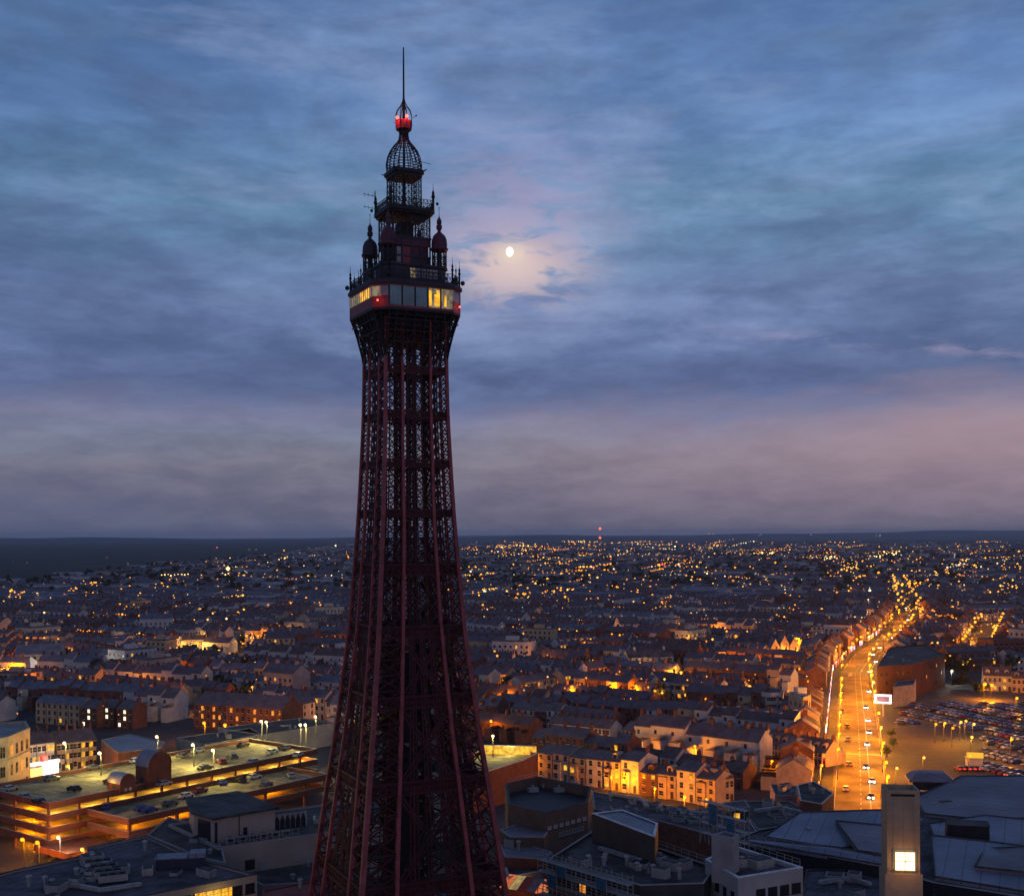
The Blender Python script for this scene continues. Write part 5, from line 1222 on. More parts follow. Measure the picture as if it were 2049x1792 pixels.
# advertising screen beside the street
bp = P(883, 716); bs = empty('advertising_screen', bp, rad(-18), 'glowing white framed advertising screen beside the main street', 'screen')
mb = MB(); mb.box(-.3, .3, .1, .5, 0, 5.6); mb.build('post', M_STEEL, bs)
mb = MB(); mb.box(-3.4, 3.4, -.1, .3, 5.5, 9.2); mb.build('casing', M_BLK, bs)
mb = MB(); mb.box(-2.5, 2.5, -.16, -.105, 6.2, 8.4); mb.build('screen', emit('mauve_screen', (.55, .2, .32), .55, .4, .5), bs)
mb = MB()
for bx_ in ((-3.4, 3.4, 8.45, 9.2), (-3.4, 3.4, 5.5, 6.15), (-3.4, -2.55, 6.15, 8.45), (2.55, 3.4, 6.15, 8.45)): mb.box(bx_[0], bx_[1], -.2, -.105, bx_[2], bx_[3])
mb.build('light_border', emit('white_pink_border', (1, .80, .92), 3.2), bs); point(bs, (-2, -3, 6), 500, (1, .7, .85))

# scaffolding with blue sheeting round the stepped dark block
sc = empty('scaffolding', (0, 0, 0), 0, 'metal scaffolding with blue netting round the stepped dark block', 'scaffolding')
q0, q1 = P(547, 859, 17.5), P(640, 886, 17.5); q0.z = q1.z = 0; d_ = (q1 - q0); ln_ = d_.length; d_.normalize(); n_ = Vector((d_.y, -d_.x, 0)); rzs = math.atan2(d_.y, d_.x)
sc.location = q0 + n_ * 1.0; sc.rotation_euler[2] = rzs
po, le, bo = MB(), MB(), MB(); nb = int(ln_ / 2.4)
for k in range(nb + 1):
    for y in (0, -1.3): po.beam((k * 2.4, y, 0), (k * 2.4, y, 19.5), .11)
for z in (4, 6, 8, 10, 12, 14, 16, 18):
    for y in (0, -1.3): le.beam((0, y, z), (nb * 2.4, y, z), .09); le.beam((0, y, z + 1), (nb * 2.4, y, z + 1), .07)
    bo.box(0, nb * 2.4, -1.2, -.1, z - .12, z - .04)
for k in range(0, nb, 3): le.beam((k * 2.4, -1.3, 8), (k * 2.4 + 2.4, -1.3, 18), .08)
po.build('standards', M_STEEL, sc); le.build('ledgers', M_STEEL, sc); bo.build('boards', M_GREYC, sc)
M_NET = mat('blue_netting', (.03, .11, .19), .8, .3, 1.0)
for (k, z) in ((1, 14), (2, 16), (5, 12), (6, 16), (3, 10)): ne = MB(); ne.box(k * 2.4 + .1, k * 2.4 + 2.3, -1.42, -1.38, z, z + 1.9); ne.build('netting_sheet', M_NET, sc)
# frame of poles and rails along the top storey and the lift tower
sc2 = empty('scaffolding', P(700, 842, 17), rad(-52), 'metal scaffolding with blue sheets beside the grey lift box', 'scaffolding')
po = MB()
for k in range(6):
    for y in (0, 1.4): po.beam((k * 2.2, y, 0), (k * 2.2, y, 8.4), .11)
for z in (2, 4, 6, 8):
    for y in (0, 1.4): po.beam((0, y, z), (11, y, z), .09)
    po.box(0, 11, .1, 1.3, z - .1, z - .04)
for k in range(4): po.beam((k * 2.2, 0, 0), (k * 2.2 + 2.2, 0, 8), .08)
po.build('poles', M_STEEL, sc2)
for bx_ in ((2.3, 4.3, 4.1, 7.9), (6.7, 8.7, 2.1, 5.9)): ne = MB(); ne.box(bx_[0], bx_[1], -.08, -.04, bx_[2], bx_[3]); ne.build('netting_sheet', M_NET, sc2)
# ridge and gutter lines on the metal roofs; ducts and rails on the flat ones
for o in [c for c in rS.children if c.name.startswith('metal_roof')]:
    me = o.data; seam = MB()
    for p in me.polygons:
        if len(p.vertices) == 3: a, b_ = [me.vertices[i].co for i in p.vertices][:2]; seam.beam(a + Vector((0, 0, .08)), b_ + Vector((0, 0, .08)), .28)
    seam.build('gutter', M_FELT2, rS)
def duct(pts, z, t_=.7, label=None):
    w = [P(x, y, z) for x, y in pts]; mb = MB()
    for a, b_ in zip(w, w[1:]): mb.beam(a + Vector((0, 0, .5)), b_ + Vector((0, 0, .5)), t_)
    for a, b_ in zip(w, w[1:]):
        k = 0.0; L_ = (b_ - a).length
        while k < L_: q = a.lerp(b_, k / L_); mb.beam(q, q + Vector((0, 0, .5)), .15); k += 2.5
    for q in w: mb.ball((q.x, q.y, q.z + .5), t_ * .62, 0, 6, 4)
    return tag(mb.build('roof_duct', M_STEEL), label, 'duct')
duct([(610, 795), (640, 800), (648, 808)], 9.8, .7, 'grey metal duct on the low roofs left of the roof hut')
duct([(668, 810), (700, 815), (716, 812)], 9.8, .8, 'grey metal duct on the low roofs before the roof hut')
duct([(756, 812), (780, 809), (800, 813)], 8.8, .8, 'grey metal duct on the roof beside the main street')
duct([(600, 850), (640, 862), (660, 856)], 17, .7, 'grey metal duct across the stepped dark block')
duct([(60, 884), (100, 892), (140, 886)], 16.7, .6, 'long grey duct along the dark corner roof')
duct([(820, 884), (850, 880), (870, 886)], 10.8, .7, 'grey duct on the dark roof left of the pale tower')
def roof_rail(pts, z, label):
    w = [P(x, y, z) for x, y in pts]; mb = MB()
    for a, b_ in zip(w, w[1:]):
        n_ = max(2, int((b_ - a).length / 1.8))
        for k in range(n_ + 1): q = a.lerp(b_, k / n_); mb.beam(q, q + Vector((0, 0, 1.1)), .07)
        for h_ in (.55, 1.1): mb.beam(a + Vector((0, 0, h_)), b_ + Vector((0, 0, h_)), .06)
    return tag(mb.build('roof_rail', M_STEEL), label, 'railing')
roof_rail([(594, 826), (660, 846), (712, 864)], 17.5, 'thin metal rail along the back edge of the stepped dark block')
roof_rail([(741, 845), (800, 865)], 19.6, 'thin metal rail along the back of the pale parapet block')
roof_rail([(740, 838), (830, 852), (884, 864)], 13.2, 'metal rail along the front gutter of the shopping centre')
roof_rail([(90, 853), (146, 836)], 17.1, 'metal rail on the far edge of the dark corner roof')
roof_rail([(508, 783), (538, 776), (590, 786)], 17.6, 'metal rail round the back of the brown box building')

# ------------------------------------------------------------------ ordinary terraces filling the town
def px_of(X, Y, z=0):
    u, v = X * F / Y, (CAMZ - z) * F / Y
    return HX + u * _c + v * _s, HY + v * _c - u * _s
def limit(x):
    tab = [(-200, 724), (60, 724), (180, 722), (190, 716), (300, 716), (330, 728), (480, 742), (485, 742), (540, 745), (545, 778), (735, 790), (745, 784), (835, 788), (842, 640), (900, 600), (905, 668), (960, 668), (1100, 676)]
    for (a, p), (b_, q) in zip(tab, tab[1:]):
        if x <= b_: return p + (q - p) * (x - a) / (b_ - a)
    return tab[-1][1]
FOOT += [[(q.x, q.y) for q in LOT], [(q.x, q.y) for q in PLAZA]]
for px in ([(470, 790), (545, 790), (545, 750), (470, 752)], [(745, 712), (815, 712), (815, 690), (745, 690)], [(765, 668), (803, 668), (803, 650), (765, 650)], [(870, 712), (940, 712), (965, 672), (885, 668)]):
    FOOT.append([(P(x, y).x, P(x, y).y) for x, y in px])
FIELDW = [(p.x, p.y) for p in fpts]
def blocked(X, Y, marg=15.0):
    if any(in_poly(X, Y, f) for f in FOOT): return True
    for L in (CH, SD):
        for a, b_ in zip(L, L[1:]):
            if seg_dist(X, Y, a, b_) < marg: return True
    return in_poly(X, Y, FIELDW)
cands = []                                                        # (Y, X, rz, spec, zone, row no, px)
lampspots = []
def zone_of(px):
    return 'left of the tower' if px < 345 else 'seen through the tower' if px < 480 else 'right of the tower' if px < 840 else 'right of the main street'
def district(phi, xlo, xhi, ymax, seed):
    rr = random.Random(seed); ca, sa = math.cos(phi), math.sin(phi); per = 46.0
    tmax = int(1900 / per)
    for k in range(-10, tmax):
        for half, t0, face in ((0, 6.0 + 4.5, 1), (1, 40.0 - 4.5, -1)):
            t = k * per + t0; s = -1500.0; seg = None
            while s < 1500:
                if seg is None or s > seg[1]:
                    s += rr.choice((0, 3, 11, 16)) if seg else 0; L_ = rr.uniform(18, 70); jit = rr.gauss(0, .05); tj = rr.uniform(-2.5, 2.5)
                    seg = [s, s + L_, rr.choice((5.4, 5.8, 6.2, 6.8)), rr.choice(('brick', 'brick', 'pale', 'pale', 'ochre', 'brick')), rr.choice(('slate', 'slate', 'blue', 'brown', 'slate')),
                           rr.choice((5.2, 5.8, 6.4, 7.8, 8.6, 9.6)), rr.random() < .3, rr.random() < .25, rr.choice((2.4, 2.8, 3.2)), rr.random(), rr.random() < .10]
                w = seg[2]; sc = s + w / 2; s += w
                if seg[10]: continue
                t2 = t + tj + jit * (sc - seg[0]); X, Y = sc * ca - t2 * sa, sc * sa + t2 * ca
                if Y < 330 or Y > ymax or abs(X) > Y * .475 + 12: continue
                px, py = px_of(X, Y)
                if px < xlo or px >= xhi or py > limit(px) or blocked(X, Y): continue
                wall = seg[3] if rr.random() < .8 else rr.choice(('pale', 'cream', 'ochre'))
                lit = () if rr.random() < .72 else (rr.randrange(6),)
                cands.append((Y, X, phi + jit + (0 if face > 0 else math.pi), dict(wall=wall, roof=seg[4], w=w - .02, d=9.0, e=seg[5] + (rr.choice((0, 0, 0, .8, 1.6, -.6)) if rr.random() < .5 else 0), rh=seg[8], st=3 if seg[5] > 7 else 2, bay=seg[6], dormer=seg[7], lit=lit), k, half, px))
        s = -1500.0                                                # lamps in the street between the rows
        t = k * per + rr.choice((-1.5, 1.5))
        while s < 1500:
            s += rr.uniform(30, 46); X, Y = s * ca - t * sa, s * sa + t * ca
            if Y < 380 or Y > 1500 or abs(X) > Y * .46: continue
            px, py = px_of(X, Y)
            if px < xlo or px >= xhi or py > limit(px) - 4 or blocked(X, Y, 20): continue
            if rr.random() < .50: lampspots.append((Y, X))
district(rad(-22), -60, 410, 1250, 1)
district(rad(-36), 410, 850, 1250, 2)
district(rad(14), 850, 1100, 1250, 3)
# houses along the main street
def along(L, side, y0, y1, off, seed):
    rr = random.Random(seed)
    for a, b_ in zip(L, L[1:]):
        d = (b_ - a); ln_ = d.length; d.normalize(); nn = Vector((-d.y, d.x, 0)) * side; s = 0
        rz = math.atan2(nn.y, nn.x) - math.pi / 2                  # front (-y) looks back at the road
        while s < ln_ - 6:
            w = rr.choice((6.2, 7.0, 8.0)); p = a + d * (s + w / 2) + nn * off; s += w
            if not (y0 < p.y < y1): continue
            if any(in_poly(p.x, p.y, f) for f in FOOT): continue
            px, py = px_of(p.x, p.y)
            e = rr.choice((5.8, 6.4, 8.4, 8.8, 9.4))
            if rr.random() < .22: continue
            cands.append((p.y, p.x, rz, dict(wall=rr.choice(('brick', 'brick', 'brick', 'ochre')), roof=rr.choice(('slate', 'slate', 'brown')), w=w - .02, d=10.0, e=e, rh=3.0, st=3 if e > 7 else 2, bay=False, dormer=rr.random() < .3, lit=(rr.randrange(6),) if rr.random() < .5 else ()), 900 + (1 if side > 0 else 2), int(s // 60), px))
along(CH, 1, 345, 1150, 19, 21); along(CH, -1, 690, 1050, 18, 22); along(SD, 1, 700, 1500, 16, 23); along(SD, -1, 700, 1500, 16, 24)
# larger blocks standing among the rows
rb_ = random.Random(91); BIG = []
while len(BIG) < 46:
    Y = 560 * (2.4 ** rb_.random()); X = rb_.uniform(-.46, .46) * Y; px, py = px_of(X, Y); w_, d_ = rb_.uniform(13, 26), rb_.uniform(10, 16)
    if py > limit(px) - 8 or blocked(X, Y, 26) or 352 < px < 470 or any(math.hypot(X - b[0], Y - b[1]) < 34 for b in BIG): continue
    BIG.append((X, Y, w_, d_)); rz = rb_.choice((-.4, -.62, -.3, .95, .2)); e = rb_.uniform(8, 15); zz_ = zone_of(px); k = len(BIG)
    ca, sa = math.cos(rz), math.sin(rz); m = MB(); wm = rb_.choice((M_PALE, M_BRICK, M_OCHRE, M_GREYC, M_CREAM)); flat = rb_.random() < .6
    m.box(-w_ / 2, w_ / 2, -d_ / 2, d_ / 2, 0, e)
    if flat: m.box(-w_ / 2 - .2, w_ / 2 + .2, -d_ / 2 - .2, d_ / 2 + .2, e, e + .3, 1); m.box(-w_ * .2, w_ * .12, -2, 2, e + .3, e + 2.6, 0); m.box(w_ * .25, w_ * .36, -1, 1.5, e + .3, e + 1.5, 3)
    else:
        h2 = e + d_ * .34
        for s_ in (-1, 1):
            q = [(-w_ / 2 - .3, s_ * (d_ / 2 + .4), e - .1), (w_ / 2 + .3, s_ * (d_ / 2 + .4), e - .1), (w_ / 2 + .3, 0, h2), (-w_ / 2 - .3, 0, h2)]; m.poly(q if s_ < 0 else list(reversed(q)), 1)
        for s_ in (-1, 1): m.poly([(s_ * w_ / 2, -d_ / 2, e), (s_ * w_ / 2, d_ / 2, e), (s_ * w_ / 2, 0, h2)], 0)
        for x in (-w_ * .3, w_ * .35): m.box(x - .5, x + .5, -.7, .7, h2 - 1, h2 + 1.5, 0)
    nf = int(e / 3.1); nw_ = int(w_ / 3)
    for f in range(nf):
        for i in range(nw_):
            x = -w_ / 2 + w_ * (i + .5) / nw_; m.box(x - .6, x + .6, -d_ / 2 - .05, -d_ / 2 - .004, f * 3.1 + 1, f * 3.1 + 2.5, 4 if rb_.random() < .10 else 2); m.box(x - .75, x + .75, -d_ / 2 - .14, -d_ / 2 - .002, f * 3.1 + .82, f * 3.1 + .98, 3)
        for i in range(int(d_ / 3.4)):
            y = -d_ / 2 + d_ * (i + .5) / int(d_ / 3.4); m.box(-w_ / 2 - .05, -w_ / 2 - .004, y - .5, y + .5, f * 3.1 + 1, f * 3.1 + 2.4, 2)
    dist = 'near' if Y < 560 else 'middle' if Y < 850 else 'far'
    tag(m.build('larger_building', [wm, rb_.choice((M_FELT, M_SLATE, M_SLATE3)) if not flat else M_FELT, M_GLASSD, M_TRIM, rb_.choice((M_LITO, M_LITY))], None, (X, Y, 0), rz),
        '%s %s %s block, %s rows %s' % ({'pale_grey_render': 'pale', 'red_brick': 'brick', 'ochre_render': 'buff', 'grey_concrete': 'grey', 'cream_render': 'cream'}[wm.name], 'flat roofed' if flat else 'gabled', 'tall' if e > 12 else 'low', dist, zz_), 'building', 'larger blocks among the terraces')
    FOOT.append([(X + x * ca - y * sa, Y + x * sa + y * ca) for x, y in ((-w_ / 2 - 5, -d_ / 2 - 6), (w_ / 2 + 5, -d_ / 2 - 6), (w_ / 2 + 5, d_ / 2 + 6), (-w_ / 2 - 5, d_ / 2 + 6))])
cands = [c for c in cands if not any(in_poly(c[1], c[0], f) for f in FOOT[-46:])]
# drop candidates that run into one another
cands.sort(key=lambda c: c[0]); grid = {}; keep = []
for c_ in cands:
    gx, gy = int(c_[1] // 8), int(c_[0] // 8); bad = False
    for i in (-1, 0, 1):
        for j in (-1, 0, 1):
            for (X, Y, rz) in grid.get((gx + i, gy + j), ()):
                dd = math.hypot(X - c_[1], Y - c_[0])
                if dd < 4.6 or (dd < 8.5 and abs(math.sin(rz - c_[2])) > .25): bad = True
    if bad: continue
    grid.setdefault((gx, gy), []).append((c_[1], c_[0], c_[2])); keep.append(c_)
near, far = keep[:122], keep[122:]
WW = {'brick': 'brick', 'pale': 'pale', 'ochre': 'buff', 'cream': 'cream'}; RW = {'slate': 'slate', 'blue': 'bluish', 'brown': 'brown'}
rows_seen = {}
for (Y, X, rz, sp, k, half, px) in near:
    z_ = zone_of(px)
    if k >= 900: wh = 'on the left of the main street' if k == 901 else 'on the right of the main street'
    else:
        lst = rows_seen.setdefault(z_, [])
        if (k, half) not in lst: lst.append((k, half))
        i = lst.index((k, half)); wh = 'in %s row %s' % (ORD[i] if i < 16 else 'last', z_)
    lab = '%s %shouse, %s roof, %s' % (WW[sp['wall']], 'taller ' if sp['st'] > 2 else '', RW[sp['roof']], wh)
    if sp['lit']: lab += ', lit'
    sp = dict(sp); sp['w'] = round(sp['w'], 2)
    house((X, Y, 0), rz, label=lab, group=('terraced houses ' + wh), split=(Y < 470), litm=M_LITO if X * 13 % 2 < 1 else M_LITY, **sp)

# the rest of the roofs, too many to count: one object
LM = [M_BRICK, M_PALE, M_OCHRE, M_CREAM, M_SLATE, M_SLATE3, M_SLATE2, M_GLASSD, M_LITY, M_LITO, M_TRIM, DOORM]
WI = {'brick': 0, 'pale': 1, 'ochre': 2, 'cream': 3}; RI = {'slate': 4, 'blue': 5, 'brown': 6}
hs = MB(); _tc = {}
def simple_house(w, d, e, rh):
    hw, hd = w / 2, d / 2; a = MB()
    a.poly([(-hw, -hd, 0), (hw, -hd, 0), (hw, -hd, e), (-hw, -hd, e)], 0); a.poly([(hw, hd, 0), (-hw, hd, 0), (-hw, hd, e), (hw, hd, e)], 0)
    a.poly([(hw, -hd, 0), (hw, hd, 0), (hw, hd, e), (hw, 0, e + rh), (hw, -hd, e)], 0); a.poly([(-hw, hd, 0), (-hw, -hd, 0), (-hw, -hd, e), (-hw, 0, e + rh), (-hw, hd, e)], 0)
    a.poly([(-hw, -hd - .3, e - .1), (hw, -hd - .3, e - .1), (hw, 0, e + rh + .1), (-hw, 0, e + rh + .1)], 1); a.poly([(hw, hd + .3, e - .1), (-hw, hd + .3, e - .1), (-hw, 0, e + rh + .1), (hw, 0, e + rh + .1)], 1)
    a.box(hw - .55, hw - .05, -.8, .8, e + rh * .6, e + rh + 1.6, 2)
    a.box(-hw + .1, 0, hd, hd + 4, 0, e * .65, 0, 1)
    for z0 in (1.0, 1.0 + (e - .3) / 2):
        for x in (-hw * .5, hw * .5): a.poly([(x - .6, -hd - .03, z0), (x + .6, -hd - .03, z0), (x + .6, -hd - .03, z0 + 1.5), (x - .6, -hd - .03, z0 + 1.5)], 3)
        a.poly([(hw * .6 + .5, hd + .03, z0), (hw * .6 - .5, hd + .03, z0), (hw * .6 - .5, hd + .03, z0 + 1.4), (hw * .6 + .5, hd + .03, z0 + 1.4)], 3)
    return a
rr = random.Random(5)
for (Y, X, rz, sp, k, half, px) in far:
    key = (sp['w'], round(sp['e'], 1), sp['rh'], sp['wall'], sp['roof'])
    if key not in _tc:
        a = simple_house(sp['w'], sp['d'], sp['e'], sp['rh']); a.m = [(WI[sp['wall']], RI[sp['roof']], 0, 7)[q] for q in a.m]; _tc[key] = a
    b0 = len(hs.m)
    hs.add(_tc[key], Matrix.Translation((X, Y, 0)) @ Matrix.Rotation(rz, 4, 'Z'))
    if rr.random() < .22:
        ids = [i for i in range(b0, len(hs.m)) if hs.m[i] == 7]; hs.m[rr.choice(ids)] = 9 if rr.random() < .6 else 8
# beyond that: blocks of roofs and a few larger sheds out to the edge of the town
def block(X, Y, rz, w, d, e, rh, wi, ri):
    hw, hd = w / 2, d / 2; a = MB()
    a.poly([(-hw, -hd, 0), (hw, -hd, 0), (hw, -hd, e), (-hw, -hd, e)], wi); a.poly([(hw, hd, 0), (-hw, hd, 0), (-hw, hd, e), (hw, hd, e)], wi)
    a.poly([(hw, -hd, 0), (hw, hd, 0), (hw, hd, e), (hw, 0, e + rh), (hw, -hd, e)], wi); a.poly([(-hw, hd, 0), (-hw, -hd, 0), (-hw, -hd, e), (-hw, 0, e + rh), (-hw, hd, e)], wi)
    a.poly([(-hw, -hd - .3, e - .1), (hw, -hd - .3, e - .1), (hw, 0, e + rh), (-hw, 0, e + rh)], ri); a.poly([(hw, hd + .3, e - .1), (-hw, hd + .3, e - .1), (-hw, 0, e + rh), (hw, 0, e + rh)], ri)
    hs.add(a, Matrix.Translation((X, Y, 0)) @ Matrix.Rotation(rz, 4, 'Z'))
for i in range(5200):
    Y = 1200 * (7.5 ** (rr.random() ** 1.25)); X = rr.uniform(-.47, .47) * Y
    if in_poly(X, Y, FIELDW) or blocked(X, Y, 16): continue
    rz = rr.choice((-.45, -.6, 1.1, .25, -.3)) + rr.gauss(0, .06)
    if rr.random() < .04: block(X, Y, rz, rr.uniform(30, 70), rr.uniform(18, 30), rr.uniform(6, 10), 1.5, 1, rr.choice((4, 5, 5)))
    else: block(X, Y, rz, rr.uniform(12, 42), 9, rr.uniform(5, 7), 3, rr.choice((0, 0, 1, 2, 3)), rr.choice((4, 4, 5, 6)))
tag(hs.build('distant_houses', LM), 'mass of dark terraced roofs stretching from the middle of the town to the horizon', 'houses', kind='stuff')

# ------------------------------------------------------------------ trees
def tree_mesh(seed, h=9.0, cr=3.6):
    rr = random.Random(seed); tk = MB(); tk.beam((0, 0, 0), (.1, .05, h * .5), .55, t2=.3)
    for k in range(6):
        a = rr.uniform(0, 6.28); tk.beam((.08, .04, h * rr.uniform(.28, .5)), (cr * .6 * math.cos(a), cr * .6 * math.sin(a), h * rr.uniform(.55, .85)), .2, t2=.05)
    cw_ = MB()
    for c in range(26):
        a = rr.uniform(0, 6.28); q = rr.random() ** .5 * cr; zc = h * (.42 + .55 * rr.random()); q *= 1 - abs(zc / h - .62) * 1.1
        cc = Vector((q * math.cos(a), q * math.sin(a), zc))
        for l in range(34):
            p = cc + Vector((rr.gauss(0, .55), rr.gauss(0, .55), rr.gauss(0, .45))); s_ = rr.uniform(.16, .34)
            e1 = Vector((rr.gauss(0, 1), rr.gauss(0, 1), rr.gauss(0, 1))).normalized(); e2 = e1.cross(Vector((rr.gauss(0, 1), rr.gauss(0, 1), rr.gauss(0, 1)))).normalized()
            cw_.poly([p - e1 * s_ - e2 * s_ * .6, p + e1 * s_ - e2 * s_ * .6, p + e1 * s_ + e2 * s_ * .6, p - e1 * s_ + e2 * s_ * .6])
    return tk.mesh('trunk', [M_BARK]), cw_.mesh('crown', [M_LEAF])
TM = [tree_mesh(s, h_, c_) for s, h_, c_ in ((1, 9, 3.6), (2, 11, 4.2), (3, 7.5, 3.2))]
def tree(X, Y, k, label, group):
    r_ = empty('tree', (X, Y, 0), rr.uniform(0, 6), label, 'tree', group)
    link_mesh('trunk', TM[k][0], r_); link_mesh('crown', TM[k][1], r_)
    s_ = rr.uniform(.85, 1.25) * (.55 if 'street tree' in label else 1); r_.scale = (s_, s_, s_)
for (x, y, k) in ((96, 680, 0), (104, 681, 1), (112, 680, 0), (119, 679, 2), (100, 677, 2), (124, 682, 0)):
    p = P(x, y); tree(p.x, p.y, k, 'tree with dark rounded crown round the green lawn at the left', 'trees round the green lawn')
for (x, y, k) in ((966, 676, 0), (958, 673, 2), (1020, 668, 1), (1010, 672, 0), (949, 668, 0), (930, 660, 1)):
    p = P(x, y); tree(p.x, p.y, k, 'dark tree by the villas beyond the open car park', 'trees beyond the open car park')
for (x, y, k) in ((893, 748, 2), (891, 738, 2), (887, 757, 2)):
    p = P(x, y); tree(p.x, p.y, k, 'small dark street tree between main street and empty yard', 'street trees by the yard')
lw = MB(); lp = [P(x, y) for x, y in ((88, 690), (130, 690), (124, 673), (92, 672))]; lw.poly([(p.x, p.y, .06) for p in lp])
tag(lw.build('grass_lawn', mat('lawn', (.05, .075, .02), .95, .4, .3, world_pos=True)), 'green lawn lit by a lamp among the left roofs', 'lawn', kind='stuff')
dt = MB()
for i in range(2600):
    Y = 520 * (9 ** (rr.random() ** .9)); X = rr.uniform(-.47, .47) * Y
    if blocked(X, Y, 15): continue
    s_ = rr.uniform(1.6, 3.2) * (1 if Y < 1500 else 1.7)
    for b_ in range(7):
        c = Vector((X + rr.gauss(0, s_ * .6), Y + rr.gauss(0, s_ * .6), s_ * rr.uniform(.8, 2.3)))
        for l in range(3):
            e1 = Vector((rr.gauss(0, 1), rr.gauss(0, 1), rr.gauss(0, 1))).normalized() * s_ * .55; e2 = e1.cross(Vector((rr.gauss(0, 1), rr.gauss(0, 1), rr.gauss(0, 1)))).normalized() * s_ * .5
            dt.poly([c - e1 - e2, c + e1 - e2, c + e1 + e2, c - e1 + e2])
tag(dt.build('distant_trees', M_LEAF), 'dark trees and garden shrubs scattered between the roofs of the far town', 'trees', kind='stuff')

# ------------------------------------------------------------------ cars
def ORD2(n):
    if n <= 16: return ORD[n - 1]
    lo = ['seventeenth', 'eighteenth', 'nineteenth', 'twentieth']
    if n <= 20: return lo[n - 17]
    tens = {2: 'twenty', 3: 'thirty', 4: 'forty', 5: 'fifty', 6: 'sixty', 7: 'seventy'}[n // 10]
    return tens + ' ' + ORD[n % 10 - 1] if n % 10 else {3: 'thirtieth', 4: 'fortieth', 5: 'fiftieth', 6: 'sixtieth', 7: 'seventieth'}[n // 10]
M_CAR = {n: mat('car_paint_' + n, c, .3, .08, .5, metal=.2, spec=.6) for n, c in dict(white=(.62, .62, .60), black=(.02, .02, .024), silver=(.34, .35, .37), blue=(.03, .07, .30), red=(.20, .03, .03), grey=(.11, .115, .125)).items()}
def car_parts():
    L, W = 4.3, 1.76; hw = W / 2
    side = [(-2.15, .35), (-2.15, .82), (-1.95, .95), (-1.55, 1.0), (-1.25, 1.36), (-.9, 1.47), (.35, 1.47), (.62, 1.38), (1.15, .98), (1.85, .88), (2.12, .72), (2.15, .35)]
    b = MB(); n = len(side)
    def wy(z): return hw * (1 if z < 1.0 else 1 - (z - 1.0) * .42)
    for (x0, z0), (x1, z1) in zip(side, side[1:]): b.poly([(x0, -wy(z0), z0), (x0, wy(z0), z0), (x1, wy(z1), z1), (x1, -wy(z1), z1)])
    b.poly([(x, -wy(z), z) for x, z in reversed(side)]); b.poly([(x, wy(z), z) for x, z in side]); b.poly([(-2.15, hw, .35), (-2.15, -hw, .35), (2.15, -hw, .35), (2.15, hw, .35)])
    g_ = MB()
    for s in (-1, 1):
        q = [(-1.32, 1.03), (-1.1, 1.36), (.36, 1.40), (.95, 1.03)]; pts = [(x, s * (wy(z) + .012), z) for x, z in q]; g_.poly(pts if s > 0 else list(reversed(pts)))
    g_.poly([(.66, -wy(1.36) + .08, 1.385), (1.13, -wy(1) + .08, 1.015), (1.13, wy(1) - .08, 1.015), (.66, wy(1.36) - .08, 1.385)]); g_.poly([(-1.28, -wy(1.36) + .08, 1.36), (-1.28, wy(1.36) - .08, 1.36), (-1.57, wy(1) - .08, 1.03), (-1.57, -wy(1) + .08, 1.03)])
    w_ = []
    for x in (-1.35, 1.35):
        for s in (-1, 1):
            q = MB(); ring = [(x + .33 * math.cos(2 * math.pi * k / 12), .33 + .33 * math.sin(2 * math.pi * k / 12)) for k in range(12)]
            q.poly([(a, s * (hw + .02), z) for a, z in (ring if s < 0 else reversed(ring))]); 
            for (a, z), (c, z2) in zip(ring, ring[1:] + ring[:1]): q.poly([(a, s * (hw + .02), z), (c, s * (hw + .02), z2), (c, s * (hw - .2), z2), (a, s * (hw - .2), z)])
            w_.append(q)
    h_ = []; t_ = []
    for s in (-1, 1):
        q = MB(); q.box(2.06, 2.17, s * .62 - .2, s * .62 + .2, .58, .74); h_.append(q)
        q = MB(); q.box(-2.18, -2.1, s * .66 - .16, s * .66 + .16, .62, .85); t_.append(q)
    return b, g_, w_, h_, t_
_cb, _cg, _cw, _ch, _ct = car_parts()
CARM = {}
M_LAMPOFF = mat('lamp_lens', (.5, .5, .48), .2, .1, 2.0); M_TAILOFF = mat('tail_lens', (.25, .02, .02), .3, .1, 2.0)
def car(p, rz, col, label, group=None, full=False, heads=False, tails=False, scale=1.0):
    key = (col, full, heads, tails)
    if full:
        if key not in CARM:
            CARM[key] = [('body', _cb.mesh('body', [M_CAR[col]])), ('windows', _cg.mesh('windows', [M_GLASSD]))] + [('wheel', q.mesh('wheel', [M_RUBBER])) for q in _cw] + [('headlight', q.mesh('headlight', [M_LAMPOFF])) for q in _ch] + [('tail_light', q.mesh('tail_light', [M_TAILOFF])) for q in _ct]
        r_ = empty('parked_car', p, rz, label, 'car', group)
        for n_, me in CARM[key]: link_mesh(n_, me, r_)
        return r_
    if key not in CARM:
        b = MB(); b.add(_cb)
        for q, i in [(_cg, 1)] + [(w, 2) for w in _cw] + [(h, 3) for h in _ch] + [(t, 4) for t in _ct]:
            k = len(b.m); b.add(q); b.m[k:] = [i] * (len(b.m) - k)
        if heads:
            for s in (-1, 1): k = len(b.m); b.box(2.1, 2.32, s * .62 - .26, s * .62 + .26, .48, .86, 3)
        CARM[key] = b.mesh('car', [M_CAR[col], M_GLASSD, M_RUBBER, E_HEAD if heads else M_LAMPOFF, E_TAIL if tails else M_TAILOFF])
    return tag(link_mesh('moving_car' if heads or tails else 'parked_car', CARM[key], None, p, rz), label, 'car', group)
ux = CPA
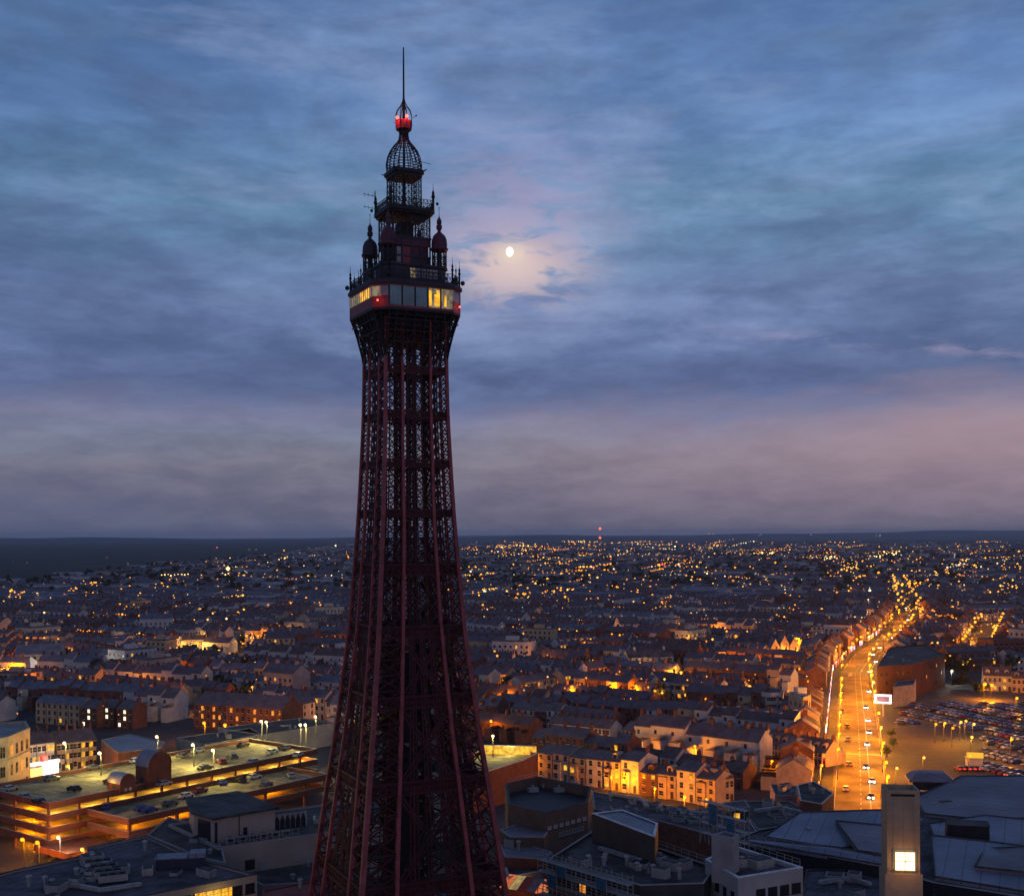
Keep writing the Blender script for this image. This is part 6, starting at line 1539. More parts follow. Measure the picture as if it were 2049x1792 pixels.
decks = [  # photo pixel, deck height, heading, colour, label
    (74, 790, 12, 90, 'black', 'black car alone in the middle of the car park deck'), (136, 762, 12, 0, 'white', 'white car by the far parapet left of the tall stair tower'), (93, 769, 12, 0, 'grey', 'dark grey car by the lamp post near the far parapet'),
    (24, 798, 12, 80, 'silver', 'silver car in the near left corner of the car park deck'), (39, 803, 12, 85, 'black', 'black car at the near corner parapet of the car park deck'),
    (272, 753, 12, 15, 'white', 'white estate car near the far right end of the deck'), (221, 763, 12, 75, 'red', 'dark red car beside a lamp post on the deck'), (243, 746, 12, 10, 'black', 'black car against the far parapet of the deck'),
    (182, 757, 12, 90, 'grey', 'grey car just right of the tall stair tower'), (198, 752, 12, 5, 'silver', 'silver car behind the lamp post right of the stair tower'), (298, 756, 12, 20, 'silver', 'silver car at the right end of the deck'),
    (143, 810, 8.7, 0, 'blue', 'blue car on the lower front deck'), (150, 811, 8.7, 0, 'blue', 'second blue car parked close on the lower front deck'), (106, 808, 8.7, 60, 'blue', 'dark blue car by the glowing stairs on the lower deck'), (170, 805, 8.7, 0, 'grey', 'grey car on the lower front deck beside the beige box'),
    (221, 784, 8.7, 80, 'blue', 'bright blue car on the lower deck behind the beige box'), (239, 782, 8.7, 90, 'black', 'black car beside the bright blue car'), (266, 786, 8.7, 15, 'grey', 'grey car at the right of the lower deck'), (291, 777, 8.7, 60, 'silver', 'silver car near the ramp on the lower deck'),
    (10, 790, 12, 0, 'silver', 'silver car at the left picture edge of the deck'), (52, 780, 12, 0, 'grey', 'grey car by the far parapet at the left end of the deck'), (110, 783, 12, 90, 'red', 'red car left of the small stair tower'), (164, 785, 12, 5, 'silver', 'silver car by the near parapet left of the deck lamp'),
    (205, 769, 12, 0, 'black', 'black car by the near parapet right of the stair tower'), (232, 758, 12, 80, 'grey', 'grey car in the middle of the right half of the deck'), (254, 763, 12, 0, 'blue', 'blue car by the near parapet at the right of the deck'), (284, 749, 12, 85, 'grey', 'dark car behind the white estate car'),
    (186, 797, 8.7, 5, 'white', 'white car on the lower deck under the near parapet'), (200, 792, 8.7, 5, 'red', 'red car on the lower deck under the near parapet'), (254, 778, 8.7, 0, 'white', 'white car on the lower deck right of the black one')]
for x, y, z, hd, col, lab in decks: car(P(x, y, z + .02), CPA + rad(hd), col, lab, 'cars on the car park decks', full=True)
# the open car park
rr = random.Random(77); n_ = 0
c0 = P(1000, 735); th = rad(20); cl = ['grey', 'black', 'silver', 'white', 'silver', 'blue', 'grey', 'red']
EXCL = [[(p.x, p.y) for p in PLAZA]]
spots = []
for i in range(-30, 40):
    for j in range(-40, 50):
        a = i * 17.0 + (0 if j % 1 == 0 else 0); b_ = j * 2.75
        for o_ in (0, 5.2):
            X, Y = c0.x + (a + o_) * math.cos(th) - b_ * math.sin(th), c0.y + (a + o_) * math.sin(th) + b_ * math.cos(th)
            if in_poly(X, Y, [(q.x, q.y) for q in LOT]) and not in_poly(X, Y, EXCL[0]) and abs(X) < .46 * Y:
                px, py = px_of(X, Y)
                dens = .90 if px > 985 or py < 724 else .55
                if rr.random() < dens and not (px < 985 and py > 735): spots.append((Y, X))
spots.sort()
cw2 = {'grey': 'dark grey', 'black': 'black', 'silver': 'silver', 'white': 'white', 'blue': 'blue', 'red': 'red'}
ca_, sa_ = math.cos(th), math.sin(th); aisle = lambda X, Y: int(round(((X - c0.x) * ca_ + (Y - c0.y) * sa_ - 2.6) / 8.5))
rows_ = sorted({aisle(X, Y) for Y, X in spots[:250]})
for Y, X in spots[:250]:
    c_ = rr.choice(cl); tl_ = rr.random() < .03; k = rows_.index(aisle(X, Y))
    car((X, Y, .05), th + (0 if rr.random() < .5 else math.pi), c_, '%s car in %s row of open car park' % (cw2[c_], ORD2(k + 1)), 'cars in the open car park', tails=tl_)
for k in range(4):
    p = P(959 + k * 5.2, 769.5); car((p.x, p.y, .06), rad(95), ('red', 'black', 'grey', 'red')[k], 'car with lit red tail lamps queuing before the empty yard, ' + ORD[k] + ' from the left', 'queue of tail lamps by the yard', tails=True)
# traffic on the main street
tr = [(866, 768, 1, 'heads'), (871, 798, 1, 'heads'), (868, 721, 1, 'heads'), (843, 693, -1, 'tails'), (848, 740, -1, 'tails'), (846, 790, -1, 'tails'), (869, 692, 1, 'heads'), (870, 672, 1, 'heads'), (858, 665, -1, 'tails'), (873, 655, 1, 'heads'), (880, 648, 1, 'heads'), (884, 640, -1, 'tails'), (893, 638, 1, 'heads'), (901, 630, 1, 'heads'), (908, 620, 1, 'heads'), (906, 608, 1, 'heads'), (903, 598, 1, 'heads'), (867, 745, 1, 'heads'), (842, 712, -1, 'tails'), (849, 765, -1, 'tails'), (850, 676, -1, 'tails'), (866, 708, 1, 'heads'), (876, 662, 1, 'heads'), (872, 782, 1, 'heads'), (847, 727, -1, 'tails'), (869, 733, 1, 'heads'), (890, 634, -1, 'tails')]
for k, (x, y, dr, w) in enumerate(tr):
    p = P(x, y); best = min(zip(CH, CH[1:]), key=lambda s: seg_dist(p.x, p.y, s[0], s[1])); d = (best[1] - best[0]).normalized(); a_ = math.atan2(d.y, d.x)
    o = car((p.x, p.y, .06), a_ + (math.pi if w == 'heads' else 0), ('black', 'grey', 'silver')[k % 3], ('car with bright headlights on the main street, ' if w == 'heads' else 'car with red tail lamps on the main street, ') + ('%s from the near end' % (['nearest', 'second', 'third', 'fourth', 'fifth', 'sixth', 'seventh', 'eighth', 'ninth', 'tenth', 'eleventh', 'twelfth', 'thirteenth', 'fourteenth', 'fifteenth', 'sixteenth', 'seventeenth', 'eighteenth', 'nineteenth', 'twentieth', 'twenty first', 'twenty second', 'twenty third', 'twenty fourth', 'twenty fifth', 'twenty sixth', 'twenty seventh'][sorted(range(len(tr)), key=lambda q: -tr[q][1]).index(k)])), 'traffic on the main street', heads=w == 'heads', tails=w == 'tails')
    if w == 'heads' and p.y < 700:
        f_ = Vector((-d.x, -d.y, 0)) * 4.6; q = p + f_; point(None, (q.x, q.y, 1.0), 160, (1, .9, .6)).parent = None

# ------------------------------------------------------------------ street lamps
LG = {}
M_POST = mat('dark_lamp_post', (.05, .05, .045), .6, .2, 1.0)
GLOW = {'o': (E_ORANGE, COL_O), 'a': (E_AMBER, COL_A), 'w': (E_WHITE, COL_W), 'y': (E_YEL, COL_Y), 'd': (E_DIMO, COL_O)}
N_L = [0]
def lamp(p, h, r, kind, label, group=None, power=0, deck=False, name='street_lamp', off=None):
    """p = foot of the post; a post with an arm and a glowing head"""
    key = (round(h, 1), round(r, 2), kind, deck)
    if key not in LG:
        a = MB(); a.beam((0, 0, 0), (0, 0, h), .18, t2=.12); a.beam((0, 0, h), (0, -1.1, h + .25), .12); a.lathe([(.2, 0), (.2, .9)], 8)
        b = MB(); b.lathe([(r * .5, h + .1 - r * .9), (r, h + .1 - r * .3), (r, h + .1 + r * .3), (r * .4, h + .1 + r * .8)], 10, 0, -1.2)
        LG[key] = (a.mesh('post', [M_POST]), b.mesh('lantern', [GLOW[kind][0]]))
    o = empty(name, p, 0, label, 'street lamp', group)
    link_mesh('post', LG[key][0], o); link_mesh('lantern', LG[key][1], o)
    if power: point(o, (0, -1.2 if off is None else off, h - r - .35), power * 3.2, GLOW[kind][1])
    N_L[0] += 1
    return o
# lamps on the roof deck
for k, (x, y, lab) in enumerate(((101, 775, 'by the left stair towers'), (66, 764, 'at the far parapet beside the terrace'), (158, 757, 'behind the tall stair tower'), (194, 766, 'right of the tall stair tower'), (214, 772, 'in front of the dark red car'), (262, 740, 'at the far corner of the deck'), (267, 741, 'second of the pair at the far corner'), (301, 744, 'at the right end of the deck, left of a pair'), (306, 744, 'at the right end of the deck, right of a pair'), (316, 735, 'behind the right end of the deck'))):
    p = P(x, y, 12); lamp((p.x, p.y, 12), 6.2, .42, 'y', 'deck lamp ' + lab, 'lamps on the car park deck', 1700, deck=True, name='deck_lamp')
p = P(493, 755, 10); lamp((p.x, p.y, 10), 6.0, .42, 'y', 'deck lamp with yellow white head on the wing right of the tower', 'lamps on the car park deck', 900, deck=True, name='deck_lamp')
# lamps seen one by one in the photo: pixel of the glowing head, kind, strength
man = [
 # orange terrace right of the tower
 (548, 762, 'o', 2200, 'at the left end of the orange terrace'), (578, 766, 'o', 1300, 'left of the middle of the orange terrace'), (612, 777, 'o', 1500, 'brightest before the orange terrace'), (628, 779, 'o', 1200, 'beside the brightest one before the orange terrace'), (656, 789, 'o', 1700, 'right of the middle of the orange terrace'), (686, 797, 'o', 2100, 'near the right end of the orange terrace'), (708, 800, 'o', 1500, 'at the right end of the orange terrace'),
 (515, 762, 'o', 2400, 'under the car park wing'), (733, 808, 'y', 500, 'beside the small roof hut'),
 # rows above
 (538, 690, 'o', 2600, 'before the pale row beside the tower'), (484, 692, 'o', 1400, 'at the tower edge before the pale row'), (506, 690, 'o', 2400, 'left of the pale row'), (572, 686, 'o', 3600, 'before the corner house'), (596, 679, 'o', 5200, 'before the tall corner house'), (612, 684, 'o', 2000, 'right of the tall corner house'), (626, 674, 'o', 3000, 'above the pink row'), (636, 685, 'o', 1800, 'before the pink row'), (655, 690, 'o', 2200, 'between pink and cream rows'), (686, 694, 'o', 2600, 'before the cream middle row'), (706, 698, 'o', 1600, 'right half of the cream middle row'), (734, 697, 'o', 3600, 'before the small orange houses'), (770, 700, 'o', 1200, 'under the white block'), (796, 700, 'o', 1800, 'under the stone block'),
 (675, 667, 'o', 4600, 'brightest on the sloping street'), (681, 672, 'a', 3000, 'at the foot of the sloping street'), (716, 659, 'o', 2200, 'first in the string of lamps'), (724, 657, 'o', 2200, 'second in the string of lamps'), (734, 658, 'o', 1800, 'third in the string of lamps'), (742, 659, 'o', 1800, 'fourth in the string of lamps'), (749, 659, 'o', 1800, 'last in the string of lamps'), (768, 653, 'o', 1200, 'left of the church'), (792, 652, 'a', 3600, 'right of the church'), (769, 670, 'o', 1200, 'below the church'), (799, 668, 'o', 1600, 'right below the church'),
 (641, 742, 'o', 1300, 'in the row above the orange terrace'), (577, 732, 'a', 1000, 'in the low pale row'), (600, 735, 'a', 900, 'right part of the low pale row'), (491, 720, 'o', 700, 'above the car park wing'), (695, 745, 'o', 900, 'left of the dormer row'), (772, 760, 'o', 1100, 'left end of the dormer row'), (800, 764, 'o', 1500, 'middle of the dormer row'), (822, 764, 'o', 1600, 'right end of the dormer row'),
 (660, 638, 'o', 1000, 'on the dim slope left of the church'), (690, 637, 'a', 900, 'above the sloping street'), (688, 630, 'o', 900, 'two rows above the sloping street'), (607, 630, 'o', 900, 'far lamp right of the tower'), (585, 642, 'o', 1000, 'far gabled row'), (606, 646, 'o', 900, 'far gabled row, right end'),
 # left of the tower
 (34, 654, 'o', 4200, 'in the bright cluster at far left'), (26, 652, 'o', 3000, 'left edge of the bright cluster'), (45, 651, 'o', 4000, 'right edge of the bright cluster'), (36, 638, 'o', 1600, 'above the bright cluster'), (63, 663, 'w', 4200, 'white one right of the bright cluster'), (75, 655, 'o', 1600, 'before the pale houses at left'), (110, 652, 'o', 3200, 'at the end of the pale houses'), (10, 664, 'o', 3600, 'left one of a pair at the left edge'), (15, 663, 'o', 3600, 'right one of a pair at the left edge'), (2, 671, 'o', 1200, 'at the left picture edge'), (35, 678, 'o', 1200, 'at the low lit row'), (64, 677, 'o', 800, 'right of the low lit row'), (115, 671, 'a', 700, 'on the green lawn'), (158, 643, 'o', 3600, 'left of the floodlit group'), (184, 643, 'a', 4200, 'left lamp of the floodlit group'), (197, 643, 'a', 4200, 'right lamp of the floodlit group'), (222, 625, 'o', 1500, 'behind the floodlit group'), (237, 628, 'o', 2200, 'before the red gable'), (258, 611, 'o', 2600, 'in the upper left row'), (264, 614, 'o', 2000, 'right in the upper left row'), (269, 633, 'o', 1800, 'right of the red gable'), (318, 640, 'o', 3400, 'close to the tower outline'), (284, 628, 'a', 700, 'above the lit row'), (324, 615, 'o', 1400, 'upper row close to the tower'), (305, 602, 'a', 1800, 'among white house lights near the tower'), (327, 609, 'o', 900, 'second upper one close to the tower'), (97, 600, 'o', 1600, 'in the upper brick row'), (84, 606, 'o', 1200, 'left in the upper brick row'), (137, 613, 'o', 1400, 'right in the upper brick row'), (48, 600, 'o', 900, 'far upper left'), (170, 608, 'o', 1500, 'above the grey sheds'), (154, 663, 'a', 700, 'on a dark roof at left'), (270, 674, 'o', 900, 'single one before the dark roofs near the tower'), (212, 670, 'd', 500, 'dim one in the left roofs'),
 (225, 724, 'o', 2600, 'before the brick hall, left'), (247, 727, 'o', 2600, 'before the brick hall, middle'), (270, 729, 'o', 2000, 'before the brick hall, right'), (204, 722, 'o', 2600, 'before the brick hall, left corner'), (140, 690, 'o', 2200, 'before the beige row'), (162, 696, 'o', 2200, 'before the beige row, right end'), (68, 684, 'o', 900, 'beside the plain beige house'),
 (68, 765, 'a', 1500, 'in the street behind the car park'), (85, 766, 'o', 2400, 'before the three storey terrace'), (8, 776, 'o', 1800, 'before the stone hall'), (22, 838, 'o', 900, 'left of two glowing orange under the car park'), (37, 841, 'o', 900, 'right of two glowing orange under the car park'), (58, 836, 'w', 900, 'dazzling white one under the car park corner'), (82, 848, 'a', 700, 'beside the orange street stair'), (127, 742, 'a', 1500, 'at the wall of the blue roofed shed'),
 # right side
 (924, 756.5, 'a', 400, 'tall one in front of the empty yard'), (897, 767, 'a', 700, 'beside the main street end'), (974, 723, 'a', 700, 'behind the empty yard'), (972, 736, 'a', 800, 'right corner of the empty yard'), (966, 720, 'a', 1300, 'bright one of the car park lights'), (961, 721, 'a', 900, 'left of the bright car park light'), (970, 755, 'o', 500, 'at the yellow kiosk'), (936, 723, 'o', 800, 'behind the yard at the tail lamps'), (945, 722, 'o', 1300, 'in the orange patch of the car park'), (953, 727, 'o', 900, 'right in the orange patch of the car park'), (952, 670, 'w', 900, 'left of the yellow villas'), (985, 683, 'o', 4000, 'left before the yellow villas'), (992, 684, 'o', 4600, 'right before the yellow villas'), (1017, 697, 'o', 1200, 'by the far right side road'), (1012, 738, 'o', 1200, 'single one among the cars at right'), (918, 660, 'o', 900, 'at the roof edge of the red brick block'), (925, 664, 'o', 1400, 'behind the red brick block'), (1020, 657, 'o', 1400, 'upper right edge'), (1022, 634, 'a', 900, 'right edge above the villas'), (938, 652, 'o', 1200, 'beyond the red brick block'), (960, 650, 'a', 1200, 'near end of the lit side street'),
]
for x, y, kd, pw, lab in man:
    hL = 5.0 if (540 < x < 712 and y > 755) else 7.0
    p = P(x, y, hL + .2); r = max(.40, min(1.2, p.y * .0011)) * (1.3 if pw > 2500 else 1)
    lamp((p.x, p.y + 1.2 + (2.2 if hL < 6 else 0), 0), hL, r, kd, {'o': 'orange', 'a': 'amber', 'w': 'white', 'y': 'yellow', 'd': 'dim orange'}[kd] + ' street lamp ' + lab, None, pw)
# both sides of the main street and the lit side street
def rowlamps(L, off, step, h, kind, pw, ymin, ymax, label, group, jit=0):
    k = 0
    for sgn in (-1, 1):
        for a, b_ in zip(L, L[1:]):
            d = (b_ - a); ln_ = d.length; d.normalize(); nn = Vector((-d.y, d.x, 0)); s = rr.uniform(0, step)
            while s < ln_:
                p = a + d * s + nn * (sgn * off * (1 if a.y < 850 else rr.uniform(.7, 1.7))); s += step * rr.uniform(.85, 1.15) * (1 if p.y < 850 else 1.8)
                if p.y < ymin or p.y > ymax: continue
                if N_L[0] > 290: continue
                r = max(.40, min(1.2, p.y * .00105)); near_ = 'near stretch' if p.y < 480 else 'middle stretch' if p.y < 800 else 'far stretch'
                lamp((p.x, p.y, .1), h, r, kind if rr.random() < .8 else 'a', '%s, %s side' % (label, 'left' if sgn > 0 else 'right'), group, pw * (rr.choice((.25, .7, 1, 1.5, 1.8)) if p.y > 430 else rr.choice((1.2, 1.7, 2.2))) if p.y < 1150 else 0); k += 1
rowlamps(CH, 6.8, 30, 9.5, 'o', 4400, 318, 2000, 'orange lamp of the main street', 'lamps along the main street')
rowlamps(SD, 8.2, 26, 8.0, 'o', 1800, 600, 1500, 'orange lamp of the lit side street', 'lamps along the lit side street')
# lit shop fronts along the main street
E_SHOP = [emit('shop_glow_' + n, c, s_, .5, .5) for n, c, s_ in (('warm', (1, .5, .1), 1.6), ('white', (1, .9, .8), 2.2), ('red', (1, .12, .05), 1.3), ('pink', (1, .55, .75), 1.5))]
for sgn, y0, y1 in ((1, 318, 900), (-1, 690, 900)):
    for a, b_ in zip(CH, CH[1:]):
        d = (b_ - a); ln_ = d.length; d.normalize(); nn = Vector((-d.y, d.x, 0)) * sgn; s = 0
        while s < ln_:
            w = rr.uniform(3, 7); p = a + d * (s + w / 2) + nn * (11.75 if sgn > 0 else 11.75); s += w + rr.uniform(3, 26)
            if not (y0 < p.y < y1): continue
            mb = MB(); mb.box(-w / 2, w / 2, -.12, .12, .4, 2.7); mb.box(-w / 2 - .1, w / 2 + .1, -.2, .14, 2.75, 3.5, 1)
            o = mb.build('shop_front', [rr.choice(E_SHOP), rr.choice(E_SHOP)], None, (p.x, p.y, .17), math.atan2(nn.y, nn.x) - math.pi / 2)
            tag(o, 'small lit shop front, %s side of the main street' % ('left' if sgn > 0 else 'right'), 'shop front', 'lit shop fronts along the main street')
# a low yellow kiosk by the car park
p = P(974, 765); ki = empty('kiosk', p, rad(-10), 'small kiosk with yellow lit roof at the right corner of the empty yard', 'kiosk')
mb = MB(); mb.box(-2.4, 2.4, -1.5, 1.5, 0, 2.6); mb.build('wall', M_PALE, ki); mb = MB(); mb.box(-2.7, 2.7, -1.8, 1.8, 2.6, 2.8); mb.box(-2.6, 2.6, -1.75, -1.6, 2.8, 4.6, 1); mb.build('sign_roof', [M_STEEL, emit('kiosk_yellow', (1, .5, .03), 1.0)], ki)

# street lamps of the ordinary streets: the nearer ones stand alone
lampspots.sort(); nleft = max(0, 292 - N_L[0])
spill = []
for i, (Y, X) in enumerate(lampspots):
    px, py = px_of(X, Y)
    if i < nleft:
        lamp((X, Y, 0), 6.5, max(.36, min(1.0, Y * .001)), 'o' if rr.random() < .75 else 'a', 'street lamp between the dark rows %s' % zone_of(px), 'street lamps between the dark rows ' + zone_of(px), rr.choice((700, 1300, 2000)))
    else:
        spill.append((X, Y))
        if len(spill) % 2 == 0 and len(spill) < 220: point(None, (X, Y - .2, 5.6), rr.choice((1000, 1800, 2800)), COL_O)

# every other light out to the horizon: one object
EM = [E_ORANGE, E_AMBER, E_WHITE, E_DIMO, E_DIMW, E_TAIL, emit('bright_amber', (1, .62, .18), 4.5), emit('faint_red', (.9, .10, .14), 1.6)]
dl = MB()
def spark(X, Y, z, r, m):
    b = len(dl.v); dl.v += [(X + r, Y, z), (X, Y + r, z), (X - r, Y, z), (X, Y - r, z), (X, Y, z + r), (X, Y, z - r)]
    for a, c in ((0, 1), (1, 2), (2, 3), (3, 0)): dl.f += [(b + a, b + c, b + 4), (b + c, b + a, b + 5)]; dl.m += [m, m]
for X, Y in spill: spark(X, Y, 7, max(.4, min(1.2, Y * .00095)), 0 if rr.random() < .7 else 1)
def sp(px, py, m, k=1.0, z=9.0):
    p = P(px, py, z); 
    if p.y > 20000 or p.y < 0: p = PD(px, py, 20000)
    rr_ = p.y * .00080 * k * rr.choice((.55, .7, .8, 1, 1.25)) * (1 if py > 562 else .82); spark(p.x, p.y, p.z, min(rr_, 7.0), m)
def scatter(n, x0, x1, y0, y1, wts, kk=(.5, 1.2), bias=1.0):
    for _ in range(n):
        px = rr.uniform(x0, x1); py = y0 + (y1 - y0) * rr.random() ** bias
        q = P(px, py, 9)
        if in_poly(q.x, q.y, FIELDW) or (px < 330 and py < 578 - px * .115): continue
        if 345 < px < 470 and rr.random() < .4: continue
        m = rr.choices(range(8), wts)[0]; k = rr.uniform(*kk) * (1.0 if rr.random() < .85 else 1.5)
        sp(px, py, m, k)
# weights: orange amber white dim-orange dim-white tail bright faint-red
scatter(230, 465, 1024, 541, 560, (7, 5, .6, 6, 3, .2, .5, .3), (.5, .95))
scatter(170, 465, 1024, 556, 585, (4, 4, 1.5, 4, 3, .1, .25, .1), (.5, 1.05))
scatter(170, 465, 1024, 583, 625, (5, 3, .7, 4, 2, 0, .1, 0), (.5, 1.1))
scatter(95, 480, 840, 612, 700, (6, 2, .4, 4, 1.2, 0, 0, 0), (.6, 1.3))
scatter(190, 465, 1024, 572, 640, (6, 3, .4, 3, 1, 0, 0.1, 0), (.6, 1.3))
scatter(120, 0, 345, 580, 650, (6, 2, .6, 3, 1, 0, .1, 0), (.6, 1.3))
scatter(55, 150, 345, 545, 575, (3, 3, 3, 3, 5, 0, .1, .3), (.5, .9))
scatter(80, 0, 345, 572, 625, (5, 3, 1, 4, 2, 0, .15, .1), (.5, 1.1))
scatter(70, 0, 345, 620, 715, (3, 1.5, .6, 4, 3, 0, 0, 0), (.45, .9))
scatter(90, 880, 1024, 575, 665, (6, 3, .6, 3, 1, 0, .1, 0), (.5, 1.1))
scatter(26, 0, 345, 538, 560, (0, .3, .5, .3, 4, 0, 0, .1), (.3, .6))
def cluster(n, x0, x1, y0, y1, sx, sy, wts, each=(5, 14), kk=(.5, 1.1)):
    for _ in range(n):
        cx_, cy_ = rr.uniform(x0, x1), rr.uniform(y0, y1); m0 = rr.choices(range(8), wts)[0]; sl = rr.uniform(-.22, .10)
        k = rr.randint(*each); ln_ = rr.uniform(.5, 1.6) * sx; line = rr.random() < .7
        for i in range(k):
            t_ = rr.uniform(-.5, .5) if not line else (i + .5) / k - .5
            px, py = cx_ + ln_ * t_ + rr.gauss(0, .6), cy_ + sl * ln_ * t_ + rr.gauss(0, sy * (.25 if line else 1))
            q = P(px, max(py, 536.5), 9)
            if in_poly(q.x, q.y, FIELDW): continue
            sp(px, max(py, 537), m0 if rr.random() < .75 else rr.choices(range(8), wts)[0], rr.uniform(*kk))
cluster(34, 465, 1024, 541, 552, 26, 1.2, (8, 5, .8, 4, 2, .1, .3, .2), (6, 16), (.5, .9))
cluster(34, 465, 1024, 551, 576, 26, 1.6, (6, 4, .8, 3, 1, .1, .2, 0), (5, 13))
cluster(34, 465, 830, 568, 625, 26, 2, (7, 3, .3, 3, 1, 0, .1, 0), (4, 11), (.6, 1.15))
cluster(18, 900, 1024, 560, 640, 22, 2, (7, 3, .3, 3, .5, 0, .2, 0), (5, 12), (.6, 1.2))
cluster(24, 0, 345, 574, 640, 22, 2.0, (7, 3, .4, 3, 1, 0, .2, 0), (3, 9), (.6, 1.2))
cluster(8, 150, 345, 546, 572, 20, 1.5, (5, 3, 2, 3, 3, 0, .1, .1), (4, 10), (.5, .9))
def string(x0, y0, x1, y1, n, m, k=.8, jx=1.0, jy=.5, mm=None):
    for i in range(n):
        t_ = (i + .5) / n; sp(x0 + (x1 - x0) * t_ + rr.gauss(0, jx), y0 + (y1 - y0) * t_ + rr.gauss(0, jy), m if (mm is None or rr.random() < .7) else mm, k * rr.uniform(.7, 1.2))
string(561, 541, 602, 541.5, 16, 1, .9, 1.0, .3, 6); string(488, 545, 545, 546, 20, 1, .75, 1, .6, 0); string(632, 543.5, 672, 544, 16, 1, .8, 1, .4, 2); string(508, 544.5, 530, 545, 9, 1, .9, .8, .3, 6)
string(461, 548, 478, 549, 8, 0, .8, .8, .5); string(478, 551, 520, 553, 14, 0, .75, 1, 1.2, 2); string(520, 546, 572, 547, 16, 0, .6, 1.5, .8, 1)
string(575, 567, 612, 563.5, 18, 0, .95, .8, .6, 1); string(560, 583, 592, 577, 12, 0, .8, .9, .6, 3); string(503, 597, 535, 592, 12, 0, 1.05, 1.2, .9, 3); string(546, 593, 562, 588, 10, 0, 1.1, 1.5, 1.6, 1)
string(650, 609, 690, 602, 9, 0, .8, .6, .5, 1); string(717, 604, 742, 601, 7, 0, .8, .6, .5, 1); string(585, 599, 615, 595, 6, 0, .9, .8, .5, 3); string(690, 613, 722, 604, 8, 1, .8, .6, .6, 2)
string(721, 552.5, 775, 553, 16, 1, .9, 1.2, .8, 6); string(650, 559, 695, 559.5, 14, 0, .8, 1, .5, 1); string(612, 551, 660, 554, 14, 2, .8, 1.4, 1.2, 1)
string(869, 556, 900, 551, 22, 1, 1.0, 2.5, 1.8, 6); string(823, 556, 836, 556, 6, 2, 1.0, 1.2, .5, 6); string(990, 557, 1024, 556, 12, 0, .8, 1.2, .7, 1)
string(940, 564, 980, 564.5, 8, 0, .9, 1.2, .5); string(840, 569, 860, 567.5, 8, 1, .9, 1, .6, 0); string(822, 573, 842, 572, 6, 0, .8, 1, .5); string(855, 577, 866, 575, 6, 0, 1.1, 1, .6, 1)
string(1000, 583, 1020, 585, 12, 1, 1.3, 3, 2, 0); string(996, 565, 1024, 567, 12, 0, 1, 3, 2.2, 1); string(890, 592, 898, 579, 10, 0, 1, 1.5, 1, 1); string(905, 592, 912, 612, 12, 0, .9, 2, 2, 1); string(870, 586, 867, 614, 14, 1, .6, .5, .4, 2); string(866, 616, 858, 625, 7, 1, .9, 1, .6)
string(980, 594, 990, 598, 4, 1, .9, .6, .4, 2); string(992, 600, 1002, 606, 4, 1, .9, .6, .6, 2); string(952, 616, 962, 622, 7, 0, 1, 1.5, 1.2, 1); string(925, 562, 880, 560, 10, 0, .8, 3, 1.2, 1)
string(160, 575, 190, 573.5, 9, 6, .95, .6, .4, 1); string(168, 578, 182, 581, 7, 0, .8, 2, 1.2); string(297, 576.5, 335, 574.5, 5, 1, 1.1, .8, .4, 6); string(222, 574, 230, 573, 3, 6, 1.4, .6, .5); string(278, 559, 290, 556, 6, 1, .8, .8, .4, 6); string(345, 551, 350, 558, 6, 0, .9, 1.2, .8)
string(245, 549, 258, 549, 8, 4, .5, .8, .3); string(305, 547, 340, 547, 10, 4, .5, 1.2, .3); string(89, 580, 96, 585, 6, 0, .9, 2, 1, 1); string(155, 582, 170, 586, 5, 0, .9, 2, 1, 1)
string(842, 560, 1020, 546, 16, 2, .6, 10, 3, 1)
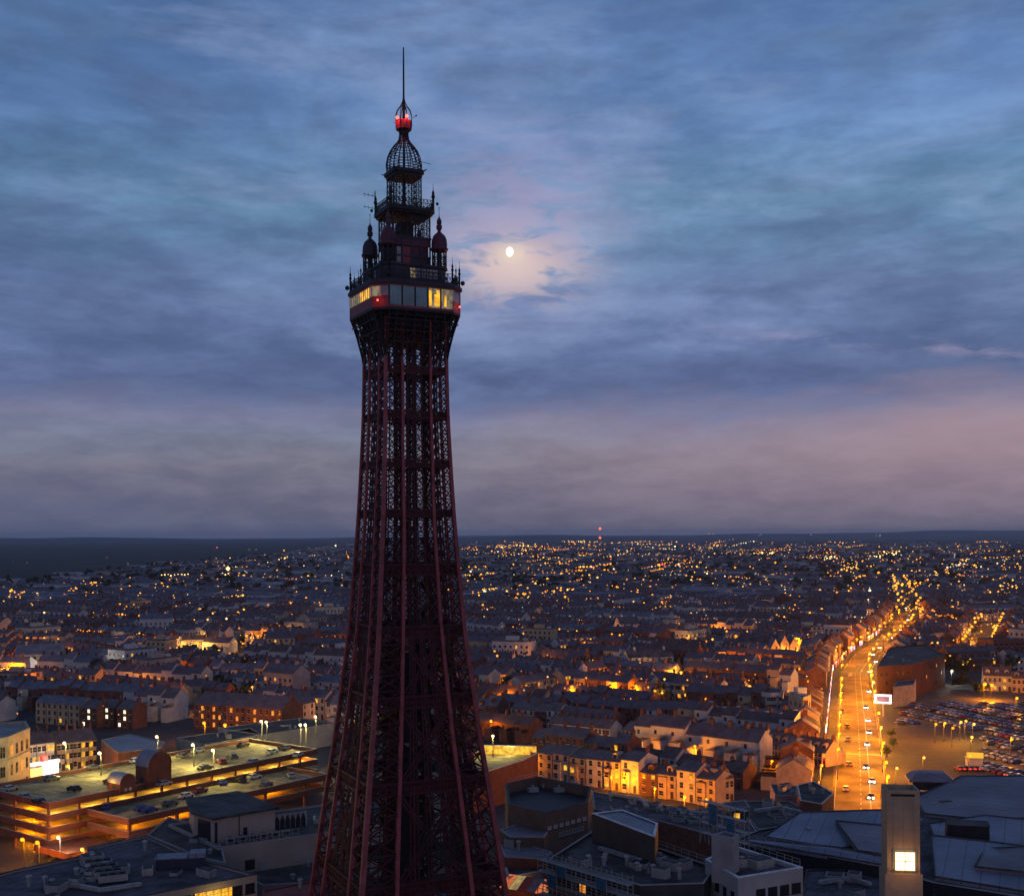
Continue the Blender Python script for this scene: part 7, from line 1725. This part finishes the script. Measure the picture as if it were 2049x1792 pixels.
for x, y, m, k in ((228, 568, 6, 2.4), (675, 546, 6, 2.0), (772, 552.5, 6, 1.6), (762, 552.5, 6, 1.3), (884, 551, 6, 1.7), (811, 534.2, 1, 1.0), (709, 533.5, 1, 1.0), (713, 533, 1, .9), (876, 535, 1, .7), (880, 535, 2, .7), (761, 534, 2, .6), (759, 535, 2, .5), (217, 547, 7, 1.1), (241, 567, 7, .9), (31, 537, 4, .6), (124, 537, 4, .5), (107, 557, 4, .6), (13, 562, 4, .5), (27, 562, 4, .5), (128, 563, 0, .6), (154, 563, 0, .7), (171, 562.5, 0, .6), (700, 562, 0, 1.2), (750, 566, 0, 1.5), (735, 567, 0, 1.1)): sp(x, y, m, k, 9)
tag(dl.build('distant_street_lights', EM), 'countless orange yellow and white lights of the far town out to the horizon', 'lights', kind='stuff')
# red lit mast on the horizon
pm = P(600, 541, 0); mm_ = empty('radio_mast', (pm.x, pm.y, 0), 0, 'thin far mast with two red lights on the horizon right of the tower', 'mast')
zt = CAMZ + (534 - 528.5) / F * pm.y; mb = MB(); mb.beam((0, 0, 0), (0, 0, zt), 4, t2=2); mb.build('pole', M_STEEL, mm_)
for z in (zt, CAMZ - (537.5 - 534) / F * pm.y):
    mb = MB(); mb.ball((0, -5, z), pm.y * .0010, 0, 8, 6); mb.build('beacon_lamp', M_BEAC, mm_)

# ------------------------------------------------------------------ the evening air
hz_ = MB(); hz_.box(-40000, 40000, -900, 40000, -1.0, 172.0)
HAZE = bpy.data.materials.new('evening_air'); HAZE.use_nodes = True; t = HAZE.node_tree
t.nodes.remove(t.nodes['Principled BSDF'])
pvn = t.nodes.new('ShaderNodeVolumePrincipled'); pvn.inputs['Color'].default_value = (0.80, 0.86, 1.0, 1); pvn.inputs['Density'].default_value = 3.4e-5; pvn.inputs['Anisotropy'].default_value = 0.2
t.links.new(pvn.outputs[0], t.nodes['Material Output'].inputs['Volume'])
tag(hz_.build('haze', HAZE), 'thin blue evening haze over the town', 'haze', kind='stuff')
cy.volume_step_rate = 10.0

# labels that several things share are told apart by their order
same = {}
for o in scene.objects:
    if o.parent is None and o.get('label'): same.setdefault(o['label'], []).append(o)
for lab, L in same.items():
    if len(L) < 2: continue
    near_first = 'lamp' in lab or 'shop front' in lab or 'car in' in lab
    if near_first: L.sort(key=lambda o: o.location.y)
    else: L.sort(key=lambda o: o.location.x / o.location.y)
    for i, o in enumerate(L): o['label'] = lab + ', ' + ORD2(i + 1) + (' nearest' if near_first else ' from left')
    if not L[0].get('group'):
        for o in L: o['group'] = lab
